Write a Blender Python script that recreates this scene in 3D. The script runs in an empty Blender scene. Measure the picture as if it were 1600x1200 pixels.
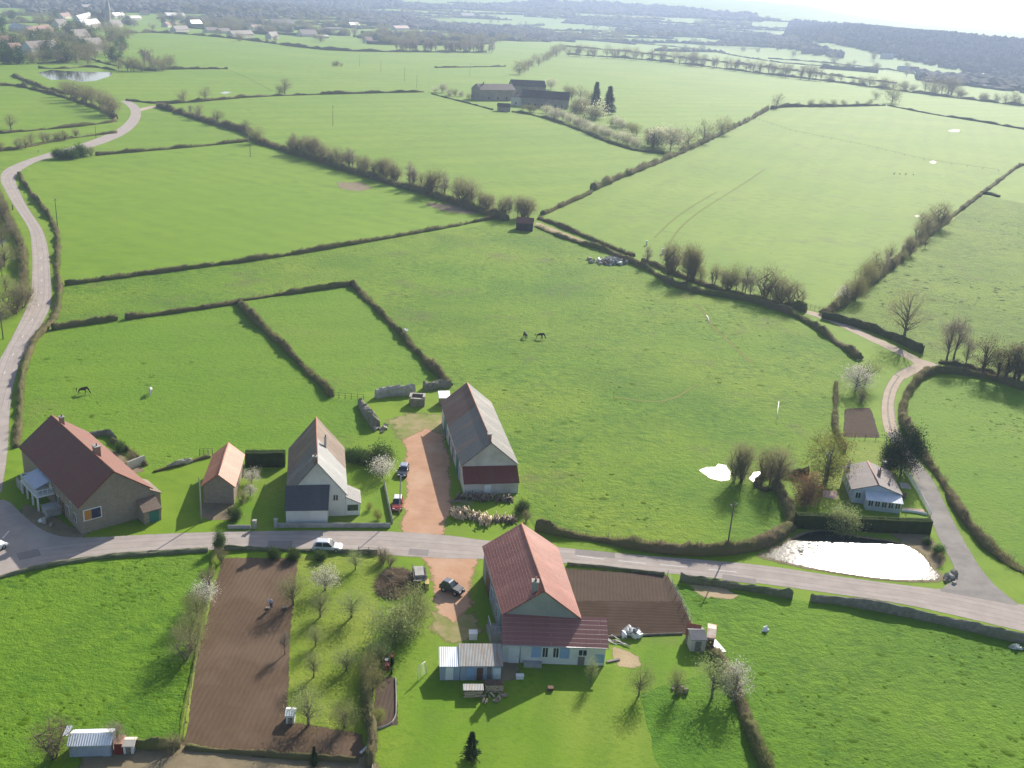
import bpy, math, random
import numpy as np
from mathutils import Matrix
random.seed(7)
RNG = np.random.default_rng(7)
S = bpy.context.scene
COL = S.collection
# ------------------------------------------------------------------ camera
CAM_H, FPX = 75.0, 1600.0
PITCH, ROLL = math.radians(20.5), math.radians(3.8)
FWD = np.array([0, math.cos(PITCH), -math.sin(PITCH)])
_u = np.array([0, math.sin(PITCH), math.cos(PITCH)]); _r = np.array([1.0, 0, 0])
RT = _r*math.cos(ROLL) + _u*math.sin(ROLL)
UP = _u*math.cos(ROLL) - _r*math.sin(ROLL)
cd = bpy.data.cameras.new("camera"); cam = bpy.data.objects.new("camera", cd); COL.objects.link(cam)
cd.sensor_width = 36; cd.lens = 36.0*FPX/1600; cd.clip_end = 40000; cd.clip_start = 0.5
cam.matrix_world = Matrix([[RT[0], UP[0], -FWD[0], 0], [RT[1], UP[1], -FWD[1], 0], [RT[2], UP[2], -FWD[2], CAM_H], [0, 0, 0, 1]])
S.camera = cam
# ------------------------------------------------------------------ light
SUN_EL, SUN_AZ = math.radians(27.8), math.radians(21.8)      # azimuth clockwise from +Y
W = bpy.data.worlds.new("World"); S.world = W; W.use_nodes = True
nt = W.node_tree; nt.nodes.clear()
sky = nt.nodes.new("ShaderNodeTexSky"); sky.sky_type = 'NISHITA'; sky.sun_disc = False
sky.sun_elevation = SUN_EL; sky.sun_rotation = SUN_AZ
sky.air_density = 1.0; sky.dust_density = 2.0; sky.ozone_density = 1.0; sky.altitude = 200
bg = nt.nodes.new("ShaderNodeBackground"); bg.inputs[1].default_value = 0.10
wo = nt.nodes.new("ShaderNodeOutputWorld")
nt.links.new(sky.outputs[0], bg.inputs[0]); nt.links.new(bg.outputs[0], wo.inputs[0])
sl = bpy.data.lights.new("sun", 'SUN'); sl.energy = 4.8; sl.angle = math.radians(0.53); sl.color = (1.0, 0.94, 0.84)
so = bpy.data.objects.new("sun", sl); COL.objects.link(so); so.location = (0, 0, 300)
_d = np.array([math.sin(SUN_AZ)*math.cos(SUN_EL), math.cos(SUN_AZ)*math.cos(SUN_EL), math.sin(SUN_EL)])
from mathutils import Vector
so.rotation_euler = Vector(_d).to_track_quat('Z', 'Y').to_euler()
S.view_settings.view_transform = 'Standard'; S.view_settings.look = 'None'
S.view_settings.exposure = 0.68; S.view_settings.gamma = 1.0; S.view_settings.use_curve_mapping = False
HAZE_D = 0.000145
S.cycles.volume_bounces = 1; S.cycles.max_bounces = 6; S.cycles.diffuse_bounces = 3; S.cycles.glossy_bounces = 3
S.cycles.transparent_max_bounces = 12; S.cycles.use_denoising = True

# ------------------------------------------------------------------ terrain and pixel helpers
def sm(x, a, b):
    t = np.clip((np.asarray(x, float)-a)/(b-a), 0, 1); return t*t*(3-2*t)
def _h(ix, iy, s):
    n = (ix*374761393 + iy*668265263 + s*1442695041) & 0x7fffffff
    n = ((n ^ (n >> 13))*1274126177) & 0x7fffffff
    return ((n ^ (n >> 16)) & 0xffff)/65535.0
def vnoise(x, y, s=0):
    x = np.asarray(x, float); y = np.asarray(y, float)
    ix = np.floor(x).astype(np.int64); iy = np.floor(y).astype(np.int64)
    fx = x-ix; fy = y-iy; fx = fx*fx*(3-2*fx); fy = fy*fy*(3-2*fy)
    return (_h(ix, iy, s)*(1-fx)+_h(ix+1, iy, s)*fx)*(1-fy) + (_h(ix, iy+1, s)*(1-fx)+_h(ix+1, iy+1, s)*fx)*fy
def hill(x, y):
    x = np.asarray(x, float); y = np.asarray(y, float)
    r = np.hypot(x, y); az = np.degrees(np.arctan2(x, y))
    z = sm(r, 1500, 2600)*(vnoise(x/650+9, y/650, 3)-0.35)*26
    z = z + sm(r, 2050, 3000)*sm(az, 10, 17)*56
    far = np.interp(az, [-60, -30, -8, 2, 7, 11, 14, 16, 19, 26, 60], [40, 55, 90, 118, 136, 150, 140, 108, 84, 74, 60])
    z = z + sm(r, 3300, 5600)*(far - sm(az, 10, 17)*56)
    return z*sm(r, 1480, 1700)
def ray(px, py):
    return FWD + RT*(px-800)/FPX + UP*(600-py)/FPX
def at(px, py, z=0.0):
    """The point of the level z that the photograph shows at pixel (px, py) of 1600x1200."""
    d = ray(px, py); t = (z-CAM_H)/d[2]
    return np.array([0, 0, CAM_H]) + d*t
def gp(px, py):
    """The point of the ground at that pixel (marches over the far hills)."""
    d = ray(px, py)
    t = 0.0; o = np.array([0, 0, CAM_H])
    if d[2] < -0.04:
        p = at(px, py)
        if math.hypot(p[0], p[1]) < 1450: return p
    ts = np.arange(1300, 8800, 12.0); P = o[None]+d[None]*ts[:, None]
    hz = hill(P[:, 0], P[:, 1]); k = np.argmax(P[:, 2] <= hz)
    if P[k, 2] > hz[k]: k = len(ts)-1
    p = P[k]; p[2] = float(hill(p[0], p[1])); return p
def resample(P, ds):
    P = np.asarray(P, float); L = np.r_[0, np.cumsum(np.linalg.norm(np.diff(P, axis=0), axis=1))]
    n = max(2, int(round(L[-1]/ds))+1); t = np.linspace(0, L[-1], n)
    return np.stack([np.interp(t, L, P[:, k]) for k in range(P.shape[1])], 1)
def smooth(P, it=2):
    P = np.asarray(P, float)
    for _ in range(it):
        Q = [P[0]]
        for a, b in zip(P[:-1], P[1:]): Q += [a*.75+b*.25, a*.25+b*.75]
        Q.append(P[-1]); P = np.array(Q)
    return P
# ------------------------------------------------------------------ materials
MATS = {}
def nodes(m):
    m.use_nodes = True; t = m.node_tree; t.nodes.clear(); return t
def N(t, kind, **kw):
    n = t.nodes.new(kind)
    for k, v in kw.items():
        if k.startswith('i_'):
            key = k[2:]; key = int(key) if key.isdigit() else key.replace('_', ' ')
            n.inputs[key].default_value = v
        else: setattr(n, k, v)
    return n
def rgba(c): return (c[0], c[1], c[2], 1.0)
def noise(t, vec, scale, detail=4, rough=.55):
    n = N(t, "ShaderNodeTexNoise"); n.inputs['Scale'].default_value = scale; n.inputs['Detail'].default_value = detail
    n.inputs['Roughness'].default_value = rough
    t.links.new(vec, n.inputs['Vector']); return n.outputs['Fac']
def ramp(t, fac, lo, hi, a=0.0, b=1.0):
    n = N(t, "ShaderNodeMapRange"); n.inputs[1].default_value = lo; n.inputs[2].default_value = hi
    n.inputs[3].default_value = a; n.inputs[4].default_value = b; n.clamp = True
    t.links.new(fac, n.inputs[0]); return n.outputs[0]
def mix(t, fac, a, b, mode='MIX'):
    n = N(t, "ShaderNodeMix", data_type='RGBA', blend_type=mode)
    for s, v in ((0, fac), (6, a), (7, b)):
        if isinstance(v, (int, float)): n.inputs[s].default_value = v
        elif isinstance(v, tuple): n.inputs[s].default_value = rgba(v)
        else: t.links.new(v, n.inputs[s])
    return n.outputs[2]
def bump(t, h, strength, dist):
    b = N(t, "ShaderNodeBump"); b.inputs['Strength'].default_value = strength; b.inputs['Distance'].default_value = dist
    t.links.new(h, b.inputs['Height']); return b.outputs[0]
def coord(t, kind='Object', rot=0.0, scale=(1, 1, 1)):
    c = N(t, "ShaderNodeTexCoord"); o = c.outputs[kind]
    if rot or scale != (1, 1, 1):
        m = N(t, "ShaderNodeMapping"); m.inputs['Rotation'].default_value = (0, 0, rot); m.inputs['Scale'].default_value = scale
        t.links.new(o, m.inputs[0]); o = m.outputs[0]
    return o
def finish(t, col, rough=.9, spec=.2, nrm=None, transl=0.0, metal=0.0, alpha=None, ior=1.5):
    p = N(t, "ShaderNodeBsdfPrincipled"); p.inputs['IOR'].default_value = ior; out = N(t, "ShaderNodeOutputMaterial")
    if isinstance(col, tuple): p.inputs['Base Color'].default_value = rgba(col)
    else: t.links.new(col, p.inputs['Base Color'])
    p.inputs['Roughness'].default_value = rough; p.inputs['Specular IOR Level'].default_value = spec; p.inputs['Metallic'].default_value = metal
    if nrm is not None: t.links.new(nrm, p.inputs['Normal'])
    if alpha is not None: t.links.new(alpha, p.inputs['Alpha'])
    sh = p.outputs[0]
    if transl:
        tr = N(t, "ShaderNodeBsdfTranslucent"); mx = N(t, "ShaderNodeMixShader"); mx.inputs[0].default_value = transl
        if isinstance(col, tuple): tr.inputs[0].default_value = rgba(col)
        else: t.links.new(col, tr.inputs[0])
        t.links.new(sh, mx.inputs[1]); t.links.new(tr.outputs[0], mx.inputs[2]); sh = mx.outputs[0]
    t.links.new(sh, out.inputs[0])
def mat(name, c1, c2=None, scale=1.0, rough=.9, spec=.2, bmp=0.0, bscale=None, transl=0.0, metal=0.0, c3=None, s3=.1, vary=False):
    """Two (or three) colours mixed by noise in object space, with noise bump."""
    if name in MATS: return MATS[name]
    m = bpy.data.materials.new(name); t = nodes(m); v = coord(t)
    col = c1
    if c2 is not None: col = mix(t, ramp(t, noise(t, v, scale), .35, .65), c1, c2)
    if c3 is not None: col = mix(t, ramp(t, noise(t, v, s3, 3), .45, .7), col, c3)
    if vary:
        oi = N(t, "ShaderNodeObjectInfo"); hs = N(t, "ShaderNodeHueSaturation")
        t.links.new(ramp(t, oi.outputs['Random'], 0, 1, .75, 1.25), hs.inputs['Value'])
        t.links.new(ramp(t, oi.outputs['Random'], 0, 1, .485, .515), hs.inputs['Hue'])
        t.links.new(col, hs.inputs['Color']) if not isinstance(col, tuple) else setattr(hs.inputs['Color'], 'default_value', rgba(col))
        col = hs.outputs[0]
    nr = bump(t, noise(t, v, bscale or scale*3, 5), bmp, .05) if bmp else None
    finish(t, col, rough, spec, nr, transl, metal); MATS[name] = m; return m
def grass(name, dark, midc, light, big=.018, clump=.35, patch=.5, bmp=.5, bdist=.25, stripes=None, brown=0.0):
    """Pasture: broad light and dark patches, clumps a metre or two across, fine blades."""
    if name in MATS: return MATS[name]
    m = bpy.data.materials.new(name); t = nodes(m); v = coord(t)
    st = coord(t, rot=.5, scale=(1.0, 1.35, 1.0))
    a = ramp(t, noise(t, v, big, 5, .6), .36, .64)
    col = mix(t, a, midc, light)
    b = ramp(t, noise(t, st, clump, 5, .65), .5-.1*patch, .72)
    msk = ramp(t, noise(t, v, big*2.3, 3, .6), .4, .62, .35, 1.0)
    mm = N(t, "ShaderNodeMath", operation='MULTIPLY'); t.links.new(b, mm.inputs[0]); t.links.new(msk, mm.inputs[1])
    col = mix(t, mm.outputs[0], col, dark)
    f = noise(t, v, 3.2, 3, .7)
    col = mix(t, ramp(t, f, .3, .7, 0, .3), col, dark)
    col = mix(t, ramp(t, noise(t, v, big*1.4, 4, .6), .46, .64, 0, .4*min(patch, 1)), col, dark)
    if brown: col = mix(t, ramp(t, noise(t, v, .05, 5, .7), .56, .74, 0, brown), col, (.13, .125, .05))
    if stripes:
        w = N(t, "ShaderNodeTexWave"); w.inputs['Scale'].default_value = stripes[1]; w.inputs['Distortion'].default_value = 2.5; w.inputs['Detail'].default_value = 2; w.inputs['Detail Scale'].default_value = .3
        t.links.new(coord(t, rot=stripes[0]), w.inputs[0]); col = mix(t, ramp(t, w.outputs[1], .3, .9, 0, stripes[2]), col, dark)
    hsum = N(t, "ShaderNodeMath", operation='ADD'); hs2 = N(t, "ShaderNodeMath", operation='MULTIPLY'); hs2.inputs[1].default_value = .35
    t.links.new(f, hs2.inputs[0]); t.links.new(noise(t, v, clump*2.2, 6, .68), hsum.inputs[0]); t.links.new(hs2.outputs[0], hsum.inputs[1])
    finish(t, col, .85, .12, bump(t, hsum.outputs[0], bmp, bdist)); MATS[name] = m; return m
def tiles(name, c1, c2, mortar, bw=.26, bh=.34, rough=.6, spec=.35, bmp=.6, stain=None, stain_s=.35, lines=False, ior=1.5):
    """Roof tiles, slates or masonry in courses; UVs are metres."""
    if name in MATS: return MATS[name]
    m = bpy.data.materials.new(name); t = nodes(m); uv = coord(t, 'UV')
    b = N(t, "ShaderNodeTexBrick"); b.offset = 0.0 if lines else .5
    for k, x in (('Color1', rgba(c1)), ('Color2', rgba(c2)), ('Mortar', rgba(mortar)), ('Scale', 1.0), ('Mortar Size', .02 if bh < .3 else .028), ('Mortar Smooth', .3), ('Bias', 0.0), ('Brick Width', bw), ('Row Height', bh)):
        b.inputs[k].default_value = x
    t.links.new(uv, b.inputs['Vector'])
    col = mix(t, ramp(t, noise(t, uv, 1.1, 5, .7), .3, .7, 0, .5), b.outputs[0], c2)
    col = mix(t, ramp(t, noise(t, uv, 2.3, 6, .8), .58, .72, 0, .45), col, tuple(.45*k+.08 for k in c2))
    col = mix(t, ramp(t, noise(t, coord(t, 'UV', scale=(2.2, .12, 1)), 1.0, 4, .6), .5, .75, 0, .4), col, tuple(.55*k for k in c2))
    if stain is not None:
        col = mix(t, ramp(t, noise(t, coord(t, 'UV', scale=(1, .35, 1)), stain_s, 6, .65), .47, .66, 0, .85), col, stain)
    finish(t, col, rough, spec, bump(t, b.outputs[1], bmp, -.03), ior=ior); MATS[name] = m; return m
def corr(name, c1, c2, pitch=.18, rough=.45, spec=.4, metal=0.0, stain=None):
    """Corrugated sheet; UVs are metres, waves run across u."""
    if name in MATS: return MATS[name]
    m = bpy.data.materials.new(name); t = nodes(m); uv = coord(t, 'UV')
    w = N(t, "ShaderNodeTexWave"); w.inputs['Scale'].default_value = .314/pitch; t.links.new(uv, w.inputs[0])
    col = mix(t, ramp(t, noise(t, uv, .7, 5), .35, .65), c1, c2)
    if stain is not None: col = mix(t, ramp(t, noise(t, coord(t, 'UV', scale=(1.5, .2, 1)), 1.2, 4), .5, .62), col, stain)
    finish(t, col, rough, spec, bump(t, w.outputs[1], .8, .04), 0, metal); MATS[name] = m; return m
def soft(name, c1, c2, c3=None, edge_scale=.9, bmp=.3):
    """Bare earth that frays out into the grass along its mask attribute."""
    if name in MATS: return MATS[name]
    m = bpy.data.materials.new(name); t = nodes(m); v = coord(t)
    a = N(t, "ShaderNodeAttribute", attribute_name='mask')
    ad = N(t, "ShaderNodeMath", operation='ADD'); t.links.new(a.outputs['Fac'], ad.inputs[0]); t.links.new(noise(t, v, edge_scale, 6, .7), ad.inputs[1])
    al = ramp(t, ad.outputs[0], .92, 1.12)
    col = mix(t, ramp(t, noise(t, v, .45, 6, .65), .35, .65), c1, c2)
    if c3 is not None: col = mix(t, ramp(t, noise(t, v, .16, 4), .5, .7, 0, .7), col, c3)
    finish(t, col, .95, .1, bump(t, noise(t, v, 2.5, 5), bmp, .1), alpha=al); MATS[name] = m; return m
def furrows(name, c1, c2, rot, pitch=.7, c3=None, depth=.12):
    if name in MATS: return MATS[name]
    m = bpy.data.materials.new(name); t = nodes(m); v = coord(t); r = coord(t, rot=rot)
    w = N(t, "ShaderNodeTexWave"); w.inputs['Scale'].default_value = .314/pitch; w.inputs['Distortion'].default_value = 3.5; w.inputs['Detail'].default_value = 5; w.inputs['Detail Scale'].default_value = .8
    t.links.new(r, w.inputs[0])
    col = mix(t, ramp(t, noise(t, v, .5, 6, .7), .35, .65), c1, c2)
    col = mix(t, ramp(t, w.outputs[1], .2, .8, 0, .14), col, c2)
    if c3 is not None: col = mix(t, ramp(t, noise(t, v, .11, 3), .5, .62), col, c3)
    h = N(t, "ShaderNodeMath", operation='ADD'); t.links.new(w.outputs[1], h.inputs[0]); t.links.new(noise(t, v, 2.2, 5, .7), h.inputs[1])
    at_ = N(t, "ShaderNodeAttribute", attribute_name='mask'); ad = N(t, "ShaderNodeMath", operation='ADD'); t.links.new(at_.outputs['Fac'], ad.inputs[0]); t.links.new(noise(t, v, 1.3, 5, .7), ad.inputs[1])
    weeds = ramp(t, noise(t, v, .9, 6, .75), .66, .74, 0, .6); col = mix(t, weeds, col, (.10, .15, .03))
    finish(t, col, 1, .05, bump(t, h.outputs[0], .8, depth), alpha=ramp(t, ad.outputs[0], .85, 1.0)); MATS[name] = m; return m
def water(name, scale=1.6, strength=.28, rough=.09, spec=.3):
    m = bpy.data.materials.new(name); t = nodes(m); v = coord(t)
    finish(t, (.02, .03, .025), rough, spec, bump(t, noise(t, v, scale, 5, .6), strength, .06)); MATS[name] = m; return m
# ------------------------------------------------------------------ mesh helpers
def link(o, parent=None, loc=None):
    COL.objects.link(o)
    if parent is not None: o.parent = parent
    if loc is not None: o.location = loc
    return o
def tag(o, label=None, cat=None, group=None, kind=None):
    for k, v in (('label', label), ('category', cat), ('group', group), ('kind', kind)):
        if v: o[k] = v
    return o
def empty(name, loc, label=None, cat=None, group=None, rz=0.0):
    o = bpy.data.objects.new(name, None); link(o, None, tuple(float(c) for c in loc)); o.rotation_euler = (0, 0, rz)
    return tag(o, label, cat, group)
class MB:
    """Collects vertices and faces (material slot and UV per face corner) for ONE mesh object."""
    def __init__(s): s.v = []; s.f = []; s.m = []; s.uv = []; s.sm = []
    def add(s, verts, faces, mi=0, uvs=None, smooth=False):
        o = len(s.v); s.v += [tuple(map(float, p)) for p in verts]
        for k, f in enumerate(faces):
            s.f.append(tuple(i+o for i in f)); s.m.append(mi); s.sm.append(smooth)
            s.uv.append(uvs[k] if uvs else None)
    def quad(s, p, mi=0, uv=None): s.add(p, [tuple(range(len(p)))], mi, [uv] if uv else None)
    def box(s, c, sz, rz=0.0, mi=0, top=1.0, bottom=True):
        x, y, z = sz[0]/2, sz[1]/2, sz[2]/2; ca, sa = math.cos(rz), math.sin(rz); P = []
        for (a, b, d) in ((-1,-1,-1),(1,-1,-1),(1,1,-1),(-1,1,-1),(-1,-1,1),(1,-1,1),(1,1,1),(-1,1,1)):
            k = top if d > 0 else 1.0; X, Y = a*x*k, b*y*k
            P.append((c[0]+X*ca-Y*sa, c[1]+X*sa+Y*ca, c[2]+d*z))
        F = [(0,1,5,4),(1,2,6,5),(2,3,7,6),(3,0,4,7),(4,5,6,7)] + ([(3,2,1,0)] if bottom else [])
        U = [[(0,0),(sz[0],0),(sz[0],sz[2]),(0,sz[2])] if k % 2 == 0 else [(0,0),(sz[1],0),(sz[1],sz[2]),(0,sz[2])] for k in range(4)]
        U += [[(0,0),(sz[0],0),(sz[0],sz[1]),(0,sz[1])]]*2
        s.add(P, F, mi, U[:len(F)])
    def tube(s, P, R, n=5, mi=0, cap=True, smooth=True):
        P = np.asarray(P, float); k = len(P); V = []
        for i in range(k):
            d = P[min(i+1, k-1)]-P[max(i-1, 0)]; d = d/(np.linalg.norm(d)+1e-9)
            a = np.cross(d, (0, 0, 1.0)) if abs(d[2]) < .95 else np.cross(d, (1.0, 0, 0)); a /= np.linalg.norm(a); b = np.cross(d, a)
            for j in range(n):
                q = 2*math.pi*j/n; V.append(P[i]+R[i]*(a*math.cos(q)+b*math.sin(q)))
        F = [(i*n+j, i*n+(j+1) % n, (i+1)*n+(j+1) % n, (i+1)*n+j) for i in range(k-1) for j in range(n)]
        if cap: F += [tuple(range(n-1, -1, -1)), tuple(range((k-1)*n, k*n))]
        s.add(V, F, mi, None, smooth)
    def tris(s, V, mi=0):
        o = len(s.v); s.v += [tuple(p) for p in np.asarray(V, float).tolist()]
        n = len(V)//3
        s.f += [(o+3*i, o+3*i+1, o+3*i+2) for i in range(n)]; s.m += [mi]*n; s.uv += [None]*n; s.sm += [False]*n
    def mesh(s, name, mats, off=(0, 0, 0)):
        me = bpy.data.meshes.new(name); off = np.asarray(off, float)
        V = (np.array(s.v)-off)
        me.from_pydata(V.tolist(), [], s.f)
        for m in (mats if isinstance(mats, (list, tuple)) else [mats]): me.materials.append(m)
        me.polygons.foreach_set('material_index', s.m); me.polygons.foreach_set('use_smooth', s.sm)
        if any(u is not None for u in s.uv):
            uv = me.uv_layers.new(name='UVMap'); a = []
            for f, u in zip(s.f, s.uv): a += [c for q in (u or [(0, 0)]*len(f)) for c in q]
            uv.data.foreach_set('uv', [float(c) for c in a])
        me.update(); return me
    def build(s, name, mats, parent=None, loc=None, off=None):
        """Vertices are world coordinates; off (default: the parent's place, or loc) is taken away."""
        if off is None: off = tuple(parent.matrix_basis.translation) if (parent is not None and parent.parent is None) else (loc or (0, 0, 0))
        return link(bpy.data.objects.new(name, s.mesh(name, mats, off)), parent, loc)
def slivers(C, D, L, Wd):
    """Thin triangles from C along D, length L, base width Wd, turned at random: twigs, blades, needles."""
    C = np.asarray(C, float); D = np.asarray(D, float); D = D/(np.linalg.norm(D, axis=1, keepdims=True)+1e-9)
    q = RNG.normal(size=C.shape); a = np.cross(D, q); a /= (np.linalg.norm(a, axis=1, keepdims=True)+1e-9)
    L = np.broadcast_to(np.asarray(L, float), (len(C),))[:, None]; Wd = np.broadcast_to(np.asarray(Wd, float), (len(C),))[:, None]
    return np.stack([C-a*Wd/2, C+a*Wd/2, C+D*L], 1).reshape(-1, 3)
def px(P): return [gp(*p) for p in P]
N_SHEET = 0
def sheet(name, P, z, m, world=False, label=None, feather=0.0, jit=0.0):
    """A flat piece of ground laid z above the ground sheet; each a hair above the one before."""
    global N_SHEET; N_SHEET += 1; z = z + .00005*N_SHEET
    Q = np.array([p[:2] for p in (P if world else px(P))])
    if jit:
        Q = resample(np.vstack([Q, Q[:1]]), jit*5)[:-1]; Q = Q + (np.stack([vnoise(Q[:, 0]/jit/4, Q[:, 1]/jit/4, 5), vnoise(Q[:, 0]/jit/4, Q[:, 1]/jit/4, 6)], 1)-.5)*2*jit
    b = MB()
    if feather:
        A = np.roll(Q, -1, 0)-np.roll(Q, 1, 0); nn = np.stack([A[:, 1], -A[:, 0]], 1); nn /= (np.linalg.norm(nn, axis=1, keepdims=True)+1e-9)
        area = np.sum(Q[:, 0]*np.roll(Q[:, 1], -1)-Q[:, 1]*np.roll(Q[:, 0], -1))
        O = Q + nn*feather*(1 if area > 0 else -1); n = len(Q)
        b.add([(q[0], q[1], z) for q in Q]+[(q[0], q[1], z) for q in O], [tuple(range(n))]+[(i, (i+1) % n, n+(i+1) % n, n+i) for i in range(n)])
    else: b.add([(q[0], q[1], z) for q in Q], [tuple(range(len(Q)))])
    o = b.build(name, m); tag(o, label, None, None, 'structure')
    if feather:
        at_ = o.data.attributes.new('mask', 'FLOAT', 'POINT'); at_.data.foreach_set('value', [1.0]*n+[0.0]*n)
    return o
def band(name, Lp, Rp, z, m, label=None, feather=0.0):
    return sheet(name, list(smooth(px(Lp), 2))+list(smooth(px(Rp), 2))[::-1], z, m, True, label, feather)
# ------------------------------------------------------------------ ground and fields
G_far = grass('meadow_grass', (.10, .19, .008), (.155, .265, .010), (.20, .292, .018), big=.009, clump=.16, bmp=.35, brown=.22, stripes=(.9, .012, .22))
G_far2 = grass('mown_grass', (.10, .195, .008), (.155, .27, .010), (.195, .295, .018), big=.006, clump=.12, bmp=.3, brown=.1, stripes=(2.2, .03, .16))
G_far3 = grass('grazed_grass', (.10, .185, .010), (.152, .26, .012), (.198, .285, .024), big=.012, clump=.2, bmp=.4, brown=.55, stripes=(.35, .02, .14))
G_past = grass('pasture_grass', (.045, .135, .007), (.155, .275, .011), (.225, .31, .022), big=.02, clump=.42, patch=1.1, bmp=.9, bdist=.5, brown=.75)
G_near = grass('lush_grass', (.05, .135, .006), (.118, .25, .009), (.165, .285, .016), big=.03, clump=.5, patch=1.1, bmp=.8, bdist=.5, brown=.3)
G_pad = grass('paddock_grass', (.075, .17, .008), (.13, .25, .010), (.172, .275, .016), big=.025, clump=.5, patch=.4, bmp=.7, bdist=.4, brown=.35, stripes=(1.3, .03, .12))
G_lawn = grass('lawn_grass', (.09, .185, .008), (.14, .255, .010), (.21, .285, .03), big=.06, clump=1.1, patch=.3, bmp=.45, bdist=.15, brown=.5, stripes=(.1, .05, .3))
G_orch = grass('orchard_grass', (.11, .175, .012), (.18, .26, .018), (.24, .29, .04), big=.09, clump=.7, patch=.6, bmp=.6, brown=.25)
G_rough = grass('rough_grass', (.06, .125, .012), (.172, .275, .018), (.22, .305, .03), big=.02, clump=.3, patch=1.2, bmp=.9, bdist=.7, brown=.5)
rr = np.r_[0, 60, 120, 250, 450, 700, 1000, 1250, np.arange(1480, 3600, 55), np.arange(3600, 9001, 180)]
aa = np.radians(np.arange(0, 360, .75)); b = MB()
X = rr[1:, None]*np.sin(aa)[None]; Y = rr[1:, None]*np.cos(aa)[None]; Z = hill(X, Y); na = len(aa)
V = np.vstack([[0, 0, 0], np.stack([X.ravel(), Y.ravel(), Z.ravel()], 1)])
F = [(0, 1+(j+1) % na, 1+j) for j in range(na)]
F += [(1+i*na+j, 1+i*na+(j+1) % na, 1+(i+1)*na+(j+1) % na, 1+(i+1)*na+j) for i in range(len(rr)-2) for j in range(na)]
b.add(V, F, 0, None, True)
g = b.build('ground', G_far); tag(g, kind='structure')

sheet('pasture', [(-250, 905), (20, 900), (120, 880), (250, 868), (330, 864), (322, 900), (285, 1160), (260, 1168), (90, 1165), (60, 1260), (-350, 1300)], .004, G_near)
sheet('pasture', [(1050, 912), (1250, 938), (1400, 960), (1600, 1003), (1900, 1060), (1950, 1400), (1215, 1320), (1190, 1195), (1150, 1080), (1110, 1010), (1075, 960)], .004, G_near)
sheet('pasture', [(790, 348), (840, 358), (950, 400), (1010, 425), (1050, 450), (1200, 480), (1300, 535), (1340, 560), (1310, 640), (1305, 690), (1240, 740), (1215, 775), (1230, 820), (1180, 850), (1075, 862), (1000, 852), (925, 842), (835, 825), (700, 605), (650, 550), (580, 470), (550, 446), (380, 470), (200, 499), (85, 512), (100, 446), (400, 407), (600, 374)], .004, G_past)
sheet('paddock', [(82, 514), (370, 475), (400, 505), (437, 537), (475, 577), (515, 620), (560, 620), (575, 680), (540, 700), (440, 715), (320, 710), (235, 735), (120, 690), (30, 690), (40, 575)], .004, G_pad)
sheet('paddock', [(378, 473), (550, 447), (610, 505), (690, 590), (640, 605), (520, 618), (475, 575), (437, 535), (400, 503)], .004, G_pad)
sheet('pasture', [(1427, 608), (1460, 592), (1525, 597), (1600, 615), (1900, 690), (1950, 1010), (1600, 890), (1525, 835), (1475, 757), (1437, 708), (1415, 660)], .004, G_pad)
sheet('rough_pasture', [(1290, 492), (1350, 450), (1460, 370), (1535, 305), (1600, 318), (1900, 400), (2050, 700), (1600, 600), (1465, 570), (1430, 550), (1350, 512)], .004, G_rough)
sheet('lawn', [(585, 1145), (600, 1040), (640, 960), (680, 930), (740, 990), (785, 1030), (945, 1040), (990, 1000), (1070, 990), (1130, 1045), (1165, 1130), (1200, 1230), (1100, 1330), (560, 1330)], .008, G_lawn)
sheet('orchard', [(462, 868), (600, 866), (590, 950), (575, 1100), (560, 1145), (440, 1150), (452, 980)], .008, G_orch)
sheet('garden_lawn', [(380, 735), (447, 735), (447, 822), (350, 825), (372, 770)], .008, G_lawn)
sheet('garden_lawn', [(540, 718), (600, 725), (613, 822), (500, 822)], .008, G_lawn)
sheet('garden_lawn', [(1320, 690), (1382, 688), (1400, 735), (1405, 790), (1240, 792), (1245, 745), (1300, 730)], .008, G_orch)
sheet('meadow', [(102, 444), (400, 405), (675, 358), (775, 339), (600, 288), (450, 240), (388, 222), (275, 234), (150, 245), (60, 256), (38, 274), (52, 300), (84, 345), (94, 375), (92, 410)], .004, G_far2)
sheet('meadow', [(845, 336), (925, 299), (1050, 246), (1200, 172), (1385, 166), (1600, 204), (1700, 240), (1600, 262), (1534, 302), (1455, 362), (1288, 490), (1200, 468), (1050, 426), (900, 363)], .004, G_far3)
sheet('meadow', [(252, 168), (400, 152), (662, 145), (740, 165), (840, 183), (900, 203), (1040, 243), (975, 275), (845, 334), (790, 343), (600, 284), (450, 237), (388, 206)], .004, G_far)
sheet('rough_lawn', [(1000, 1085), (1060, 1062), (1128, 1048), (1150, 1090), (1172, 1150), (1200, 1230), (1060, 1330), (1030, 1200), (1010, 1130)], .010, grass('rough_lawn_grass', (.055, .145, .007), (.105, .235, .009), (.15, .27, .016), big=.08, clump=.7, patch=1.0, bmp=.8, bdist=.35, brown=.2), jit=.3)
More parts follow.
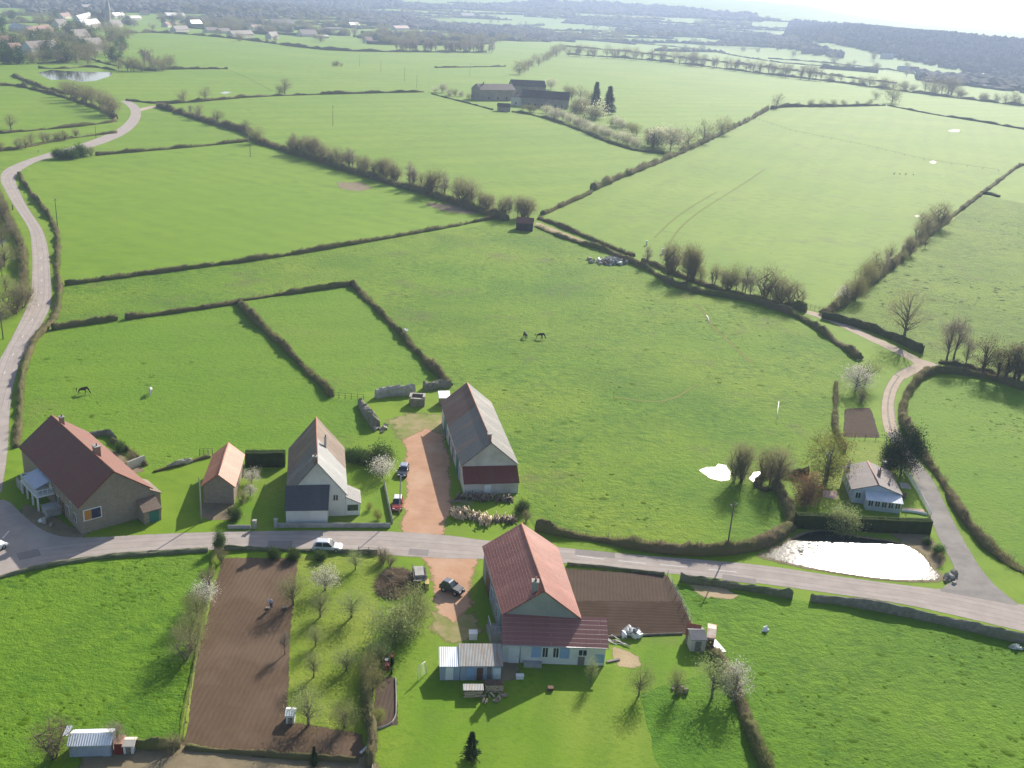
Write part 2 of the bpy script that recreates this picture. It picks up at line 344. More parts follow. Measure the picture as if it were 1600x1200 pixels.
# earth
A_road = soft('asphalt', (.385, .33, .295), (.325, .28, .25), (.43, .375, .335), 1.6, .1)
A_lane = soft('lane_asphalt', (.29, .265, .24), (.215, .20, .185), (.33, .305, .27), 1.4, .15)
E_red = soft('red_earth', (.50, .30, .19), (.42, .245, .15), (.54, .36, .25))
E_tan = soft('tan_earth', (.44, .34, .21), (.36, .28, .165), (.24, .26, .08))
E_thin = soft('thin_turf', (.20, .22, .06), (.36, .28, .16), (.16, .22, .04), .6)
E_trk = soft('track_earth', (.47, .38, .29), (.40, .32, .25), None, .6)
E_mud = soft('mud', (.20, .16, .10), (.26, .21, .13))
E_cow = soft('worn_turf', (.19, .20, .055), (.15, .20, .03))
F_big = furrows('garden_soil', (.130, .088, .058), (.110, .073, .047), .07, .62, (.145, .100, .068), .03)
F_dark = furrows('dark_soil', (.074, .050, .036), (.058, .039, .028), 1.52, .7, (.08, .057, .045), .025)
F_mid = furrows('tilled_soil', (.108, .080, .060), (.094, .068, .051), .05, .5, None, .03)
sheet('yard', [(642, 690), (660, 672), (682, 680), (690, 710), (694, 760), (688, 800), (684, 835), (640, 835), (634, 832), (648, 780), (643, 720)], .012, E_red, feather=2.4, jit=.6)
sheet('yard', [(628, 660), (672, 650), (685, 680), (665, 690), (645, 688)], .011, E_thin, feather=6.0, jit=.8)
sheet('driveway', [(670, 874), (735, 872), (716, 905), (716, 955), (702, 965), (697, 930), (690, 895)], .012, E_red, feather=3.0, jit=.6)
sheet('driveway', [(690, 965), (725, 965), (735, 990), (700, 995)], .011, E_thin, feather=3.5, jit=.6)
sheet('bare_ground', [(725, 1020), (800, 1030), (810, 1060), (740, 1060)], .012, E_mud, feather=1.0, jit=.3)
sheet('bare_ground', [(960, 1015), (990, 1025), (1000, 1042), (970, 1040)], .012, E_tan, feather=1.2, jit=.3)
sheet('bare_ground', [(1080, 915), (1130, 922), (1150, 932), (1100, 930)], .012, E_tan, feather=1.4, jit=.3)
sheet('bare_ground', [(530, 286), (560, 286), (578, 294), (555, 298), (535, 293)], .012, E_mud, feather=3.0, jit=.8)
sheet('bare_ground', [(670, 318), (720, 322), (760, 334), (700, 330)], .012, E_mud, feather=4.0, jit=.8)
sheet('bare_ground', [(140, 1170), (260, 1172), (420, 1168), (580, 1190), (570, 1290), (120, 1290)], .012, E_mud, feather=2.5, jit=.6)
sheet('bare_ground', [(1390, 832), (1450, 838), (1470, 870), (1462, 890), (1435, 860)], .012, E_mud, feather=1.2, jit=.4)
sheet('bare_ground', [(165, 700), (225, 735), (205, 740), (160, 712)], .012, E_mud, feather=.8, jit=.3)
sheet('bare_ground', [(320, 786), (364, 787), (360, 812), (318, 812)], .012, E_mud, feather=.6, jit=.3)
sheet('bare_ground', [(40, 792), (110, 828), (135, 836), (90, 845), (50, 835)], .011, E_mud, feather=1.5, jit=.4)
sheet('vegetable_plot', [(352, 874), (460, 874), (458, 905), (448, 990), (443, 1130), (560, 1150), (565, 1180), (420, 1180), (285, 1160), (300, 1100), (322, 990)], .012, F_big, jit=.12, feather=.7)
sheet('vegetable_plot', [(885, 890), (1040, 900), (1062, 940), (1080, 988), (950, 995), (930, 990), (905, 965)], .012, F_dark, jit=.12, feather=.7)
sheet('vegetable_plot', [(886, 891), (1040, 901), (1060, 938), (900, 937)], .016, F_mid, jit=.1, feather=.6)
sheet('vegetable_plot', [(1323, 640), (1358, 638), (1372, 683), (1320, 682)], .012, F_mid, jit=.12, feather=.6)
sheet('vegetable_plot', [(592, 1062), (615, 1060), (617, 1130), (588, 1135)], .012, F_mid, jit=.12, feather=.6)
# roads
band('road', [(-60, 760), (-22, 700), (-20, 650), (-18, 610), (-6, 575), (8, 550), (22, 525), (34, 500), (46, 475), (51, 450), (52, 425), (52, 400), (49, 365), (43, 350), (25, 325), (10, 300), (0, 280), (5, 266), (30, 254), (75, 239), (115, 229), (150, 217), (178, 206), (198, 192), (206, 178), (203, 168), (190, 158)],
     [(0, 770), (11, 700), (12, 650), (19, 600), (24, 575), (38, 550), (52, 525), (68, 500), (79, 475), (79, 450), (77, 425), (76, 400), (69, 366), (60, 350), (42, 325), (30, 300), (22, 283), (26, 270), (55, 252), (90, 244), (130, 234), (165, 223), (194, 211), (215, 194), (221, 178), (216, 165), (200, 156)], .016, A_road, None, .45)
band('road', [(-300, 900), (-60, 830), (0, 770), (42, 815), (82, 839), (135, 842), (275, 834), (400, 831), (500, 830), (600, 831), (700, 837), (757, 846), (870, 856), (1000, 869), (1100, 876), (1200, 885), (1275, 897), (1375, 911), (1450, 920), (1500, 925), (1560, 937), (1600, 947), (1900, 1010)],
     [(-300, 975), (-60, 915), (0, 899), (30, 893), (117, 875), (250, 862), (330, 858), (400, 857), (500, 860), (600, 866), (700, 872), (757, 872), (870, 877), (1000, 891), (1100, 900), (1200, 912), (1312, 928), (1400, 940), (1500, 962), (1600, 986), (1900, 1060)], .020, A_road, None, .45)
band('lane', [(1470, 923), (1502, 900), (1470, 845), (1452, 800), (1431, 750), (1418, 725), (1398, 697), (1386, 676), (1379, 655), (1378, 630), (1384, 605), (1400, 582), (1428, 570)],
     [(1590, 945), (1540, 905), (1507, 850), (1480, 800), (1457, 750), (1436, 724), (1414, 695), (1403, 675), (1397, 650), (1395, 625), (1402, 603), (1420, 582), (1450, 577)], .024, A_lane, None, .4)
sheet('track', [(1402, 585), (1432, 568), (1398, 550), (1350, 527), (1300, 503), (1262, 490), (1264, 486), (1302, 497), (1352, 520), (1402, 544), (1434, 560), (1466, 571), (1462, 580), (1430, 582), (1412, 592)], .028, E_trk, feather=.8, jit=.2)
for w in (-4.5, 4.5):
    q = [(1466+w, 860), (1452+w*.8, 800), (1425+w, 730)]
band('track', [(1385, 676), (1379, 655), (1379, 630), (1385, 605), (1398, 586)], [(1391, 676), (1385, 655), (1384, 630), (1390, 605), (1402, 588)], .028, E_trk, feather=.4)
band('track', [(1396, 676), (1391, 655), (1389, 630), (1395, 605), (1408, 588)], [(1402, 676), (1396, 655), (1394, 630), (1401, 605), (1414, 588)], .028, E_trk, feather=.4)
band('track', [(840, 348), (900, 372), (980, 402)], [(838, 351), (898, 376), (978, 406)], .012, E_tan, feather=1.2)
band('track', [(216, 170), (235, 166), (250, 165)], [(218, 174), (236, 169), (250, 168)], .012, E_trk, feather=1.0)
# cow paths, worn lines across the meadows
for P, wd in (([(1085, 475), (1104, 490), (1108, 505), (1140, 535), (1176, 568)], .35), ([(1195, 265), (1150, 295), (1100, 325), (1062, 355), (1045, 382)], .13), ([(1120, 300), (1060, 335), (1022, 372)], .10), ([(960, 620), (1040, 632), (1090, 600)], .12),
              ([(560, 265), (700, 310)], .4)):
    C = resample(smooth(px(P), 2), 3.0)[:, :2]; d = np.gradient(C, axis=0); d /= np.linalg.norm(d, axis=1, keepdims=True); n_ = np.stack([d[:, 1], -d[:, 0]], 1)
    k = (vnoise(C[:, 0]/3, C[:, 1]/3, 8)*.9+.3)[:, None]
    sheet('path', list(C+n_*wd*k)+list(C-n_*wd*k)[::-1], .016, E_cow, True, feather=.5)
E_wear = soft('worn_asphalt', (.41, .355, .32), (.35, .30, .27), None, .5, .05); E_patch = soft('asphalt_patch', (.27, .24, .225), (.24, .215, .20), None, .8, .05); E_rut = soft('rut_earth', (.36, .205, .125), (.44, .27, .17), None, .8)
def strips(P, offs, wd, z, m, name='road'):
    C = resample(smooth(px(P), 2), 2.5)[:, :2]; dd_ = np.gradient(C, axis=0); dd_ /= np.linalg.norm(dd_, axis=1, keepdims=True); n_ = np.stack([dd_[:, 1], -dd_[:, 0]], 1)
    for o_ in offs: sheet(name, list(C+n_*(o_+wd/2))+list(C+n_*(o_-wd/2))[::-1], z, m, True, None, .5)
RC1 = [(-5, 640), (5, 600), (22, 550), (36, 525), (51, 500), (62, 475), (65, 450), (64, 425), (64, 400), (59, 366), (51, 350), (34, 325), (18, 297), (8, 278), (30, 259), (80, 241), (145, 222), (190, 204), (212, 180)]
RC2 = [(60, 866), (120, 858), (260, 848), (400, 844), (500, 846), (600, 848), (700, 855), (757, 859), (870, 867), (1000, 880), (1100, 888), (1200, 898), (1300, 913), (1400, 926), (1500, 943), (1600, 966)]
strips(RC1, (-1.25, 1.25), .55, .0215, E_wear); strips(RC2, (-1.3, 1.3), .6, .0225, E_wear)
for P_, w_ in (([(420, 850), (455, 851)], 1.4), ([(640, 862), (668, 864)], 1.2), ([(900, 862), (960, 868)], 1.1), ([(1130, 902), (1180, 909)], 1.0), ([(30, 870), (60, 863)], 1.6)): strips(P_, (0,), w_, .0235, E_patch)

M_white = mat('road_paint', (.75, .74, .72), (.6, .58, .56), 3, .8)
def dashes(P, n, ln=1.6, w=.13):
    C = resample(smooth(px(P), 2), 1.0)[:, :2]; bb = MB()
    for i in np.linspace(2, len(C)-4, n).astype(int):
        p = C[i]; d = C[i+1]-p; d /= np.linalg.norm(d); q = np.array([d[1], -d[0]])*w/2
        bb.quad([(*(p-q), .032), (*(p+q), .032), (*(p+q+d*ln), .032), (*(p-q+d*ln), .032)])
    tag(bb.build('road_marking', M_white), kind='structure')
dashes([(4, 590), (22, 550), (36, 525), (51, 500), (62, 475), (65, 450), (65, 425), (64, 400)], 9)
dashes([(880, 866), (960, 876), (1060, 885), (1140, 893)], 4, 4.0)
dashes([(-40, 905), (0, 850), (4, 840), (20, 826)], 3, 2.2, .2)
# water
Wt = water('pond_water'); Wt3 = water('ruffled_water', 2.4, .8, .3, 1.0); Wt2 = water('far_water', .8, .12, .05)
POND = [(1190, 869), (1205, 862), (1232, 846), (1262, 832), (1292, 829), (1320, 836), (1360, 843), (1395, 846), (1425, 856), (1445, 870), (1455, 888), (1476, 907), (1400, 906), (1350, 900), (1290, 891), (1240, 882)]
PW = smooth(np.array(px(POND+POND[:1])), 2)[:-1]
sheet('pond', list(PW), .034, Wt, True)
sheet('bare_ground', list(PW), .03, E_mud, True, None, 1.3)
sheet('pond', [(1092, 735), (1104, 730), (1118, 730), (1122, 725), (1134, 727), (1142, 738), (1140, 750), (1128, 752), (1110, 748)], .034, Wt3)
sheet('pond', [(1170, 748), (1178, 738), (1188, 737), (1189, 748), (1186, 755), (1178, 754)], .034, Wt3)
sheet('pond', [(58, 114), (80, 109), (105, 111), (130, 112), (176, 113), (172, 119), (150, 126), (125, 128), (105, 124), (80, 125)], .03, Wt2)
sheet('puddle', [(1481, 204), (1490, 202), (1500, 203), (1498, 206), (1486, 206)], .03, Wt2)
sheet('puddle', [(1452, 253), (1458, 251), (1464, 253), (1460, 256), (1454, 255)], .03, Wt2)
sheet('puddle', [(1428, 337), (1434, 336), (1438, 338), (1433, 340)], .03, Wt2)
sheet('puddle', [(343, 145), (352, 143), (362, 144), (352, 147)], .03, Wt2)
sheet('puddle', [(-2, 376), (8, 372), (9, 378), (0, 384)], .03, Wt2)
# ------------------------------------------------------------------ buildings
R_red = tiles('red_tiles', (.26, .085, .055), (.20, .065, .045), (.09, .03, .025), .24, .34, .55, .4, .6, (.33, .13, .085))
R_far = tiles('old_red_tiles', (.235, .062, .04), (.185, .048, .031), (.09, .03, .022), .2, .28, .5, .35, .6, (.16, .068, .045))
R_org = tiles('orange_tiles', (.50, .18, .09), (.42, .14, .07), (.22, .08, .05), .22, .3, .55, .4, .6, (.50, .23, .13))
R_dull = tiles('dull_brown_tiles', (.19, .085, .06), (.15, .07, .05), (.08, .04, .03), .2, .28, .6, .3, .6, (.17, .12, .095))
R_slate = tiles('grey_slates', (.19, .18, .17), (.14, .135, .13), (.08, .08, .08), .3, .3, .6, .3, .5, (.27, .245, .21))
R_dslate = tiles('dark_slates', (.10, .103, .11), (.08, .083, .092), (.03, .03, .035), .3, .3, .5, .45, .4, (.10, .10, .11))
R_brown = tiles('brown_tiles', (.24, .165, .12), (.19, .13, .095), (.10, .07, .05), .2, .28, .65, .3, .6, (.28, .215, .16))
R_sunslate = tiles('sunlit_slates', (.35, .35, .34), (.27, .275, .275), (.14, .14, .14), .3, .3, .5, .45, .4, (.42, .40, .36))  # grey slates again, with the sun's sheen put into a paler colour
R_mixed = tiles('patched_slates', (.18, .175, .165), (.135, .13, .125), (.07, .07, .07), .3, .3, .6, .3, .5, (.25, .15, .11), .3)
R_pink = tiles('pink_roof_panels', (.30, .12, .10), (.27, .10, .085), (.52, .34, .30), 12.0, .62, .5, .5, .9)
R_mech = tiles('pantiles', (.32, .085, .058), (.25, .065, .045), (.13, .04, .032), .32, .42, .48, .5, .8, (.38, .13, .095), lines=True)
R_bung = tiles('taupe_tiles', (.225, .185, .175), (.18, .15, .14), (.10, .08, .08), .3, .35, .65, .3, .6, (.27, .22, .20))
R_vdark = mat('far_dark_roof', (.10, .075, .065), (.075, .06, .055), .3, .7)
R_vred = mat('far_red_roof', (.22, .10, .075), (.17, .08, .06), .3, .7)
R_vbright = mat('far_bright_roof', (.40, .38, .36), (.28, .265, .25), .3, .35, .6)
W_stone = tiles('rubble_stone', (.36, .29, .22), (.27, .215, .165), (.40, .34, .27), .45, .26, .95, .1, .6, (.30, .26, .22))
W_rend = mat('pale_render', (.62, .58, .53), (.54, .50, .45), .5, .95, .1, .1, 3, c3=(.44, .40, .36), s3=.35)
W_white = mat('white_render', (.74, .72, .68), (.68, .66, .62), .6, .9, .1, .08, 3, c3=(.58, .55, .51), s3=.4)
W_cem = mat('grey_cement', (.30, .30, .29), (.25, .25, .245), .5, .95, .1, .1, 3, c3=(.36, .35, .33), s3=.4)
W_blue = mat('pale_blue_render', (.50, .55, .62), (.45, .50, .58), .6, .9, .1, .08)
P_blue = mat('blue_shutter_paint', (.30, .42, .60), (.26, .38, .56), 2, .6)
P_teal = mat('teal_paint', (.045, .19, .16), (.035, .15, .13), 1.5, .6)
P_wood = mat('brown_wood', (.16, .085, .05), (.11, .06, .035), 2, .7)
P_grey = mat('grey_wood', (.24, .215, .19), (.17, .15, .135), 1.5, .85)
P_white = mat('white_paint', (.78, .77, .75), (.72, .71, .69), 1.5, .6)
P_post = mat('weathered_pole_wood', (.17, .14, .115), (.12, .10, .085), 2, .85)
Glass = mat('window_glass', (.03, .04, .05), None, rough=.08, spec=.8)
T_cap = mat('ridge_tile_clay', (.36, .16, .11), (.30, .125, .085), 2, .7)
T_brick = tiles('chimney_brick', (.35, .16, .11), (.28, .12, .085), (.4, .36, .3), .22, .075, .9, .1, .3)
C_conc = mat('concrete', (.42, .40, .37), (.35, .33, .31), 1, .9, .1, .15, 6, c3=(.28, .27, .24), s3=.5)
M_zinc = mat('zinc', (.42, .43, .45), (.36, .37, .39), 1.5, .4, .5, metal=.6)
TIN_w = corr('white_tin', (.74, .76, .80), (.66, .69, .74), .25)
TIN_g = corr('grey_tin', (.33, .325, .31), (.25, .25, .24), .18, .6, .3, 0, (.28, .20, .15))
TIN_b = corr('bluish_tin', (.40, .45, .55), (.34, .38, .48), .18, .45)
TIN_r = corr('rusty_tin', (.42, .25, .17), (.34, .20, .13), .18, .7)
def V3(p, z): return (float(p[0]), float(p[1]), float(z))
def roof_slope(root, e0, e1, r0, r1, he, hr, m, over=.35, og=(.3, .3), th=.14, seg=(0, 1), label=None, name='roof'):
    """One pitched slab from eaves e0-e1 to ridge r0-r1; seg picks a stretch along its length."""
    e0, e1, r0, r1 = [np.array([q[0], q[1], h], float) for q, h in ((e0, he), (e1, he), (r0, hr), (r1, hr))]
    L = np.linalg.norm(e1-e0); sl_ = np.linalg.norm(r0-e0); ex = over/sl_
    E0 = e0+(e0-r0)*ex; E1 = e1+(e1-r1)*ex
    def along(s):
        s = -og[0]/L if s == 0 else (1+og[1]/L if s == 1 else s)
        return E0+(E1-E0)*s, r0+(r1-r0)*s, s*L
    (a, ra, ua), (c, rc, uc) = along(seg[0]), along(seg[1])
    n = np.cross(c-a, ra-a); n /= np.linalg.norm(n); n = n if n[2] > 0 else -n
    b = MB(); H = sl_+over; up = n*th
    b.quad([a+up, c+up, rc+up, ra+up], 0, [(ua, 0), (uc, 0), (uc, H), (ua, H)])
    for p, q in ((a, c), (c, rc), (rc, ra), (ra, a)): b.quad([p, q, q+up, p+up], 0, [(0, 0), (1, 0), (1, .1), (0, .1)])
    b.quad([a, ra, rc, c], 0, [(0, 0), (0, 1), (1, 1), (1, 0)])
    return tag(b.build(name, m, root), label)
def pent(b, c, he, hr=None, base=0.0, mi=0):
    """Walls of a footprint c (counter-clockwise); gables on sides 0 and 2 when hr is given."""
    n = len(c)
    for i in range(n):
        p, q = c[i], c[(i+1) % n]; L = np.linalg.norm(np.array(q[:2])-np.array(p[:2]))
        h0 = he if np.isscalar(he) else he[i]; h1 = he if np.isscalar(he) else he[(i+1) % n]
        if hr is not None and i in (0, 2):
            m_ = (np.array(p[:2])+np.array(q[:2]))/2
            b.quad([V3(p, base), V3(q, base), V3(q, h1), V3(m_, hr), V3(p, h0)], mi, [(0, 0), (L, 0), (L, h1), (L/2, hr), (0, h0)])
        else: b.quad([V3(p, base), V3(q, base), V3(q, h1), V3(p, h0)], mi, [(0, 0), (L, 0), (L, h1), (0, h0)])
def side(c, i):
    p = np.array(c[i][:2], float); q = np.array(c[(i+1) % len(c)][:2], float); d = q-p; L = np.linalg.norm(d); d /= L
    return p, d, np.array([d[1], -d[0]]), L
def panel(root, c, i, s, z, w, h, m, name, depth=.06, parent=None, proud=0.0, uvs=False):
    """A box on wall side i, s metres along it."""
    p, d, n, L = side(c, i); a = p+d*s+n*(depth/2+proud); b = MB()
    b.box((*a, z+h/2), (w, depth, h), math.atan2(d[1], d[0]))
    return b.build(name, m, parent or root, off=tuple(root.matrix_basis.translation))
def window(root, c, i, s, z, w=.9, h=1.2, shut=None, fm=None, open_=True):
    fr = panel(root, c, i, s, z, w+.16, h+.16, fm or P_white, 'window', .07)
    panel(root, c, i, s, z+.08, w, h, Glass, 'pane', .02, fr, .072)
    p, d, n, L = side(c, i); b = MB()
    for k in (0,): b.box((*(p+d*s+n*.105), z+.08+h/2), (.06, .03, h), math.atan2(d[1], d[0]))
    b.build('glazing_bar', fm or P_white, fr, off=tuple(root.matrix_basis.translation))
    if shut:
        for k in (-1, 1): panel(root, c, i, s+k*(w*.75+.14), z, w*.5+.1, h+.1, shut, 'shutter', .06)
    return fr
def door(root, c, i, s, w=1.0, h=2.1, m=None, z=0.0):
    o = panel(root, c, i, s, z, w, h, m or P_wood, 'door', .07)
    p, d, n, L = side(c, i); b = MB(); b.box((*(p+d*(s+w*.38)+n*.10), z+h*.48), (.05, .06, .14), math.atan2(d[1], d[0])); b.build('handle', M_zinc, o, off=tuple(root.matrix_basis.translation))
    return o
def chimney(root, roof, x, y, z0, z1, w=.7, l=.9, rz=0.0, m=None, pots=1):
    b = MB(); b.box((x, y, (z0+z1)/2), (w, l, z1-z0), rz); b.box((x, y, z1+.06), (w+.16, l+.16, .12), rz, 1)
    for k in range(pots):
        b.tube([(x+.05, y+(k-(pots-1)/2)*.35, z1+.12), (x+.05, y+(k-(pots-1)/2)*.35, z1+.5)], [.13, .1], 8, 2)
    return b.build('chimney', [m or T_brick, C_conc, T_cap], roof, off=tuple(root.matrix_basis.translation))
def ridge(root, r0, r1, hr, m=None, ext=.3, rad=.13):
    r0 = np.array([r0[0], r0[1], hr+.13]); r1 = np.array([r1[0], r1[1], hr+.13]); d = (r1-r0)/np.linalg.norm(r1-r0)
    b = MB(); b.tube([r0-d*ext, r1+d*ext], [rad, rad], 6); return b.build('ridge_cap', m or T_cap, root)
def house(label, c, he, hr, wm, slopes, name='house', cat='house', group=None, cap=True, over=.35, hep=None, og=(.3, .3)):
    """slopes: {side: [(from, to, material, label)]} with sides 1 (right) and 3 (left)."""
    c = [np.array(q[:2], float) for q in c]; m0 = sum(c)/4
    root = empty(name, V3(m0, 0), label, cat, group)
    b = MB(); pent(b, c, he, hr); b.build('wall', wm, root)
    r0 = (c[0]+c[1])/2; r1 = (c[2]+c[3])/2; out = []
    for s0, s1, m, lb in slopes[3]: out.append(roof_slope(root, c[0], c[3], r0, r1, he, hr, m, over, og, .14, (s0, s1), lb))
    for s0, s1, m, lb in slopes[1]: out.append(roof_slope(root, c[1], c[2], r0, r1, he, hr, m, over, og, .14, (s0, s1), lb))
    if cap: ridge(root, r0, r1, hr)
    return root, c, out, r0, r1
def mono(root, c, h, wm, rm, wname='annex_wall', rname='annex_roof', over=.25, th=.12, label=None):
    """A lean-to: h = wall heights at its four corners, c counter-clockwise with c0-c1 the low side."""
    c = [np.array(q[:2], float) for q in c]; b = MB(); pent(b, c, h); b.build(wname, wm, root)
    P = [np.array([*c[i], h[i]]) for i in range(4)]
    lo = (P[0]-P[3]); lo /= np.linalg.norm(lo); sd = (P[1]-P[0]); sd /= np.linalg.norm(sd)
    P[0] = P[0]+(lo-sd)*over; P[1] = P[1]+(lo+sd)*over; P[2] = P[2]+sd*over; P[3] = P[3]-sd*over
    n = np.cross(P[1]-P[0], P[3]-P[0]); n /= np.linalg.norm(n); up = n*th; W_, H_ = np.linalg.norm(P[1]-P[0]), np.linalg.norm(P[3]-P[0])
    b = MB(); b.quad([p+up for p in P], 0, [(0, 0), (W_, 0), (W_, H_), (0, H_)])
    for i in range(4): b.quad([P[i], P[(i+1) % 4], P[(i+1) % 4]+up, P[i]+up], 0, [(0, 0), (1, 0), (1, .1), (0, .1)])
    b.quad(P[::-1], 0, [(0, 0)]*4)
    return tag(b.build(rname, rm, root), label)
def lerp(a, b, t): return np.asarray(a)*(1-t)+np.asarray(b)*t

# ---- long farmhouse at the road corner
c = [(-59.8, 127.9), (-52.3, 134.9), (-69.0, 152.8), (-76.5, 145.8)]
A, c, rf, r0, r1 = house('long stone farmhouse with big dark red roof and white verandas at the road corner', c, 4.5, 8.5, W_stone,
    {3: [(0, 1, R_far, None)], 1: [(0, 1, R_far, None)]})
dl = (c[3]-c[0])/np.linalg.norm(c[3]-c[0]); dn = (c[1]-c[0])/np.linalg.norm(c[1]-c[0])
p = lerp(r0, r1, .30)+dn*.5; chimney(A, rf[1], *p, 7.6, 9.6, .8, 1.1, math.atan2(dl[1], dl[0])-math.pi/2, T_brick, 1)
p = lerp(r0, r1, .86)+dn*.3; chimney(A, rf[1], *p, 7.8, 9.5, .6, .7, math.atan2(dl[1], dl[0])-math.pi/2, T_brick, 1)
for s in (2.2, 5.0): window(A, c, 3, 24.5-s, 1.0, .9, 1.3, None)
door(A, c, 3, 24.5-7.0, 1.1, 2.2, P_wood); window(A, c, 3, 24.5-3.6, 2.9, .6, .7)
window(A, c, 3, 24.5-9.0, 1.0, .9, 1.3, P_wood)
# lean-to pent roof along the back, low stone store with green door against the gable
q0 = lerp(c[0], c[1], .80)-dl*2.2
mono(A, [q0, q0+dn*2.6, q0+dn*2.6+dl*2.12, q0+dl*2.12], [1.9, 1.9, 3.0, 3.0], W_stone, R_brown, 'store_wall', 'store_roof', .12)
cc = [q0, q0+dn*2.6, q0+dn*2.6+dl*2.12, q0+dl*2.12]; door(A, cc, 0, 1.55, 1.35, 1.75, P_teal)
q1 = c[1]+dn*.02+dl*.2
mono(A, [q1+dn*1.6, q1+dl*5+dn*1.6, q1+dl*5, q1], [3.1, 3.1, 4.0, 4.0], W_stone, R_brown, 'lean_to_wall', 'lean_to_roof', .2)
# verandas on the road side
def veranda(root, c, s0, s1, z, dep, wname='veranda'):
    p, d, n, L = side(c, 3); rz = math.atan2(d[1], d[0]); off = tuple(root.matrix_basis.translation); a = p+d*s0; e = p+d*s1; w = s1-s0; mc = (a+e)/2
    b = MB(); b.box((*(mc+n*dep/2), z-.1), (w, dep, .2), rz)
    for t_ in np.linspace(0, 1, 4): b.box((*(lerp(a, e, t_)+n*(dep-.15)), (z-.2)/2), (.22, .22, z-.2), rz)
    fl = b.build(wname, P_white, root, off=off)
    b = MB(); k = int(w/.3)
    for t_ in np.linspace(0, 1, k): b.box((*(lerp(a, e, t_)+n*(dep-.08)), z+.45), (.045, .045, .9), rz)
    b.box((*(mc+n*(dep-.08)), z+.93), (w, .09, .07), rz)
    for t_ in (0, 1):
        for u in np.linspace(.3, dep-.3, 4): b.box((*(lerp(a, e, t_)+n*u), z+.45), (.045, .045, .9), rz)
        b.box((*(lerp(a, e, t_)+n*dep/2), z+.93), (.09, dep, .07), rz)
    b.build('railing', P_white, fl, off=off)
    return fl
veranda(A, c, 7.2, 14.2, 2.3, 2.6); 
p_, d_, n_, L_ = side(c, 3)
b = MB(); a0 = p_+d_*8.2+n_*.05; a1 = p_+d_*13.6+n_*.05
b.quad([V3(a0+n_*2.5, 3.3), V3(a1+n_*2.5, 3.3), V3(a1, 4.2), V3(a0, 4.2)], 0, [(0, 0), (5.4, 0), (5.4, 2.6), (0, 2.6)])
b.quad([V3(a0, 4.14), V3(a1, 4.14), V3(a1+n_*2.5, 3.24), V3(a0+n_*2.5, 3.24)], 0, [(0, 0)]*4); b.build('awning', TIN_b, A)
b = MB(); cs = p_+d_*15.9+n_*1.1; b.box((*cs, .55), (2.2, 2.2, 1.1), math.atan2(d_[1], d_[0])); b.box((*cs, 1.16), (2.4, 2.4, .12), math.atan2(d_[1], d_[0])); b.build('terrace', C_conc, A)
b = MB(); cs = p_+d_*5.6+n_*1.2
b.box((*cs, .4), (3.0, 2.4, .8), math.atan2(d_[1], d_[0])); b.box((*(cs+n_*1.15), 1.2), (3.0, .1, .8), math.atan2(d_[1], d_[0])); b.build('landing', C_conc, A)
window(A, c, 3, 10.8, 2.6, 1.2, 1.2); door(A, c, 3, 12.6, 1.0, 2.0, P_white, 2.35)
# hoarding on the gable
p_, d_, n_, L_ = side(c, 0)
bb = empty('billboard', V3(p_+d_*1.7+n_*.2, 0), 'orange and dark poster in a white frame on the long farmhouse gable', 'billboard')
panel(bb, c, 0, 1.7, 1.95, 2.6, 1.75, P_white, 'frame', .1, None, .03)
po = mat('poster_orange', (.55, .25, .05), (.45, .2, .06), .8); pb = mat('poster_dark', (.03, .035, .07), (.06, .06, .10), 2.5)
panel(bb, c, 0, 1.03, 2.08, .95, 1.49, po, 'poster', .02, None, .135)
panel(bb, c, 0, 2.2, 2.08, 1.33, 1.49, pb, 'poster', .02, None, .135)

# ---- small shed with an orange roof
c = [(-45.9, 139.6), (-41.4, 140.0), (-43.0, 151.2), (-47.4, 150.6)]
B_, c, rf, r0, r1 = house('small stone shed with bright orange tiled roof between the two houses', c, 3.1, 4.95, W_stone, {3: [(0, 1, R_org, None)], 1: [(0, 1, R_org, None)]}, 'shed', 'shed')
door(B_, c, 3, 8.5, 1.2, 2.0, P_wood); window(B_, c, 1, 4.0, 1.2, .7, .8)

# ---- grey roofed house
c = [(-32.3, 136.9), (-24.0, 138.6), (-27.4, 155.1), (-35.7, 153.4)]
C_, c, rf, r0, r1 = house('white walled house with steep grey slate roof and dark slate lean-to on the road', c, 3.8, 9.0, W_white,
    {3: [(0, .42, R_slate, None), (.42, 1, R_brown, 'brown tiled far part of the roof')], 1: [(0, .52, R_sunslate, 'slate part of the roof coloured paler as in sun'), (.52, 1, R_brown, 'brown tiled far part of the roof')]})
chimney(C_, rf[2], *(lerp(r0, r1, .52)+np.array([1.3, .2])), 7.2, 9.2, .35, .35, .2, M_zinc, 1)
chimney(C_, rf[0], *(lerp(r0, r1, .03)+np.array([-.3, .1])), 8.4, 9.7, .6, .6, .2, T_brick, 1)
e0, e1 = at(447, 821)[:2], at(511, 820)[:2]; dd = (c[3]-c[0])/np.linalg.norm(c[3]-c[0])
k0 = lerp(c[0], c[1], -.02); k1 = lerp(c[0], c[1], .70)
mono(C_, [e0, e1, k1-dd*.04, k0-dd*.04], [2.6, 2.6, 5.3, 5.3], W_white, R_dslate, 'extension_wall', 'extension_roof', .2)
cc = [e0, e1, k1, k0]; window(C_, c, 1, 5, 1.2, .9, 1.2, P_grey); window(C_, c, 0, 7.0, 2.6, .7, .9)
g0 = at(537, 806)[:2]; q = c[1]+dd*.1; dn = np.array([dd[1], -dd[0]])
mono(C_, [q+dn*2.2, q+dn*2.2+dd*4.2, q+dn*.03+dd*4.2, q+dn*.03], [2.0, 2.0, 3.1, 3.1], P_white, R_slate, 'porch_wall', 'porch_roof', .15)
cc = [q+dn*2.2, q+dn*2.2+dd*4.2, q+dd*4.2, q]
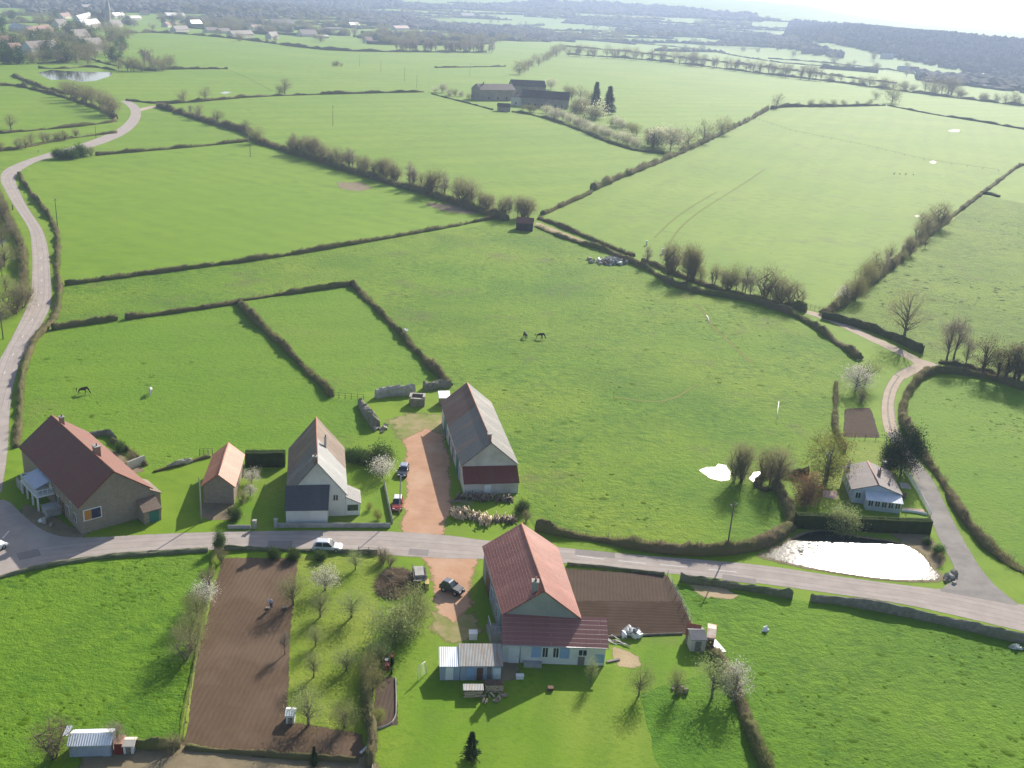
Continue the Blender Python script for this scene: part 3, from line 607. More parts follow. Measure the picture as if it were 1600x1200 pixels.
for s in (.8, 2.0, 3.2): panel(C_, cc, 0, s, .8, .95, 1.0, Glass, 'pane', .05)
panel(C_, cc, 3, 1.1, .8, 1.6, 1.0, Glass, 'pane', .05)

# ---- long barn
c = [(-7.1, 150.9), (1.6, 152.7), (-3.9, 179.0), (-12.7, 177.2)]
D_, c, rf, r0, r1 = house('long white barn with half red half grey roof beside the earth yard', c, 4.1, 7.9, W_rend,
    {3: [(0, .58, R_mixed, 'patched grey slate part of the roof'), (.58, 1, R_dull, 'dull red brown tiled far part of the roof')], 1: [(0, 1, R_slate, None)]}, 'barn', 'barn')
chimney(D_, rf[0], *(lerp(r0, r1, .06)), 7.6, 8.7, .6, .6, .2, T_brick, 0)
dd = (c[3]-c[0])/np.linalg.norm(c[3]-c[0])
mono(D_, [c[0]-dd*2.6, c[1]-dd*2.6, c[1]-dd*.04, c[0]-dd*.04], [1.9, 1.9, 3.7, 3.7], W_rend, R_far, 'lean_to_wall', 'lean_to_roof', .12)
cc = [c[0]-dd*2.6, c[1]-dd*2.6, c[1], c[0]]; door(D_, cc, 0, 3.8, 1.1, 1.6, P_white)
for s, w, h, m in ((21.5, 3.0, 3.1, P_teal), (15.5, 1.2, 2.2, P_teal), (11, 1.2, 2.2, P_grey), (5.5, 2.6, 2.9, P_teal), (3.0, 1.0, 2.1, P_blue)): door(D_, c, 3, 26.8-s, w, h, m)
for s in (18, 13, 8.5): window(D_, c, 3, 26.8-s, 1.3, .8, .9)
b = MB(); q = c[3]-dd*1.0; dn = np.array([-dd[1], dd[0]])
w0 = q+dn*.04; 
sh = empty('lean_to_shed', V3(at(688, 628), 0), 'small open shelter with bright white sheet roof at the far end of the barn', 'shed')
s0 = at(687, 635)[:2]; cc = [s0, s0+np.array([1.8, .4]), s0+np.array([1.4, 2.6]), s0+np.array([-.4, 2.2])]
mono(sh, cc, [1.8, 1.8, 2.3, 2.3], P_grey, TIN_w, 'wall', 'roof', .25)

# ---- red roofed house in the foreground
c = [(.9, 107.9), (10.2, 108.1), (7.6, 125.0), (-2.3, 123.9)]
E_, c, rf, r0, r1 = house('foreground house with large red pantile roof and long white annex with blue shutters', c, 4.5, 8.0, W_cem,
    {3: [(0, 1, R_mech, None)], 1: [(0, 1, R_mech, None)]}, cap=True, over=.25, og=(.12, .3))
chimney(E_, rf[0], *(lerp(r0, r1, .03)+np.array([-1.0, .5])), 6.9, 8.75, .75, .75, 0, W_cem, 2)
a0, a1 = np.array([1.1, 104.35]), np.array([13.45, 105.0])
a2, a3 = np.array([13.25, 108.55]), np.array([.92, 107.85])
cc = [a0, a1, a2, a3]; mono(E_, cc, [2.75, 2.75, 4.45, 4.45], W_white, R_pink, 'annex_wall', 'annex_roof', .3)
for s, w in ((4.45, .55), (5.75, .55)): window(E_, cc, 0, s+.6, .95, .62, 1.3)
for s in (3.98, 7.42): panel(E_, cc, 0, s, .9, 1.15, 1.45, P_blue, 'shutter', .06)
window(E_, cc, 0, 9.6, 1.35, .95, .75); door(E_, cc, 0, 9.5, .8, 1.2, P_grey); panel(E_, cc, 0, 11.7, .45, 1.15, 1.15, P_blue, 'hatch', .06)
door(E_, cc, 0, 1.25, 1.3, 2.1, P_white)
b = MB(); p_, d_, n_, L_ = side(cc, 0)
b.tube([V3(p_+d_*2.05+n_*.06, .05), V3(p_+d_*2.05+n_*.06, 2.7)], [.05, .05], 6); b.tube([V3(p_-d_*.2+n_*.36, 2.72), V3(p_+d_*(L_+.2)+n_*.36, 2.72)], [.06, .06], 6); b.build('gutter', M_zinc, E_)
b = MB(); b.box((*(p_+d_*3.6+n_*.5), .22), (2.2, .8, .44), .05); b.build('step', C_conc, E_)
# stair and landing on its left side
p_, d_, n_, L_ = side(c, 3)
b = MB(); s0 = L_-.9; base = p_+d_*s0
rz = math.atan2(d_[1], d_[0])
b.box((*(base+n_*.75-d_*.4), .75), (2.2, 1.4, 1.5), rz)
for k in range(6): b.box((*(base+n_*.75-d_*(1.65+.28*k)), (1.4-.23*k)/2), (.28, 1.4, 1.4-.23*k), rz)
st = b.build('stair', C_conc, E_); b = MB()
for u in np.linspace(-1.4, .7, 9): b.box((*(base+n_*1.42-d_*(.4-u)), 2.0), (.04, .04, 1.0), rz)
b.box((*(base+n_*1.42-d_*.75), 2.52), (2.2, .06, .06), rz)
for u in np.linspace(.05, 1.42, 6): b.box((*(base+n_*u+d_*.68), 2.0), (.04, .04, 1.0), rz)
b.box((*(base+n_*.72+d_*.68), 2.52), (.06, 1.42, .06), rz); b.build('railing', M_zinc, st, off=tuple(E_.matrix_basis.translation))
door(E_, c, 3, L_-1.2, 1.0, 2.1, P_teal, 1.55); window(E_, c, 3, L_-4.5, 1.4, .9, 1.2, P_blue); window(E_, c, 3, L_-8.5, 1.4, .9, 1.2, P_blue); door(E_, c, 3, L_-12.0, 2.6, 2.7, P_wood)
b = MB(); b.quad([V3(p_+n_*.08+d_*(L_), .0), V3(p_+n_*.08, .0), V3(p_+n_*.08, 3.9), V3(p_+n_*.08+d_*L_, 3.9)][::-1]); 

# ---- tin shed beside it
s0, s1 = at(687, 1063)[:2], at(782, 1063)[:2]; u = (s1-s0)/np.linalg.norm(s1-s0); v = np.array([-u[1], u[0]]); Ls = np.linalg.norm(s1-s0)
sh = empty('tin_shed', V3((s0+s1)/2+v*1.6, 0), 'tin shed with half white half grey corrugated roof left of the foreground house', 'shed')
mono(sh, [s0, s0+u*2.3, s0+u*2.3+v*3.0, s0+v*3.0], [2.0, 2.0, 2.5, 2.5], TIN_b, TIN_w, 'bay_wall', 'bay_roof', .15, .06, 'white sheet roof')
mono(sh, [s0+u*2.36, s1, s1+v*3.4, s0+u*2.36+v*3.4], [2.1, 2.1, 2.7, 2.7], TIN_b, TIN_g, 'wall', 'roof', .2, .06)
cc = [s0+u*2.36, s1, s1+v*3.4, s0+v*3.4]; door(sh, cc, 0, 2.3, .7, 1.75, P_wood); panel(sh, cc, 0, 1.2, .2, .9, 1.6, P_blue, 'board', .05); panel(sh, cc, 0, 3.4, .2, .5, 1.7, P_grey, 'board', .05); panel(sh, cc, 0, 4.3, .2, .9, 1.5, TIN_w, 'board', .05)
panel(sh, [s0, s0+u*2.3, s0+u*2.3+v*3, s0+v*3], 0, 1.1, .1, .9, 1.75, P_white, 'door', .05)

# ---- bungalow
c = [(57.9, 154.9), (65.4, 154.0), (66.3, 162.9), (58.9, 163.8)]
Gb, c, rf, r0, r1 = house('low white bungalow with grey brown roof and glazed veranda above the big pond', c, 2.5, 3.75, W_blue,
    {3: [(0, 1, R_bung, None)], 1: [(0, 1, R_bung, None)]}, 'bungalow', 'bungalow')
chimney(Gb, rf[1], *(lerp(r0, r1, .55)+np.array([1.2, 0])), 3.2, 4.3, .45, .45, .1, T_brick, 1)
chimney(Gb, rf[1], *(lerp(r0, r1, .25)+np.array([2.4, 0])), 2.8, 3.5, .3, .3, .1, P_white, 1)
chimney(Gb, rf[0], *(lerp(r0, r1, .98)+np.array([-3.2, 0])), 2.4, 3.6, .4, .4, .1, P_white, 1)
p_, d_, n_, L_ = side(c, 0); v0 = p_+d_*2.0; v1 = p_+d_*7.5
mono(Gb, [v0+n_*2.2, v1+n_*2.2, v1+n_*.03, v0+n_*.03], [1.9, 1.9, 2.45, 2.45], W_blue, corr('awning_sheet', (.70, .72, .76), (.58, .62, .70), .5), 'veranda_wall', 'awning', .2, .05)
cc = [v0+n_*2.2, v1+n_*2.2, v1, v0]
for s in np.linspace(.6, 4.9, 5): window(Gb, cc, 0, s, .75, .75, .95)
door(Gb, cc, 3, 1.1, .8, 1.8, P_white); window(Gb, c, 3, 3, .9, .9, 1.1, P_white); window(Gb, c, 3, 6.5, .9, .9, 1.1, P_white); window(Gb, c, 0, .9, .9, .8, 1.0)

# ---- white tin shed, bottom left, and the little hutches
def simple_shed(label, P, he, hr, wm, rm, name='shed', over=.15, dr=None):
    """P: near-left, near-right pixels of the front wall and a depth in metres; the ridge runs along the front."""
    a, e, dep = at(*P[0])[:2], at(*P[1])[:2], P[2]; u = (e-a)/np.linalg.norm(e-a); v = np.array([-u[1], u[0]])
    c = [a, e, e+v*dep, a+v*dep]
    root, c2, rf, r0, r1 = house(label, [c[1], c[2], c[3], c[0]], he, hr, wm, {3: [(0, 1, rm, None)], 1: [(0, 1, rm, None)]}, name, 'shed', None, False, over, None, (.12, .12))
    if dr: door(root, c, 0, np.linalg.norm(e-a)*dr[0], dr[1], dr[2], dr[3])
    return root, c
sh, c = simple_shed('white corrugated tin shed in the bottom left corner among bushes', ((109, 1183), (174, 1181), 2.1), 1.5, 1.95, TIN_b, TIN_w, 'tin_shed', .2)
door(sh, c, 0, 3.6, .8, 1.3, TIN_b)
b = MB(); p = at(107, 1160)[:2]; b.box((*p, 1.45), (.6, 1.6, .08), .1); b.build('canopy', TIN_b, sh)
sh, c = simple_shed('small hutch with cream sheet roof and dark red side beside the white tin shed', ((193, 1178), (209, 1178), 1.2), .95, 1.15, P_white, mat('cream_sheet', (.62, .56, .48), (.55, .49, .42), 1), 'hutch', .1, (.5, .5, .9, P_grey))
b = MB(); b.box((*(at(188, 1172)[:2]), .65), (.8, 1.3, 1.3), .1); b.box((*(at(188, 1172)[:2]), 1.34), (.9, 1.4, .07), .1, 1); b.build('side_box', [mat('dark_red_paint', (.22, .03, .02), (.16, .025, .02), 2), TIN_r], sh)
sh, c = simple_shed('white garden box with pale lid at the edge of the brown vegetable plot', ((447, 1131), (460, 1131), 1.3), 1.0, 1.25, P_white, TIN_w, 'hutch', .06, (.5, .5, .8, P_grey))
# three sheds by the wire fence
sh, c = simple_shed('small hut with orange red tiled roof by the wire fence corner', ((1070, 1006), (1090, 1010), 2.2), 1.5, 2.3, W_stone, R_org, 'hut', .15, (.5, .7, 1.4, P_wood))
sh, c = simple_shed('grey hut with rounded grey sheet roof between the orange hut and white crate', ((1078, 1018), (1101, 1018), 2.6), 1.7, 2.2, W_rend, mat('grey_felt', (.27, .25, .25), (.22, .21, .21), 1), 'hut', .1, (.5, .8, 1.5, P_grey))
sh, c = simple_shed('narrow hut with cream and orange sheet roof next to the grey hut', ((1103, 1013), (1114, 1015), 3.0), 1.6, 1.9, P_grey, mat('cream_orange_sheet', (.66, .58, .50), (.50, .25, .14), .8), 'hut', .08, (.5, .6, 1.3, P_wood))
b = MB(); b.box((0, 0, .35), (.9, 2.6, .5)); b.box((0, 0, .63), (1.0, 2.7, .06), 0, 1); b.box((0, .9, .05), (.6, .2, .1)); b.box((0, -.9, .05), (.6, .2, .1))
o = b.build('trough', [P_grey, P_white], None, V3(at(1120, 1016), 0), (0, 0, 0)); o.rotation_euler = (0, 0, .35); tag(o, 'pale covered trough standing at an angle beside the narrow hut', 'trough')
# dark hut in the hedge corner
sh, c = simple_shed('dark tumbledown hut in the hedge corner at the head of the green lane', ((806, 360), (832, 362), 5.0), 2.8, 4.2, mat('dark_boards', (.07, .06, .055), (.05, .045, .04), 1), R_vred, 'hut', .3)
# ---- far manor farm
def far_house(label, P0, P1, dep, he, hr, wm, rm, name='house', cat='house', group=None, win=0, rside=None):
    a, e = gp(*P0), gp(*P1); z0 = min(a[2], e[2]); a, e = a[:2], e[:2]; u = (e-a)/np.linalg.norm(e-a); v = np.array([-u[1], u[0]])
    c = [e, e+v*dep, a+v*dep, a]; m0 = sum(c)/4; root = empty(name, V3(m0, z0), label, cat, group)
    b = MB(); pent(b, c, he, hr); w = b.build('wall', wm, root, off=V3(m0, 0))
    r0 = (c[0]+c[1])/2; r1 = (c[2]+c[3])/2; off = V3(m0, 0); b = MB()
    for (p, q, s) in ((c[0], c[3], 1), (c[1], c[2], -1)):
        d = (r0-p)/np.linalg.norm(r0-p)*.4; sl_ = (hr-he)/np.linalg.norm(r0-p)*.4; ux = (r1-r0)/np.linalg.norm(r1-r0)*.3
        T = [V3(p-d-ux, he-sl_), V3(q-d+ux, he-sl_), V3(r1+ux, hr), V3(r0-ux, hr)]; T2 = [(x, y, z+.18) for x, y, z in T]
        b.add(T+T2, [(0, 1, 2, 3), (4, 5, 6, 7), (0, 1, 5, 4), (1, 2, 6, 5), (2, 3, 7, 6), (3, 0, 4, 7)])
    rf = b.build('roof', rm, root, off=off)
    cc = [a, e, e+v*dep, a+v*dep]; L = np.linalg.norm(e-a)
    for s in np.linspace(L/(win+1), L-L/(win+1), win) if win else ():
        p, d, n, _ = side(cc, 0); b = MB(); b.box((*(p+d*s+n*.06), 1.7), (1.1, .12, 1.5), math.atan2(d[1], d[0])); b.build('window', Glass, root, off=off)
    if win:
        b = MB(); p = lerp(r0, r1, .8); b.box((*p, hr+.5), (.9, .9, 2.0)); b.build('chimney', T_brick, rf, off=off)
    return root
W_farm = mat('far_stone', (.30, .25, .21), (.24, .20, .17), .3, .9, c3=(.36, .30, .25), s3=.1)
W_vill = mat('far_wall', (.55, .50, .44), (.46, .42, .37), .2, .9)
far_house('left wing of the manor farm with dark roof and stone arch', (750, 157), (805, 157), 13, 8, 12, W_farm, R_vdark, 'farm_building', 'farm building', None, 3)
far_house('long middle wing of the manor farm behind the front range', (800, 148), (852, 150), 11, 7.5, 12, W_farm, R_vdark, 'farm_building', 'farm building', None, 0)
far_house('front range of the manor farm with dark roof and pale stone front', (815, 166), (888, 171), 11, 7, 12, W_farm, R_vdark, 'farm_building', 'farm building', None, 6)
far_house('short pale linking building in the manor farm yard', (798, 164), (814, 166), 10, 6.5, 8.5, W_vill, R_vdark, 'farm_building', 'farm building', None, 1)
far_house('low outbuilding with dark roof in front of the manor farm', (778, 174), (797, 175), 6, 3.5, 5.5, W_farm, R_vdark, 'farm_building', 'farm building')
# ---- village houses on the hill
VH = [((14, 51), (46, 53), 12, 4, 9, W_vill, R_vbright, 'village barn with bright white sheet roof on the far left'),
 ((0, 70), (26, 69), 12, 4, 8, W_vill, R_vred, 'low red roofed barn at the left edge of the village'),
 ((50, 57), (84, 54), 12, 5, 10, W_vill, R_vred, 'rusty roofed barn behind the big dark tree in the village'),
 ((50, 87), (95, 83), 11, 6, 12, W_blue, R_vdark, 'house with pale blue gable just above the village pond'),
 ((108, 20), (120, 20), 9, 5, 11, W_vill, R_vbright, 'small house with bright roof at the top of the village'),
 ((126, 36), (146, 32), 12, 6, 13, W_vill, R_vbright, 'white roofed house below and left of the church'),
 ((132, 46), (158, 43), 12, 6, 12, W_vill, R_vbright, 'broad white roofed house in the middle of the village'),
 ((116, 66), (142, 64), 11, 6, 13, W_vill, R_vdark, 'tall gabled house with dark roof below the church'),
 ((141, 82), (165, 80), 11, 6, 13, W_vill, R_vdark, 'dark roofed house with one bright gable above the copse'),
 ((132, 18), (147, 16), 10, 6, 13, W_vill, R_vdark, 'dark roofed house left of the church spire'),
 ((179, 29), (196, 28), 10, 5, 10, W_vill, R_vbright, 'white roofed house right of the church'),
 ((204, 32), (222, 31), 10, 4, 8, W_vill, R_vbright, 'small white roofed house second to the right of the church'),
 ((236, 20), (257, 20), 11, 5, 11, W_vill, R_vdark, 'grey house with pale gable on the village skyline'),
 ((262, 29), (291, 28), 14, 5, 11, W_vill, R_vbright, 'large white roofed barn right of the village'),
 ((262, 43), (279, 42), 10, 5, 9, W_vill, R_vred, 'pinkish roofed house beside the large white barn'),
 ((275, 51), (296, 50), 9, 4, 9, W_vill, R_vdark, 'dark roofed cottage with white gable at the end of the field hedge'),
 ((324, 52), (343, 52), 9, 4, 8, W_vill, R_vdark, 'left one of two dark roofed bungalows in a row'),
 ((344, 53), (361, 53), 9, 4, 8, W_vill, R_vdark, 'right one of two dark roofed bungalows in a row'),
 ((364, 60), (397, 59), 10, 5, 10, W_vill, R_vdark, 'dark roofed house with white gable beyond the big far field'),
 ((426, 42), (462, 42), 16, 7, 14, W_farm, R_vdark, 'big dark barn among trees beyond the big far field'),
 ((511, 48), (536, 48), 12, 4, 6, W_farm, R_vdark, 'low long dark shed beside the big dark barn'),
 ((472, 58), (497, 58), 11, 4, 11, W_vill, R_vdark, 'dark roofed house with dormers above the field hedge'),
 ((495, 60), (514, 60), 8, 3, 5, W_vill, R_vbright, 'low white roofed annex beside the house with dormers'),
 ((424, 62), (436, 61), 9, 4, 10, W_vill, R_vdark, 'small cottage with white gable near the field hedge'),
 ((573, 68), (583, 68), 8, 4, 9, W_vill, R_vred, 'small white gabled cottage behind the field hedge'),
 ((618, 48), (640, 48), 12, 5, 10, W_vill, R_vred, 'hazy farm house beyond the poplar belt'),
 ((722, 27), (742, 27), 14, 6, 13, W_vill, R_vdark, 'hazy hilltop house left of the wood'),
 ((1276, 84), (1284, 84), 12, 9, 13, W_vill, R_vbright, 'tall white house far off beside a tree'),
 ((1378, 92), (1396, 93), 14, 6, 11, W_vill, R_vbright, 'bright house at the foot of the wooded hill'),
 ((92, 44), (108, 43), 10, 5, 11, W_vill, R_vdark, 'dark roofed house between the rusty barn and the white roofs'),
 ((98, 30), (112, 29), 9, 5, 10, W_vill, R_vred, 'small red roofed house above the dark roofed one'),
 ((176, 44), (192, 43), 9, 5, 11, W_vill, R_vdark, 'dark gabled house just right of the broad white roof'),
 ((222, 24), (234, 24), 9, 5, 10, W_vill, R_vred, 'red roofed cottage on the village skyline'),
 ((196, 38), (212, 38), 9, 4, 9, W_vill, R_vdark, 'dark cottage below the small white roofed house'),
 ((300, 40), (316, 40), 9, 4, 9, W_vill, R_vbright, 'pale roofed cottage among trees right of the village'),
 ((20, 84), (38, 83), 9, 4, 9, W_vill, R_vred, 'rust roofed cottage left of the pale blue gable'),
 ((396, 47), (412, 47), 10, 4, 9, W_vill, R_vred, 'small house left of the big dark barn'),
 ((548, 42), (562, 42), 9, 4, 9, W_vill, R_vbright, 'pale house right of the low dark shed'),
 ((1404, 111), (1420, 112), 12, 4, 9, W_vill, R_vbright, 'left white house in the far hamlet under the wooded hill'),
 ((1422, 112), (1436, 113), 12, 4, 9, W_vill, R_vred, 'right house in the far hamlet under the wooded hill')]
for P0, P1, dep, he, hr, wm, rm, lb in VH: far_house(lb, P0, P1, dep, he, hr, wm, rm, 'house', 'house', 'houses of the far village', 0)
for (x0, y0, x1, y1, lb) in ((1510, 121, 1524, 122, 'largest of three white greenhouse tunnels under the wood'), (1530, 121, 1540, 121, 'middle one of three white greenhouse tunnels under the wood'), (1542, 122, 1552, 122, 'right one of three white greenhouse tunnels under the wood')):
    a, e = gp(x0, y0)[:2], gp(x1, y1)[:2]; L = np.linalg.norm(e-a); b = MB(); A_ = np.linspace(0, math.pi, 9); R_ = 7.0; D2 = 9.0
    V_ = [(L*k, -math.cos(t_)*D2/2+D2/2, math.sin(t_)*R_) for k in (0, 1) for t_ in A_]
    b.add(V_, [(i, i+1, 10+i, 9+i) for i in range(8)]+[tuple(range(8, -1, -1)), tuple(range(9, 18))]); o = b.build('greenhouse', R_vbright, None, V3(a, float(hill(*a))), (0, 0, 0))
    o.rotation_euler = (0, 0, math.atan2(*(e-a)[::-1])); tag(o, lb, 'greenhouse', 'white tunnels under the wood')
# church
p = gp(160, 34); ch = empty('church', p, 'village church with tall pointed grey spire', 'church'); o3 = tuple(p)
b = MB(); q = p[:2]; cc = [q+np.array(k) for k in ((-18, -5), (6, -5), (6, 5), (-18, 5))]; pent(b, [cc[1], cc[2], cc[3], cc[0]], p[2]+8, p[2]+14, p[2]); b.build('wall', W_farm, ch)
r0, r1 = q+np.array([6, 0]), q+np.array([-18, 0])
b = MB()
for s in (-1, 1): b.quad([V3(q+np.array([6.3, s*5.4]), p[2]+7.7), V3(q+np.array([-18.3, s*5.4]), p[2]+7.7), V3(r1, p[2]+14.2), V3(r0, p[2]+14.2)][::s])
b.build('roof', R_vdark, ch)
b = MB(); t0 = q+np.array([11, 0]); b.box((*t0, p[2]+10), (7, 7, 20)); b.build('tower', W_farm, ch)
b = MB(); b.add([V3(t0+np.array(k), p[2]+20) for k in ((-3.9, -3.9), (3.9, -3.9), (3.9, 3.9), (-3.9, 3.9))]+[V3(t0, p[2]+42)], [(0, 1, 4), (1, 2, 4), (2, 3, 4), (3, 0, 4), (3, 2, 1, 0)]); b.build('spire', mat('spire_slate', (.20, .2, .21), (.15, .15, .16), .3, .5), ch)
# ------------------------------------------------------------------ vegetation
B_bark = mat('bark', (.19, .155, .115), (.14, .115, .085), 2.5, .95)
B_ivy = mat('ivy_bark', (.05, .06, .03), (.08, .07, .045), 2.5, .9)
L_twig = mat('bare_twigs', (.275, .245, .14), (.21, .185, .105), .5, .95, .05, transl=.45, vary=True)
L_twig2 = mat('grey_twigs', (.28, .245, .19), (.21, .18, .14), .5, .95, .05, transl=.45, vary=True)
L_bud = mat('olive_buds', (.27, .285, .10), (.20, .205, .075), .6, .9, .1, transl=.5, vary=True)
L_will = mat('willow_leaves', (.33, .37, .17), (.25, .29, .12), .5, .9, .1, transl=.45, vary=True)
L_yel = mat('yellow_leaves', (.34, .34, .06), (.26, .28, .05), .5, .9, .1, transl=.45, vary=True)
L_green = mat('green_leaves', (.07, .15, .025), (.045, .10, .02), .6, .9, .1, transl=.35, vary=True)
L_dark = mat('dark_needles', (.030, .058, .022), (.02, .04, .017), .7, .9, .1, transl=.1, vary=True)
L_bluec = mat('conifer_needles', (.035, .062, .045), (.025, .045, .032), .3, .9, .1, transl=.1, vary=True)
L_white = mat('blossom', (.78, .74, .68), (.66, .63, .52), .7, .9, .1, transl=.4, vary=True)
L_cream = mat('cream_blossom', (.35, .40, .15), (.26, .32, .10), .7, .9, .1, transl=.4, vary=True)
L_red = mat('red_buds', (.30, .12, .06), (.2, .09, .05), .8, .9, .1, transl=.35)
H_br = mat('hedge_brown', (.21, .165, .10), (.165, .16, .065), .35, .95, .05, .5, 2, transl=.3, c3=(.13, .16, .045), s3=.06)
H_gr = mat('hedge_green', (.15, .175, .055), (.19, .185, .08), .4, .95, .05, .5, 2, transl=.3, c3=(.21, .17, .10), s3=.07)
H_dk = mat('hedge_dark', (.075, .095, .04), (.11, .115, .055), .5, .95, .05, .5, 2, transl=.2)
H_tw = mat('hedge_twigs', (.30, .235, .145), (.20, .21, .085), .3, .95, .05, transl=.3)
H_clip = mat('clipped_hedge', (.05, .075, .02), (.035, .055, .016), .9, .95, .05, .4, 3, transl=.2)
def ell(n, a, b, c, shell=.35):
    q = RNG.normal(size=(n, 3)); q /= np.linalg.norm(q, axis=1, keepdims=True); r = RNG.uniform(shell, 1, n)**.6
    return q*r[:, None]*np.array([a, b, c])
def leaf_tris(C, s):
    n = len(C); a = RNG.normal(size=(n, 3)); a /= np.linalg.norm(a, axis=1, keepdims=True); q = RNG.normal(size=(n, 3)); b = np.cross(a, q); b /= np.linalg.norm(b, axis=1, keepdims=True)
    s = (s*RNG.uniform(.6, 1.4, n))[:, None]
    return np.stack([C-a*s*.5-b*s*.4, C+a*s*.5-b*s*.4, C+b*s*.6], 1).reshape(-1, 3)
def make_tree(H, cw, z0, nclump, ntw, tl, tw, leaf=None, trunk=1, lean=.0, shape='round', tr=.028, up=.35):
    """Skeleton and crown of a broadleaf tree: returns (trunk MB, crown triangles by material slot)."""
    T = MB(); tr *= H; ch = H-z0; stems = []
    for k in range(trunk):
        a = RNG.uniform(0, 6.28); o = (0 if trunk == 1 else cw*.16); bx, by = o*math.cos(a), o*math.sin(a)
        hgt = H*RNG.uniform(.62, .78); P = np.stack([np.linspace(0, 1, 6)**1.3*bx*2.2+bx*.3+RNG.normal(0, .012*H, 6).cumsum()*.6, np.linspace(0, 1, 6)**1.3*by*2.2+by*.3+RNG.normal(0, .012*H, 6).cumsum()*.6, np.linspace(-.1, hgt, 6)], 1)
        R = tr/math.sqrt(trunk)*np.linspace(1.15, .3, 6); T.tube(P, R, 6, 0); stems.append(P)
    if shape == 'tall': C = ell(nclump, cw*.5, cw*.5, ch*.5, .15)
    elif shape == 'vase':
        C = ell(nclump, cw*.5, cw*.5, ch*.5, .45); C[:, :2] *= (.55+.55*((C[:, 2]+ch*.5)/ch))[:, None]
    else: C = ell(nclump, cw*.5, cw*.5, ch*.5, .5)
    C[:, 2] += z0+ch*.5; C[:, :2] *= RNG.uniform(.78, 1.12, (nclump, 1))
    for c in C:
        P = stems[RNG.integers(len(stems))]; zt = np.clip(c[2]*RNG.uniform(.35, .75), z0*.6, P[-1, 2]); s = np.array([np.interp(zt, P[:, 2], P[:, 0]), np.interp(zt, P[:, 2], P[:, 1]), zt])
        m = (s+c)/2+np.array([0, 0, -.06*H*(.3-up)])+RNG.normal(0, .02*H, 3)
        T.tube([s, m, c], [tr*.34, tr*.2, tr*.07], 4, 0, False)
    K = np.repeat(C, ntw, 0); cen = np.array([0, 0, z0+ch*.35]); spread = cw*.13
    D = (K-cen); D /= np.linalg.norm(D, axis=1, keepdims=True); D += RNG.normal(0, .65, K.shape); D[:, 2] += up
    Q = K+RNG.normal(0, spread, K.shape)*np.array([1, 1, .8])
    out = [slivers(Q-D*tl*.3, D, tl*RNG.uniform(.6, 1.3, len(Q)), tw)]
    if leaf:
        K = np.repeat(C, leaf[0], 0); out.append(leaf_tris(K+RNG.normal(0, spread*1.15, K.shape), leaf[1]))
    return T, out
PROTO = {}
def proto(kind, T, tris, mats, far=False, bark=B_bark):
    if far:
        c = MB()
        for k, q in enumerate(tris): c.tris(q, k)
        PROTO.setdefault(kind, []).append((T.mesh('trunk', bark), c.mesh('crown', mats)))
        b = MB()
        off = len(b.v); b.add(T.v, T.f, 0)
        for k, q in enumerate(tris): b.tris(q, k+1)
        PROTO.setdefault(kind+'_mass', []).append(b.mesh(kind, [bark]+mats))
    else:
        c = MB()
        for k, q in enumerate(tris): c.tris(q, k)
        PROTO.setdefault(kind, []).append((T.mesh('trunk', bark), c.mesh('crown', mats)))
# near prototypes, all ten metres tall
for k in range(3): proto('bare', *make_tree(10, 9.5, 2.2, 34, 55, 1.3, .05, None, 1, tr=.035), [L_twig])
for k in range(2): proto('ivy', *make_tree(10, 6.0, 2.5, 26, 60, 1.3, .05, (26, .22), 1, tr=.04), [L_twig, L_dark], bark=B_ivy)
for k in range(2): proto('slim', *make_tree(10, 4.6, 2.2, 22, 55, 1.3, .045, None, 1, shape='tall', tr=.02, up=.8), [L_twig2])
for k in range(3): proto('thicket', *make_tree(10, 9.5, .6, 40, 48, 1.5, .055, (10, .25), 5, tr=.045, up=.6), [L_twig, L_bud])
for k in range(2): proto('bud', *make_tree(10, 9.5, 2.2, 34, 50, 1.1, .05, (60, .26), 1), [L_twig, L_bud])
for k in range(2): proto('fruit', *make_tree(10, 11, 2.4, 30, 26, 1.3, .06, (75, .27), 1, tr=.04, shape='vase'), [L_twig2, L_cream])
for k in range(2): proto('white', *make_tree(10, 10, 2.0, 30, 30, 1.1, .08, (60, .36), 1, tr=.04), [L_twig2, L_white])
for k in range(2): proto('willow', *make_tree(10, 10.5, .4, 44, 50, 1.4, .06, (90, .30), 4, tr=.03, up=.7), [L_bud, L_will])
for k in range(1): proto('yellow', *make_tree(10, 8.5, 1.5, 36, 60, 1.5, .05, (70, .26), 1, up=-.5), [L_bud, L_yel])
for k in range(2): proto('shrub', *make_tree(10, 13, .2, 40, 50, 1.6, .10, (110, .60), 4, tr=.03, up=.5), [L_twig, L_green])
for k in range(1): proto('redbush', *make_tree(10, 9, .8, 34, 70, 1.5, .08, (50, .4), 4, tr=.03, up=.6), [L_twig, L_red])
for k in range(1): proto('evergreen', *make_tree(10, 9.5, .8, 60, 70, 1.1, .10, (70, .26), 1, tr=.03, up=.1), [L_dark, L_dark])
def conifer(H, w, n, tl, tw):
    T = MB(); T.tube([(0, 0, -.1), (0, 0, H*.5), (0, 0, H)], [.02*H, .012*H, .002*H], 6)
    z = H*(.08+.92*RNG.uniform(0, 1, n)**1.3); a = RNG.uniform(0, 6.28, n); r = w*.5*(1-z/H)**.85*RNG.uniform(.25, 1.05, n)*(.8+.35*np.sin(a*3+z*1.7))
    C = np.stack([r*np.cos(a), r*np.sin(a), z], 1); D = np.stack([np.cos(a), np.sin(a), RNG.normal(-.25, .35, n)], 1)
    return T, [slivers(C, D, tl*RNG.uniform(.6, 1.3, n), tw)]
proto('conifer', *conifer(10, 5.2, 2600, .9, .22), [L_bluec])
proto('cypress', *conifer(10, 6.5, 2600, .8, .22), [L_dark])
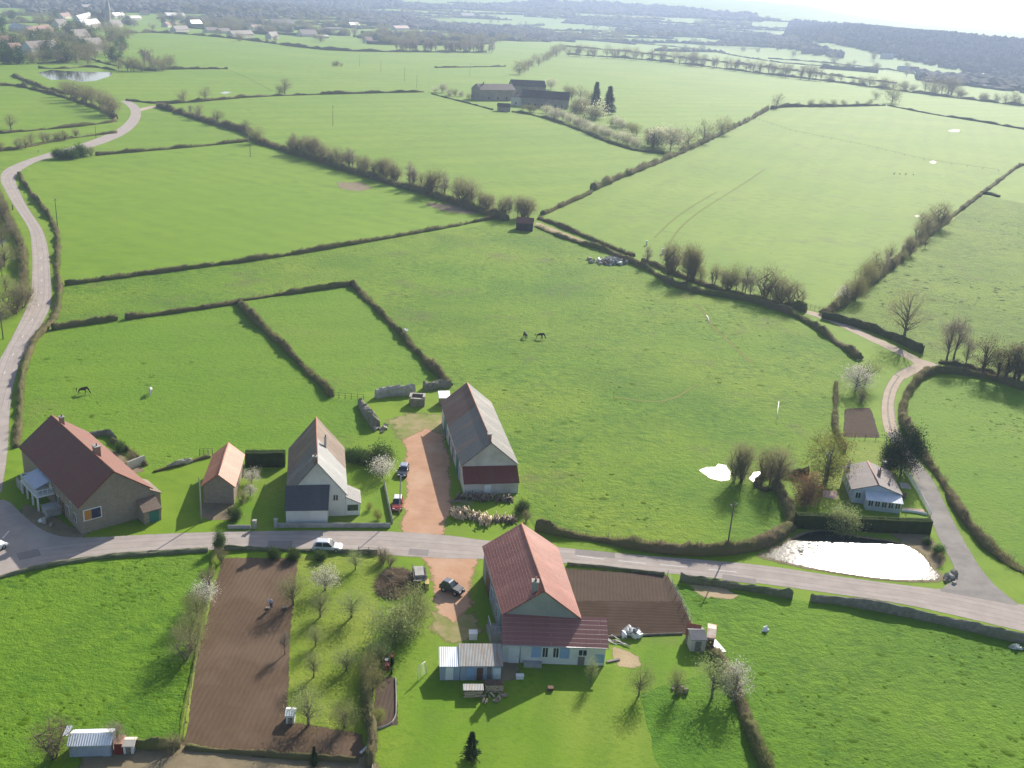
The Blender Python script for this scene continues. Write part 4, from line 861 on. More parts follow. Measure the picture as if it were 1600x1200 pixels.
# far prototypes: the same builder with fewer, broader twigs, one mesh each
for k in range(3): proto('far_bare', *make_tree(10, 9.5, 2.0, 26, 22, 1.6, .13, None, 1), [L_twig], True)
for k in range(2): proto('far_slim', *make_tree(10, 4.6, 1.8, 18, 22, 1.6, .13, None, 1, shape='tall', tr=.022, up=.8), [L_twig2], True)
for k in range(2): proto('far_thick', *make_tree(10, 11, .3, 26, 26, 1.9, .17, (14, .5), 1, tr=.03, up=.5), [L_twig, L_bud], True)
for k in range(2): proto('far_bud', *make_tree(10, 10, 1.5, 26, 18, 1.5, .14, (22, .45), 1), [L_twig, L_bud], True)
L_blos = mat('orchard_blossom', (.60, .58, .42), (.48, .47, .30), .7, .9, .1, transl=.45, vary=True)
for k in range(2): proto('far_white', *make_tree(10, 11, 1.5, 26, 12, 1.4, .14, (44, .62), 1), [L_twig2, L_blos], True)
for k in range(1): proto('far_dark', *make_tree(10, 10, .8, 30, 24, 1.6, .24, (30, .7), 1), [L_dark, L_green], True)
n_tree = 0
MASS = MB(); MASS_M = []
FAR_MASS = {'hazy far country trees', 'hazy trees beyond the far field', 'hazy wood trees', 'poplars of the far belt', 'hazy trees on the far right hedge', 'village trees'}
def tree(kind, p, H, label, cat='tree', group=None, name=None, wide=1.0, v=None):
    global n_tree
    n_tree += 1; L = PROTO[kind+'_mass' if group in FAR_MASS else kind]; pr = L[(n_tree if v is None else v) % len(L)]; s = H/10.0; p = [float(c) for c in p]
    if group in FAR_MASS:
        me = pr; V = np.empty(len(me.vertices)*3); me.vertices.foreach_get('co', V); V = V.reshape(-1, 3)*s; a = random.uniform(0, 6.28); ca, sa = math.cos(a), math.sin(a)
        V = np.stack([(V[:, 0]*ca-V[:, 1]*sa)*wide+p[0], (V[:, 0]*sa+V[:, 1]*ca)*wide+p[1], V[:, 2]+p[2]], 1); o_ = len(MASS.v)
        for m_ in me.materials:
            if m_ not in MASS_M: MASS_M.append(m_)
        MASS.v += V.tolist(); k = len(me.polygons); MASS.f += [tuple(i+o_ for i in f.vertices) for f in me.polygons]; MASS.m += [MASS_M.index(me.materials[f.material_index]) for f in me.polygons]; MASS.uv += [None]*k; MASS.sm += [False]*k
        return None
    nm = name or {'conifer': 'fir_tree', 'cypress': 'cypress', 'shrub': 'bush', 'thicket': 'thicket_tree', 'redbush': 'bush'}.get(kind, 'tree')
    rz = random.uniform(0, 6.28)
    if isinstance(pr, tuple):
        r = empty(nm, p, label, cat, group, rz); r.scale = (s*wide, s*wide, s)
        for me, q in zip(pr, ('trunk', 'crown')): link(bpy.data.objects.new(q, me), r)
    else:
        r = link(bpy.data.objects.new(nm, pr), None, p); r.scale = (s*wide, s*wide, s); r.rotation_euler = (0, 0, rz); tag(r, label, cat, group)
    return r
def row(P, n, kinds, H, label, group, jit=1.5, cat='tree', wide=(.85, 1.15), name=None):
    C = resample(smooth(np.array(px(P)), 1), 1.0); ts = np.sort((np.arange(n)+RNG.uniform(.1, .9, n))/n)
    for t_ in ts:
        c = C[min(int(t_*len(C)), len(C)-1)].copy(); c[:2] += RNG.normal(0, jit, 2)
        if math.hypot(c[0], c[1]) > 1450: c[2] = float(hill(c[0], c[1]))
        k = kinds[RNG.integers(len(kinds))]; tree(k, c, RNG.uniform(*H), label, cat, group, name, RNG.uniform(*wide))
def hedge(P, w, h, m, label, ends=True, name='hedge', twig=1.0, clip=False, cat='hedge', wv=.42, ws=False):
    """One hedge: a lumpy bank along the line P (pixels of its foot), with twigs standing out of it."""
    G = np.array(px(P)) if not ws else np.array(P, float); G = smooth(G, 1); dist = np.hypot(G[:, 0], G[:, 1]).mean()
    ds = .7 if dist < 260 else (1.4 if dist < 520 else (3.0 if dist < 1000 else 7.0))
    C = resample(G, ds); d = np.gradient(C[:, :2], axis=0); d /= (np.linalg.norm(d, axis=1, keepdims=True)+1e-9); nn = np.stack([-d[:, 1], d[:, 0]], 1); n = len(C)
    if clip: prof = [(-.5, 0), (-.5, .5), (-.48, .97), (0, 1), (.48, .97), (.5, .5), (.5, 0)]; amp = .03
    else: prof = [(-.5, 0), (-.56, .35), (-.46, .75), (-.2, .96), (.15, 1), (.44, .78), (.56, .35), (.5, 0)]; amp = wv
    S_ = np.arange(n)*ds; hv = 1+(vnoise(S_/9, S_*0+dist, 11)-.5)*(amp*3.6)+(vnoise(S_/1.7, S_*0+dist, 12)-.5)*amp*1.5; wvv = 1+(vnoise(S_/5, S_*0+dist, 13)-.5)*amp*3
    V = []
    for i in range(n):
        e = 1.0
        for (a, z) in prof:
            q = np.array([a*w*wvv[i], z*h*hv[i]])*(1+RNG.normal(0, amp*.35)); V.append((C[i, 0]+nn[i, 0]*q[0], C[i, 1]+nn[i, 1]*q[0], C[i, 2]+max(q[1], -.05 if z == 0 else q[1])))
    k = len(prof); F = [(i*k+j, (i+1)*k+j, (i+1)*k+j+1, i*k+j+1) for i in range(n-1) for j in range(k-1)]
    F += [tuple(range(k)), tuple(range((n-1)*k, n*k))[::-1]]
    b = MB(); b.add(V, F, 0, None, twig > 0 and not clip)
    dens = (120 if dist < 260 else (45 if dist < 520 else (7 if dist < 1000 else .8)))*twig*(w+2*h)/4.5
    nt_ = int(S_[-1]*dens); 
    if nt_ > 0 :
        i = RNG.integers(0, n-1, nt_); f = RNG.uniform(0, 1, nt_); th = RNG.uniform(-.1, math.pi+.1, nt_)
        hx = np.cos(th)*w*.52*wvv[i]; hz = np.abs(np.sin(th))**.7*h*hv[i]
        Q = np.stack([C[i, 0]*(1-f)+C[i+1, 0]*f+nn[i, 0]*hx, C[i, 1]*(1-f)+C[i+1, 1]*f+nn[i, 1]*hx, C[i, 2]+hz], 1)
        D = np.stack([nn[i, 0]*np.cos(th), nn[i, 1]*np.cos(th), np.abs(np.sin(th))*.9+.4], 1)+RNG.normal(0, .55, (nt_, 3))
        if dist < 560 and not clip and twig > 0 and h > .7:
            for q0 in C[RNG.uniform(0, 1, n) < ds/5.0]:
                k9 = int(26 if dist > 260 else 44); up9 = h*RNG.uniform(.5, 1.25); K9 = np.tile(q0, (k9, 1))+RNG.normal(0, 1, (k9, 3))*np.array([w*.35, w*.35, .12])+np.array([0, 0, h*.7])
                b.tris(slivers(K9, RNG.normal(0, .45, (k9, 3))+np.array([0, 0, 1.0]), up9*RNG.uniform(.4, 1.1, k9), .07 if dist < 300 else .1), 1)
        sc = 1.0 if dist < 300 else (1.4 if dist < 600 else 2.2)
        if clip: b.tris(leaf_tris(Q, .16), 0)
        else: b.tris(slivers(Q-D*.12, D, (.25+.36*h)*RNG.uniform(.4, 1.3, nt_)*min(sc, 1.5), .07*sc), 1)
    o = b.build(name, [m, m if (clip or twig == 0) else H_tw], None, V3(C[n//2], C[n//2, 2]), V3(C[n//2], C[n//2, 2])); return tag(o, label, cat)
HEDGES = [
 ([(30, 272), (37, 287), (52, 307), (82, 345), (91, 370), (91, 400), (89, 425), (94, 450), (92, 475), (85, 500), (65, 520), (50, 540), (40, 570), (34, 600), (32, 632), (29, 675), (25, 700)], 1.7, 1.5, H_br, 'long brown hedge bending along the right side of the winding road'),
 ([(102, 446), (210, 431), (400, 407), (517, 388), (675, 360), (775, 341)], 1.7, 1.4, H_gr, 'straight hedge across the meadow from the road up to the dark hut'),
 ([(82, 515), (183, 500)], 1.7, 1.4, H_gr, 'short hedge from the road to the gap above the horse paddock'),
 ([(196, 499), (290, 487), (370, 474)], 1.7, 1.3, H_br, 'brownish hedge above the horse paddock right of the gap'),
 ([(376, 471), (400, 466), (470, 457), (550, 446)], 1.7, 1.4, H_gr, 'hedge along the top of the small rectangular paddock'),
 ([(372, 473), (385, 488), (400, 504), (437, 537), (475, 577), (505, 603), (517, 620)], 1.9, 1.7, H_gr, 'thick hedge between the horse paddock and the small rectangular paddock'),
 ([(550, 446), (575, 470), (610, 506), (650, 550), (690, 591), (703, 603)], 1.8, 1.5, H_br, 'hedge from the paddock corner down to the far end of the barn'),
 ([(247, 167), (292, 181), (350, 199), (388, 208), (400, 222), (450, 238), (525, 262), (600, 285), (650, 299), (720, 322), (790, 345)], 4.0, 3.2, H_br, 'overgrown hedge under the long diagonal tree line'),
 ([(150, 243), (275, 232), (330, 227), (388, 221)], 2.0, 1.8, H_gr, 'hedge running from the road bend to the round dense tree'),
 ([(197, 157), (250, 163), (300, 160), (400, 151), (525, 147), (662, 144)], 2.6, 2.0, H_br, 'long far hedge from the bend of the road to the manor farm'),
 ([(252, 109), (300, 108), (355, 108)], 2.4, 2.0, H_gr, 'short hedge stub in the far field left of the bare tree'),
 ([(680, 106), (740, 105), (790, 104)], 2.4, 2.0, H_br, 'short hedge stub in the far field beside the wood edge'),
 ([(195, 53), (250, 51), (330, 57), (400, 65), (460, 73), (525, 80), (640, 82), (760, 82)], 4.5, 4.0, H_br, 'long curving hedge below the village houses'),
 ([(800, 175), (840, 181), (900, 201), (975, 233), (1037, 241)], 2.4, 1.8, H_gr, 'hedge along the front of the blossoming orchard'),
 ([(847, 336), (885, 320), (925, 301)], 1.8, 1.4, H_br, 'thin hedge climbing from the green lane to the big field corner'),
 ([(925, 298), (975, 276), (1050, 246), (1112, 218), (1175, 186), (1200, 172)], 3.2, 3.0, H_gr, 'tall ragged hedge below the orchard trees up to the hedge corner'),
 ([(1205, 171), (1225, 167), (1300, 167), (1340, 166), (1382, 165)], 3.2, 3.0, H_dk, 'dark bushy hedge between the lone tree and the big dark tree'),
 ([(1387, 165), (1450, 178), (1530, 190), (1602, 203), (1680, 214)], 2.6, 2.0, H_dk, 'thin dark hedge from the big dark tree to the right edge'),
 ([(885, 85), (1000, 93), (1100, 104), (1200, 117), (1290, 127), (1375, 138), (1450, 148), (1600, 166), (1700, 178)], 4.0, 3.4, H_br, 'long far hedge behind the upper right field under a row of bare trees'),
 ([(880, 73), (960, 79), (1060, 90), (1200, 106), (1330, 123), (1400, 131)], 4.0, 3.0, H_dk, 'far hedge second behind the upper right field'),
 ([(900, 62), (1000, 68), (1100, 78), (1200, 97), (1290, 104), (1380, 110)], 4.0, 3.0, H_dk, 'far hedge third behind the upper right field'),
 ([(1200, 92), (1280, 98), (1380, 108), (1450, 120)], 4.0, 3.0, H_dk, 'far hedge across the pale strip field under the wooded hill'),
 ([(1288, 492), (1305, 484), (1340, 458), (1400, 412), (1455, 363), (1480, 345)], 2.8, 2.4, H_br, 'overgrown hedge rising right from the lane below dense shrubs'),
 ([(1480, 345), (1510, 322), (1534, 303), (1565, 280), (1590, 260), (1610, 257)], 2.2, 1.8, H_br, 'upper trimmed part of the hedge rising to the right edge'),
 ([(1532, 303), (1548, 304), (1560, 308)], 2.2, 1.8, H_dk, 'short dark hedge stub at the bend near the right edge'),
 ([(842, 342), (870, 352), (900, 365), (945, 384), (990, 401)], 2.0, 1.7, H_br, 'upper hedge of the green lane beside the dark hut'),
 ([(1005, 408), (1050, 428), (1100, 446), (1150, 462), (1200, 470), (1258, 487)], 2.4, 2.0, H_br, 'hedge under the bare trees on the upper side of the lane'),
 ([(1284, 497), (1315, 504), (1350, 513), (1400, 533), (1440, 552)], 2.0, 1.9, H_dk, 'dark clipped hedge beside the big lone tree'),
 ([(837, 354), (860, 364), (885, 374), (950, 394), (975, 406), (1012, 422), (1050, 446)], 1.9, 1.5, H_gr, 'lower hedge of the green lane by the rubble heap'),
 ([(1050, 446), (1100, 460), (1150, 467), (1200, 479), (1250, 497), (1280, 516), (1300, 532), (1325, 548), (1342, 562)], 2.1, 1.7, H_br, 'brown hedge curving along the top of the great meadow'),
 ([(1602, 610), (1560, 597), (1525, 588), (1495, 584), (1462, 582), (1440, 588), (1427, 603), (1413, 625), (1409, 650), (1416, 672), (1437, 708), (1475, 756), (1500, 806), (1525, 838), (1562, 871), (1600, 893), (1660, 920)], 2.0, 1.7, H_br, 'long hedge curling round the field right of the bungalow lane'),
 ([(1468, 566), (1500, 574), (1550, 588), (1610, 603)], 2.2, 1.8, H_dk, 'dark hedge under the ivy clad trees at the right edge'),
 ([(837, 827), (875, 837), (925, 843), (1000, 856), (1075, 866), (1137, 866), (1175, 858), (1205, 845), (1235, 826)], 2.0, 1.6, H_br, 'brown hedge between the road and the great meadow'),
 ([(1115, 1022), (1130, 1040), (1145, 1070), (1158, 1100), (1170, 1137), (1188, 1185), (1212, 1235)], 1.6, 1.5, H_br, 'straggling hedge down the right side of the foreground lawn'),
 ([(1306, 600), (1305, 640), (1304, 672), (1312, 690), (1320, 705)], 1.2, 1.3, H_br, 'narrow scrub strip left of the small brown vegetable plot'),
 ([(1212, 760), (1222, 780), (1233, 800), (1238, 822)], 1.8, 1.8, H_br, 'scrubby bank left of the bungalow garden'),
 ([(1200, 768), (1180, 758), (1195, 742), (1225, 742), (1245, 745), (1262, 743)], 1.6, 1.3, H_dk, 'low dark scrub between the small pond and the bungalow'),
 ([(205, 1168), (230, 1170), (262, 1168), (282, 1166)], 1.2, .9, H_gr, 'low scrub between the hutch and the brown vegetable plot'),
 ([(290, 1168), (350, 1176), (420, 1180), (480, 1186), (560, 1190)], .8, .5, H_br, 'low brown bank below the large vegetable plot'),
 ([(335, 868), (331, 900), (322, 950), (312, 1000), (300, 1060), (290, 1110), (284, 1158)], .9, .35, G_orch, 'pale grassy bank on the left edge of the vegetable plot'),
 ([(575, 1040), (572, 1080), (577, 1120), (583, 1160), (577, 1200)], 1.5, 1.6, H_gr, 'bushy hedge between the orchard and the foreground lawn'),
 ([(175, 690), (200, 705), (228, 728)], 1.2, 1.0, H_gr, 'garden shrubs behind the long farmhouse'),
 ([(240, 738), (275, 729), (312, 718), (328, 714)], .7, .7, H_br, 'low scrubby line from the farmhouse to the orange roofed shed'),
 ([(0, 209), (40, 205), (90, 201), (140, 196), (182, 190)], 2.4, 2.0, H_br, 'hedge between the two far left fields'),
 ([(-30, 136), (20, 133), (45, 138), (100, 152), (160, 172), (182, 186)], 3.0, 2.4, H_br, 'hedge under the big trees left of the road bend'),
 ([(-20, 239), (30, 232), (80, 222), (125, 214), (182, 208)], 2.2, 1.4, H_br, 'brown bank with shrubs beside the road on the left'),
 ([(-10, 290), (5, 330), (20, 360), (36, 390), (38, 430), (40, 470)], 3.0, 2.4, H_br, 'overgrown brown hedge left of the winding road'),
 ([(180, 92), (205, 105), (235, 112), (262, 108)], 3.0, 2.4, H_dk, 'dark scrub under the copse by the village pond'),
 ([(60, 107), (100, 108), (140, 104), (180, 110)], 2.4, 1.8, H_br, 'hedge behind the village pond'),
 ([(60, 100), (90, 98), (118, 92)], 2.4, 2.0, H_dk, 'dark garden hedge above the village pond'),
 ([(140, 92), (165, 100), (182, 103)], 2.4, 2.0, H_dk, 'dark hedge right of the gabled village house'),
 ([(675, 147), (705, 155), (737, 163), (770, 172)], 1.6, 1.4, H_dk, 'dark hedge in front of the manor farm'),
 ([(20, 118), (50, 132), (90, 145), (130, 150)], 3.0, 2.4, H_gr, 'scrub bank in front of the village pond'),
]
for P, w, h, m, lb in HEDGES: hedge(P, w*.62, h*.72, m, lb)
hedge([(1241, 823), (1300, 826), (1380, 830), (1451, 832)], 1.3, 2.4, H_clip, 'tall dark clipped hedge between the bungalow and the big pond', clip=True)
hedge([(384, 727), (446, 727)], 1.6, 2.6, H_clip, 'tall dark clipped hedge behind the garden of the grey roofed house', clip=True)
hedge([(545, 718), (580, 722)], 1.2, 1.5, H_gr, 'low round garden hedge right of the grey roofed house')
# far country hedges, as drawn in the haze
FH = [[(380, 40), (420, 38), (500, 36), (560, 38)], [(560, 60), (640, 55), (700, 52)], [(640, 30), (720, 27), (800, 32)], [(760, 62), (830, 66), (870, 62)], [(700, 14), (790, 18), (900, 24)], [(920, 34), (1000, 38), (1100, 42), (1180, 46)],
      [(960, 52), (1050, 56), (1150, 62)], [(800, 44), (860, 48), (940, 50)], [(0, 24), (60, 25), (100, 22)], [(0, 38), (40, 36), (100, 38)], [(290, 30), (340, 33), (400, 30)], [(1040, 66), (1120, 72), (1200, 74)], [(560, 46), (620, 43)], [(850, 58), (880, 56)], [(740, 40), (790, 44), (850, 40)], [(300, 42), (420, 46), (480, 47)]]
def ylow(x): return np.interp(x, [0, 190, 300, 520, 760, 800, 880, 1200, 1400], [20, 22, 48, 70, 74, 60, 66, 100, 122])
def ytop(x): return np.interp(x, [0, 500, 1000, 1200, 1400], [4, 6, 22, 44, 100])
LINES = []
for i in range(52):
    x0 = random.uniform(200, 1330); L_ = random.uniform(60, 230); f_ = random.random()**.8; sl_ = random.uniform(.01, .09)
    y0 = ytop(x0)+(ylow(x0)-ytop(x0))*f_; P = [(x0+L_*k/3, y0+sl_*L_*k/3+random.uniform(-.6, .6)) for k in range(4)]
    P = [(x, min(y, ylow(x)-1.5)) for x, y in P if x < 1400]
    if len(P) > 1: LINES.append(P); FH.append(P)
for i in range(34):
    x0 = random.uniform(480, 1120); y0 = ytop(x0)+random.uniform(-10, 16); L_ = random.uniform(40, 170); LINES.append([(x0+L_*k/3, y0+.05*L_*k/3+random.uniform(-.5, .5)) for k in range(4)]); FH.append(LINES[-1])
for P in FH: tag(hedge(P, 6, 5, H_dk, 'thin dark hedge line far off in the haze'), None, None, 'hedges in the hazy distance')
# ---- tree rows
row([(445, 236), (525, 258), (600, 281), (650, 296), (720, 318), (800, 342)], 54, ['bare', 'thicket', 'thicket', 'bare', 'slim'], (6, 11), 'bare brown tree in the long diagonal tree line left of the dark hut', 'trees of the diagonal line', 1.2, wide=(.65, 1.0))
row([(800, 335), (815, 345), (830, 340)], 4, ['slim', 'bare', 'thicket'], (6, 10), 'bare tree standing around the dark hut in the hedge corner', 'trees around the dark hut', 3)
row([(298, 182), (320, 188), (345, 196)], 5, ['slim', 'bare'], (5, 8), 'thin bare tree in the hedge left of the round dense tree', 'thin trees near the round tree')
tree('bud', gp(400, 224), 8.5, 'round dense olive tree at the end of the hedge by the pole'); tree('bare', gp(384, 206), 6, 'small bare tree just behind the round dense olive tree')
row([(1040, 425), (1075, 440), (1100, 446), (1130, 455)], 14, ['thicket', 'bare', 'bud', 'slim'], (5, 11), 'dense brown tree in the thicket on the lane hedge', 'trees of the lane thicket', 1.6, wide=(.5, .8))
row([(1138, 458), (1165, 464), (1190, 468), (1235, 480)], 8, ['slim', 'bare', 'thicket'], (5, 9), 'thin bare tree right of the thicket on the lane hedge', 'thin trees on the lane hedge', 1)
tree('slim', gp(1010, 416), 6.5, 'thin sapling on the lane hedge beside the rubble heap'); tree('slim', gp(1040, 412), 6, 'pale thin sapling behind the lane hedge by the white posts'); tree('slim', gp(1252, 478), 4.5, 'small bare sapling by the field gate')
row([(1300, 486), (1340, 458), (1400, 412), (1455, 363)], 24, ['thicket', 'bud', 'bare', 'slim'], (3, 7.5), 'brown shrubby tree in the overgrown hedge rising right of the lane', 'trees of the rising hedge', 1.2, wide=(.65, .95))
row([(1440, 372), (1470, 350)], 4, ['bare', 'thicket'], (8, 10), 'big bare tree near the top of the overgrown rising hedge', 'big trees of the rising hedge', 1.2)
tree('white', gp(1316, 470), 4, 'small white blossoming shrub in the rising hedge')
tree('bare', gp(1412, 533), 13.2, 'big lone bare tree with ivy trunk beside the clipped lane hedge', wide=.8, v=0)
tree('slim', gp(1478, 566), 12, 'tall thin bare tree left of the ivy clad group'); tree('slim', gp(1490, 562), 11, 'second tall thin bare tree left of the ivy clad group', wide=1.2); tree('slim', gp(1508, 574), 8, 'shorter pale bare tree left of the ivy clad group')
row([(1540, 588), (1560, 594), (1580, 598), (1604, 602), (1640, 610)], 8, ['ivy'], (7.5, 10), 'dark ivy clad tree in the row at the right edge', 'ivy clad trees at the right edge', .8)
row([(95, 150), (120, 158), (145, 166), (165, 175), (184, 186)], 11, ['bare', 'thicket'], (9, 12), 'big bare tree shading the field left of the road bend', 'big trees at the road bend', 2)
row([(0, 238), (30, 232), (70, 224), (122, 215)], 9, ['thicket', 'bare'], (4, 6), 'brown shrub in the roadside row on the left', 'roadside shrubs on the left', 1, 'shrub', name='shrub')
tree('bare', gp(17, 202), 7, 'lone bare tree in the far left field edge'); 
row([(100, 247), (120, 245), (142, 243)], 4, ['shrub', 'thicket'], (3, 4.5), 'dark green bush at the hedge end by the road bend', 'bushes by the road bend', 1.5, 'bush', name='bush')
row([(0, 330), (4, 400), (22, 470), (16, 510), (0, 530)], 12, ['bare', 'slim', 'thicket'], (4, 7), 'bare tree crowding the left edge beside the winding road', 'trees at the left edge', 1.5)
row([(885, 87), (1000, 94), (1100, 105), (1200, 118), (1290, 128)], 54, ['far_bare', 'far_slim', 'far_bare'], (15, 21), 'tall bare tree in the row behind the upper right field', 'tall trees behind the upper right field', 5, wide=(.7, 1.0))
row([(1290, 127), (1375, 138), (1450, 147), (1600, 166)], 24, ['far_bare', 'far_thick'], (8, 13), 'hazy bare tree on the far right hedge', 'hazy trees on the far right hedge', 5)
row([(1440, 143), (1465, 146), (1500, 150)], 6, ['far_bare'], (17, 22), 'big hazy bare tree in the group below the white tunnels', 'big hazy tree group', 6)
row([(805, 118), (825, 108), (845, 98), (870, 84), (880, 76)], 20, ['far_bare', 'far_thick', 'far_bud'], (9, 14), 'dense bare tree in the belt behind the manor farm', 'tree belt behind the farm', 4)
row([(620, 80), (680, 81), (730, 82), (762, 82)], 46, ['far_slim'], (15, 20), 'tall thin poplar in the far poplar belt', 'poplars of the far belt', 9)
row([(860, 60), (880, 58), (940, 62), (980, 60)], 14, ['far_bare', 'far_thick'], (12, 18), 'hazy tree in the wood behind the tree belt', 'hazy wood trees', 12)
tree('conifer', gp(930, 167), 19, 'left one of two dark firs beside the manor farm'); tree('conifer', gp(950, 178), 20, 'right one of two dark firs beside the manor farm', wide=1.1)
tree('far_white', gp(861, 140), 9, 'pale blossom tree behind the manor roof'); tree('far_white', gp(932, 185), 11, 'large pink white blossom tree below the firs', wide=1.2); tree('far_white', gp(910, 172), 9, 'white blossom tree left of the firs'); 
row([(880, 150), (905, 158), (925, 164)], 6, ['far_bare', 'far_bud'], (8, 12), 'bare tree in the manor garden left of the firs', 'manor garden trees', 4)
row([(888, 172), (915, 182), (940, 188)], 7, ['far_thick', 'far_bud'], (6, 10), 'dense shrub tree right of the manor front range', 'manor shrub trees', 3)
row([(815, 172), (840, 176), (865, 178)], 7, ['far_thick', 'far_bud'], (4, 6), 'bush along the front of the manor farm', 'bushes before the manor', 2, 'bush', name='bush')
row([(680, 144), (705, 150), (740, 155)], 7, ['far_thick', 'far_white'], (4, 7), 'bushy tree at the left end of the manor farm', 'trees left of the manor', 4)
row([(855, 180), (890, 192), (920, 204), (955, 219), (1000, 232)], 24, ['far_white'], (5, 6.8), 'cream blossoming fruit tree in the front orchard row', 'front orchard row', 1.2)
row([(952, 196), (975, 203), (1000, 212)], 9, ['far_white', 'far_bud'], (5, 8), 'fruit tree in the rear orchard row', 'rear orchard row', 2)
row([(1005, 228), (1020, 226), (1035, 232), (1050, 236)], 8, ['far_slim', 'far_thick', 'far_white'], (7, 13), 'tall pale tree at the orchard corner', 'orchard corner trees', 3)
tree('far_thick', gp(1075, 230), 11, 'round bare tree first right of the orchard corner'); tree('far_bare', gp(1100, 223), 13, 'largest round bare tree right of the orchard corner'); tree('far_thick', gp(1128, 210), 11.5, 'round bare tree farthest right of the orchard corner')
tree('far_bare', gp(1213, 170), 14, 'lone bare tree at the hedge corner of the right fields', wide=.8); tree('far_thick', gp(1393, 161), 19, 'big dark tree where two hedges meet on the right', wide=.75); tree('far_bud', gp(1368, 155), 9, 'small pale tree left of the big dark tree')
row([(1230, 167), (1300, 167), (1375, 164)], 8, ['far_thick'], (4, 7), 'bushy tree in the dark hedge between the right fields', 'bushes of the dark hedge', 1.5)
tree('bare', gp(445, 147), 11, 'lone bare tree on the long far hedge'); tree('far_thick', gp(436, 148), 6, 'small shrub beside the lone bare tree on the far hedge'); tree('far_bare', gp(321, 158), 9, 'bare tree in the far hedge near the puddle'); tree('far_thick', gp(287, 160), 7, 'round shrub tree in the far hedge near the road')
row([(515, 103), (522, 103), (533, 103)], 4, ['far_thick'], (3, 6), 'dark bush on its own in the big far field', 'lone field bushes', 2, 'bush', name='bush')
row([(182, 108), (205, 112), (235, 114), (258, 106)], 13, ['far_thick', 'far_bare', 'far_bud'], (8, 13), 'dense tree in the copse right of the village pond', 'copse trees', 5)
row([(222, 103), (232, 106)], 2, ['far_slim'], (17, 19), 'tall tree rising out of the copse by the pond', 'tall copse trees', 3)
for i in range(170):
    x, y = random.uniform(0, 300), random.uniform(24, 100)
    if x > 190 and y > 46: x -= 130
    tree(random.choice(['far_bare', 'far_thick', 'far_bud', 'far_dark', 'far_bare']), gp(x, y), random.uniform(7, 15), 'tree among the houses of the far village', 'tree', 'village trees')
for x, y, h in ((55, 72, 14), (66, 70, 15), (75, 74, 13), (118, 50, 12), (190, 66, 16), (180, 60, 18), (200, 60, 15), (238, 48, 12), (0, 95, 14), (12, 100, 12)): tree('far_dark' if x < 100 else 'far_bud', gp(x, y), h, 'large dark tree between the village houses', 'tree', 'large village trees')
for i in range(34):
    x = random.uniform(300, 760); y = random.uniform(30, 66); tree(random.choice(['far_bare', 'far_thick', 'far_bud']), gp(x, y), random.uniform(8, 15), 'hazy tree scattered beyond the big far field', 'tree', 'hazy trees beyond the far field')
for P in LINES:
    for k in range(random.randint(4, 11)):
        t_ = random.random()*(len(P)-1); i = int(t_); f_ = t_-i; x = P[i][0]*(1-f_)+P[i+1][0]*f_; y = P[i][1]*(1-f_)+P[i+1][1]*f_
        tree(random.choice(['far_bare', 'far_thick', 'far_bud']), gp(x, y), random.uniform(9, 17), 'hazy tree in the far hedgerow country', 'tree', 'hazy far country trees')
for i in range(50):
    x = random.uniform(700, 1420); y0 = np.interp(x, [700, 1000, 1200, 1420], [16, 36, 55, 100]); y = random.uniform(y0, y0+30); tree(random.choice(['far_bare', 'far_thick']), gp(x, y), random.uniform(9, 16), 'hazy tree in the far hedgerow country', 'tree', 'hazy far country trees')
tag(MASS.build('distant_trees', MASS_M), None, None, None, 'stuff')
# woods that read as one mass
def wood(name, P, sp, hgt, m, lo=.6):
    G = np.array(px(P))[:, :2]; mn, mx = G.min(0), G.max(0); n = int((mx-mn).prod()/sp/sp); n = min(n, 26000)
    q = RNG.uniform(mn, mx, (n, 2)); ins = np.zeros(n, bool); j = len(G)-1
    for i in range(len(G)):
        a, e = G[i], G[j]; c = ((a[1] > q[:, 1]) != (e[1] > q[:, 1])) & (q[:, 0] < (e[0]-a[0])*(q[:, 1]-a[1])/(e[1]-a[1]+1e-9)+a[0]); ins ^= c; j = i
    q = q[ins]; b = MB(); n = len(q); zz = hill(q[:, 0], q[:, 1]); hh = hgt*RNG.uniform(lo, 1.15, n); a = RNG.uniform(0, 6.28, n); V = []; F = []
    for i in range(n):
        o = len(V); r = sp*RNG.uniform(.5, .85)
        for k in range(5):
            t_ = a[i]+k*1.2566; V.append((q[i, 0]+r*.8*math.cos(t_), q[i, 1]+r*.8*math.sin(t_), zz[i]-1))
        for k in range(5):
            t_ = a[i]+.6+k*1.2566; rk = r*random.uniform(.75, 1.15); V.append((q[i, 0]+rk*math.cos(t_), q[i, 1]+rk*math.sin(t_), zz[i]+hh[i]*random.uniform(.5, .75)))
        V.append((q[i, 0], q[i, 1], zz[i]+hh[i]))
        for k in range(5): F += [(o+k, o+(k+1) % 5, o+5+k), (o+(k+1) % 5, o+5+(k+1) % 5, o+5+k), (o+5+k, o+5+(k+1) % 5, o+10)]
    b.add(V, F, 0); return tag(b.build(name, m), None, None, None, 'stuff')
Wd = mat('wood_canopy', (.155, .15, .125), (.11, .112, .09), .02, 1, .05)
wood('woods', [(1225, 60), (1300, 68), (1400, 92), (1500, 110), (1620, 130), (1800, 150), (1800, 92), (1600, 68), (1500, 58), (1400, 49), (1300, 40), (1235, 34)], 10.5, 13, Wd)
wood('woods', [(0, 13), (150, 17), (300, 17), (420, 20), (560, 16), (640, 12), (620, 2), (400, -6), (0, -20)], 20, 16, Wd)
wood('woods', [(820, 12), (940, 22), (1060, 28), (1190, 34), (1180, 24), (1060, 14), (940, 6), (830, 3)], 22, 16, Wd)
wood('woods', [(960, 50), (1060, 54), (1180, 70), (1260, 84), (1320, 92), (1260, 70), (1180, 56), (1060, 44)], 18, 14, Wd)
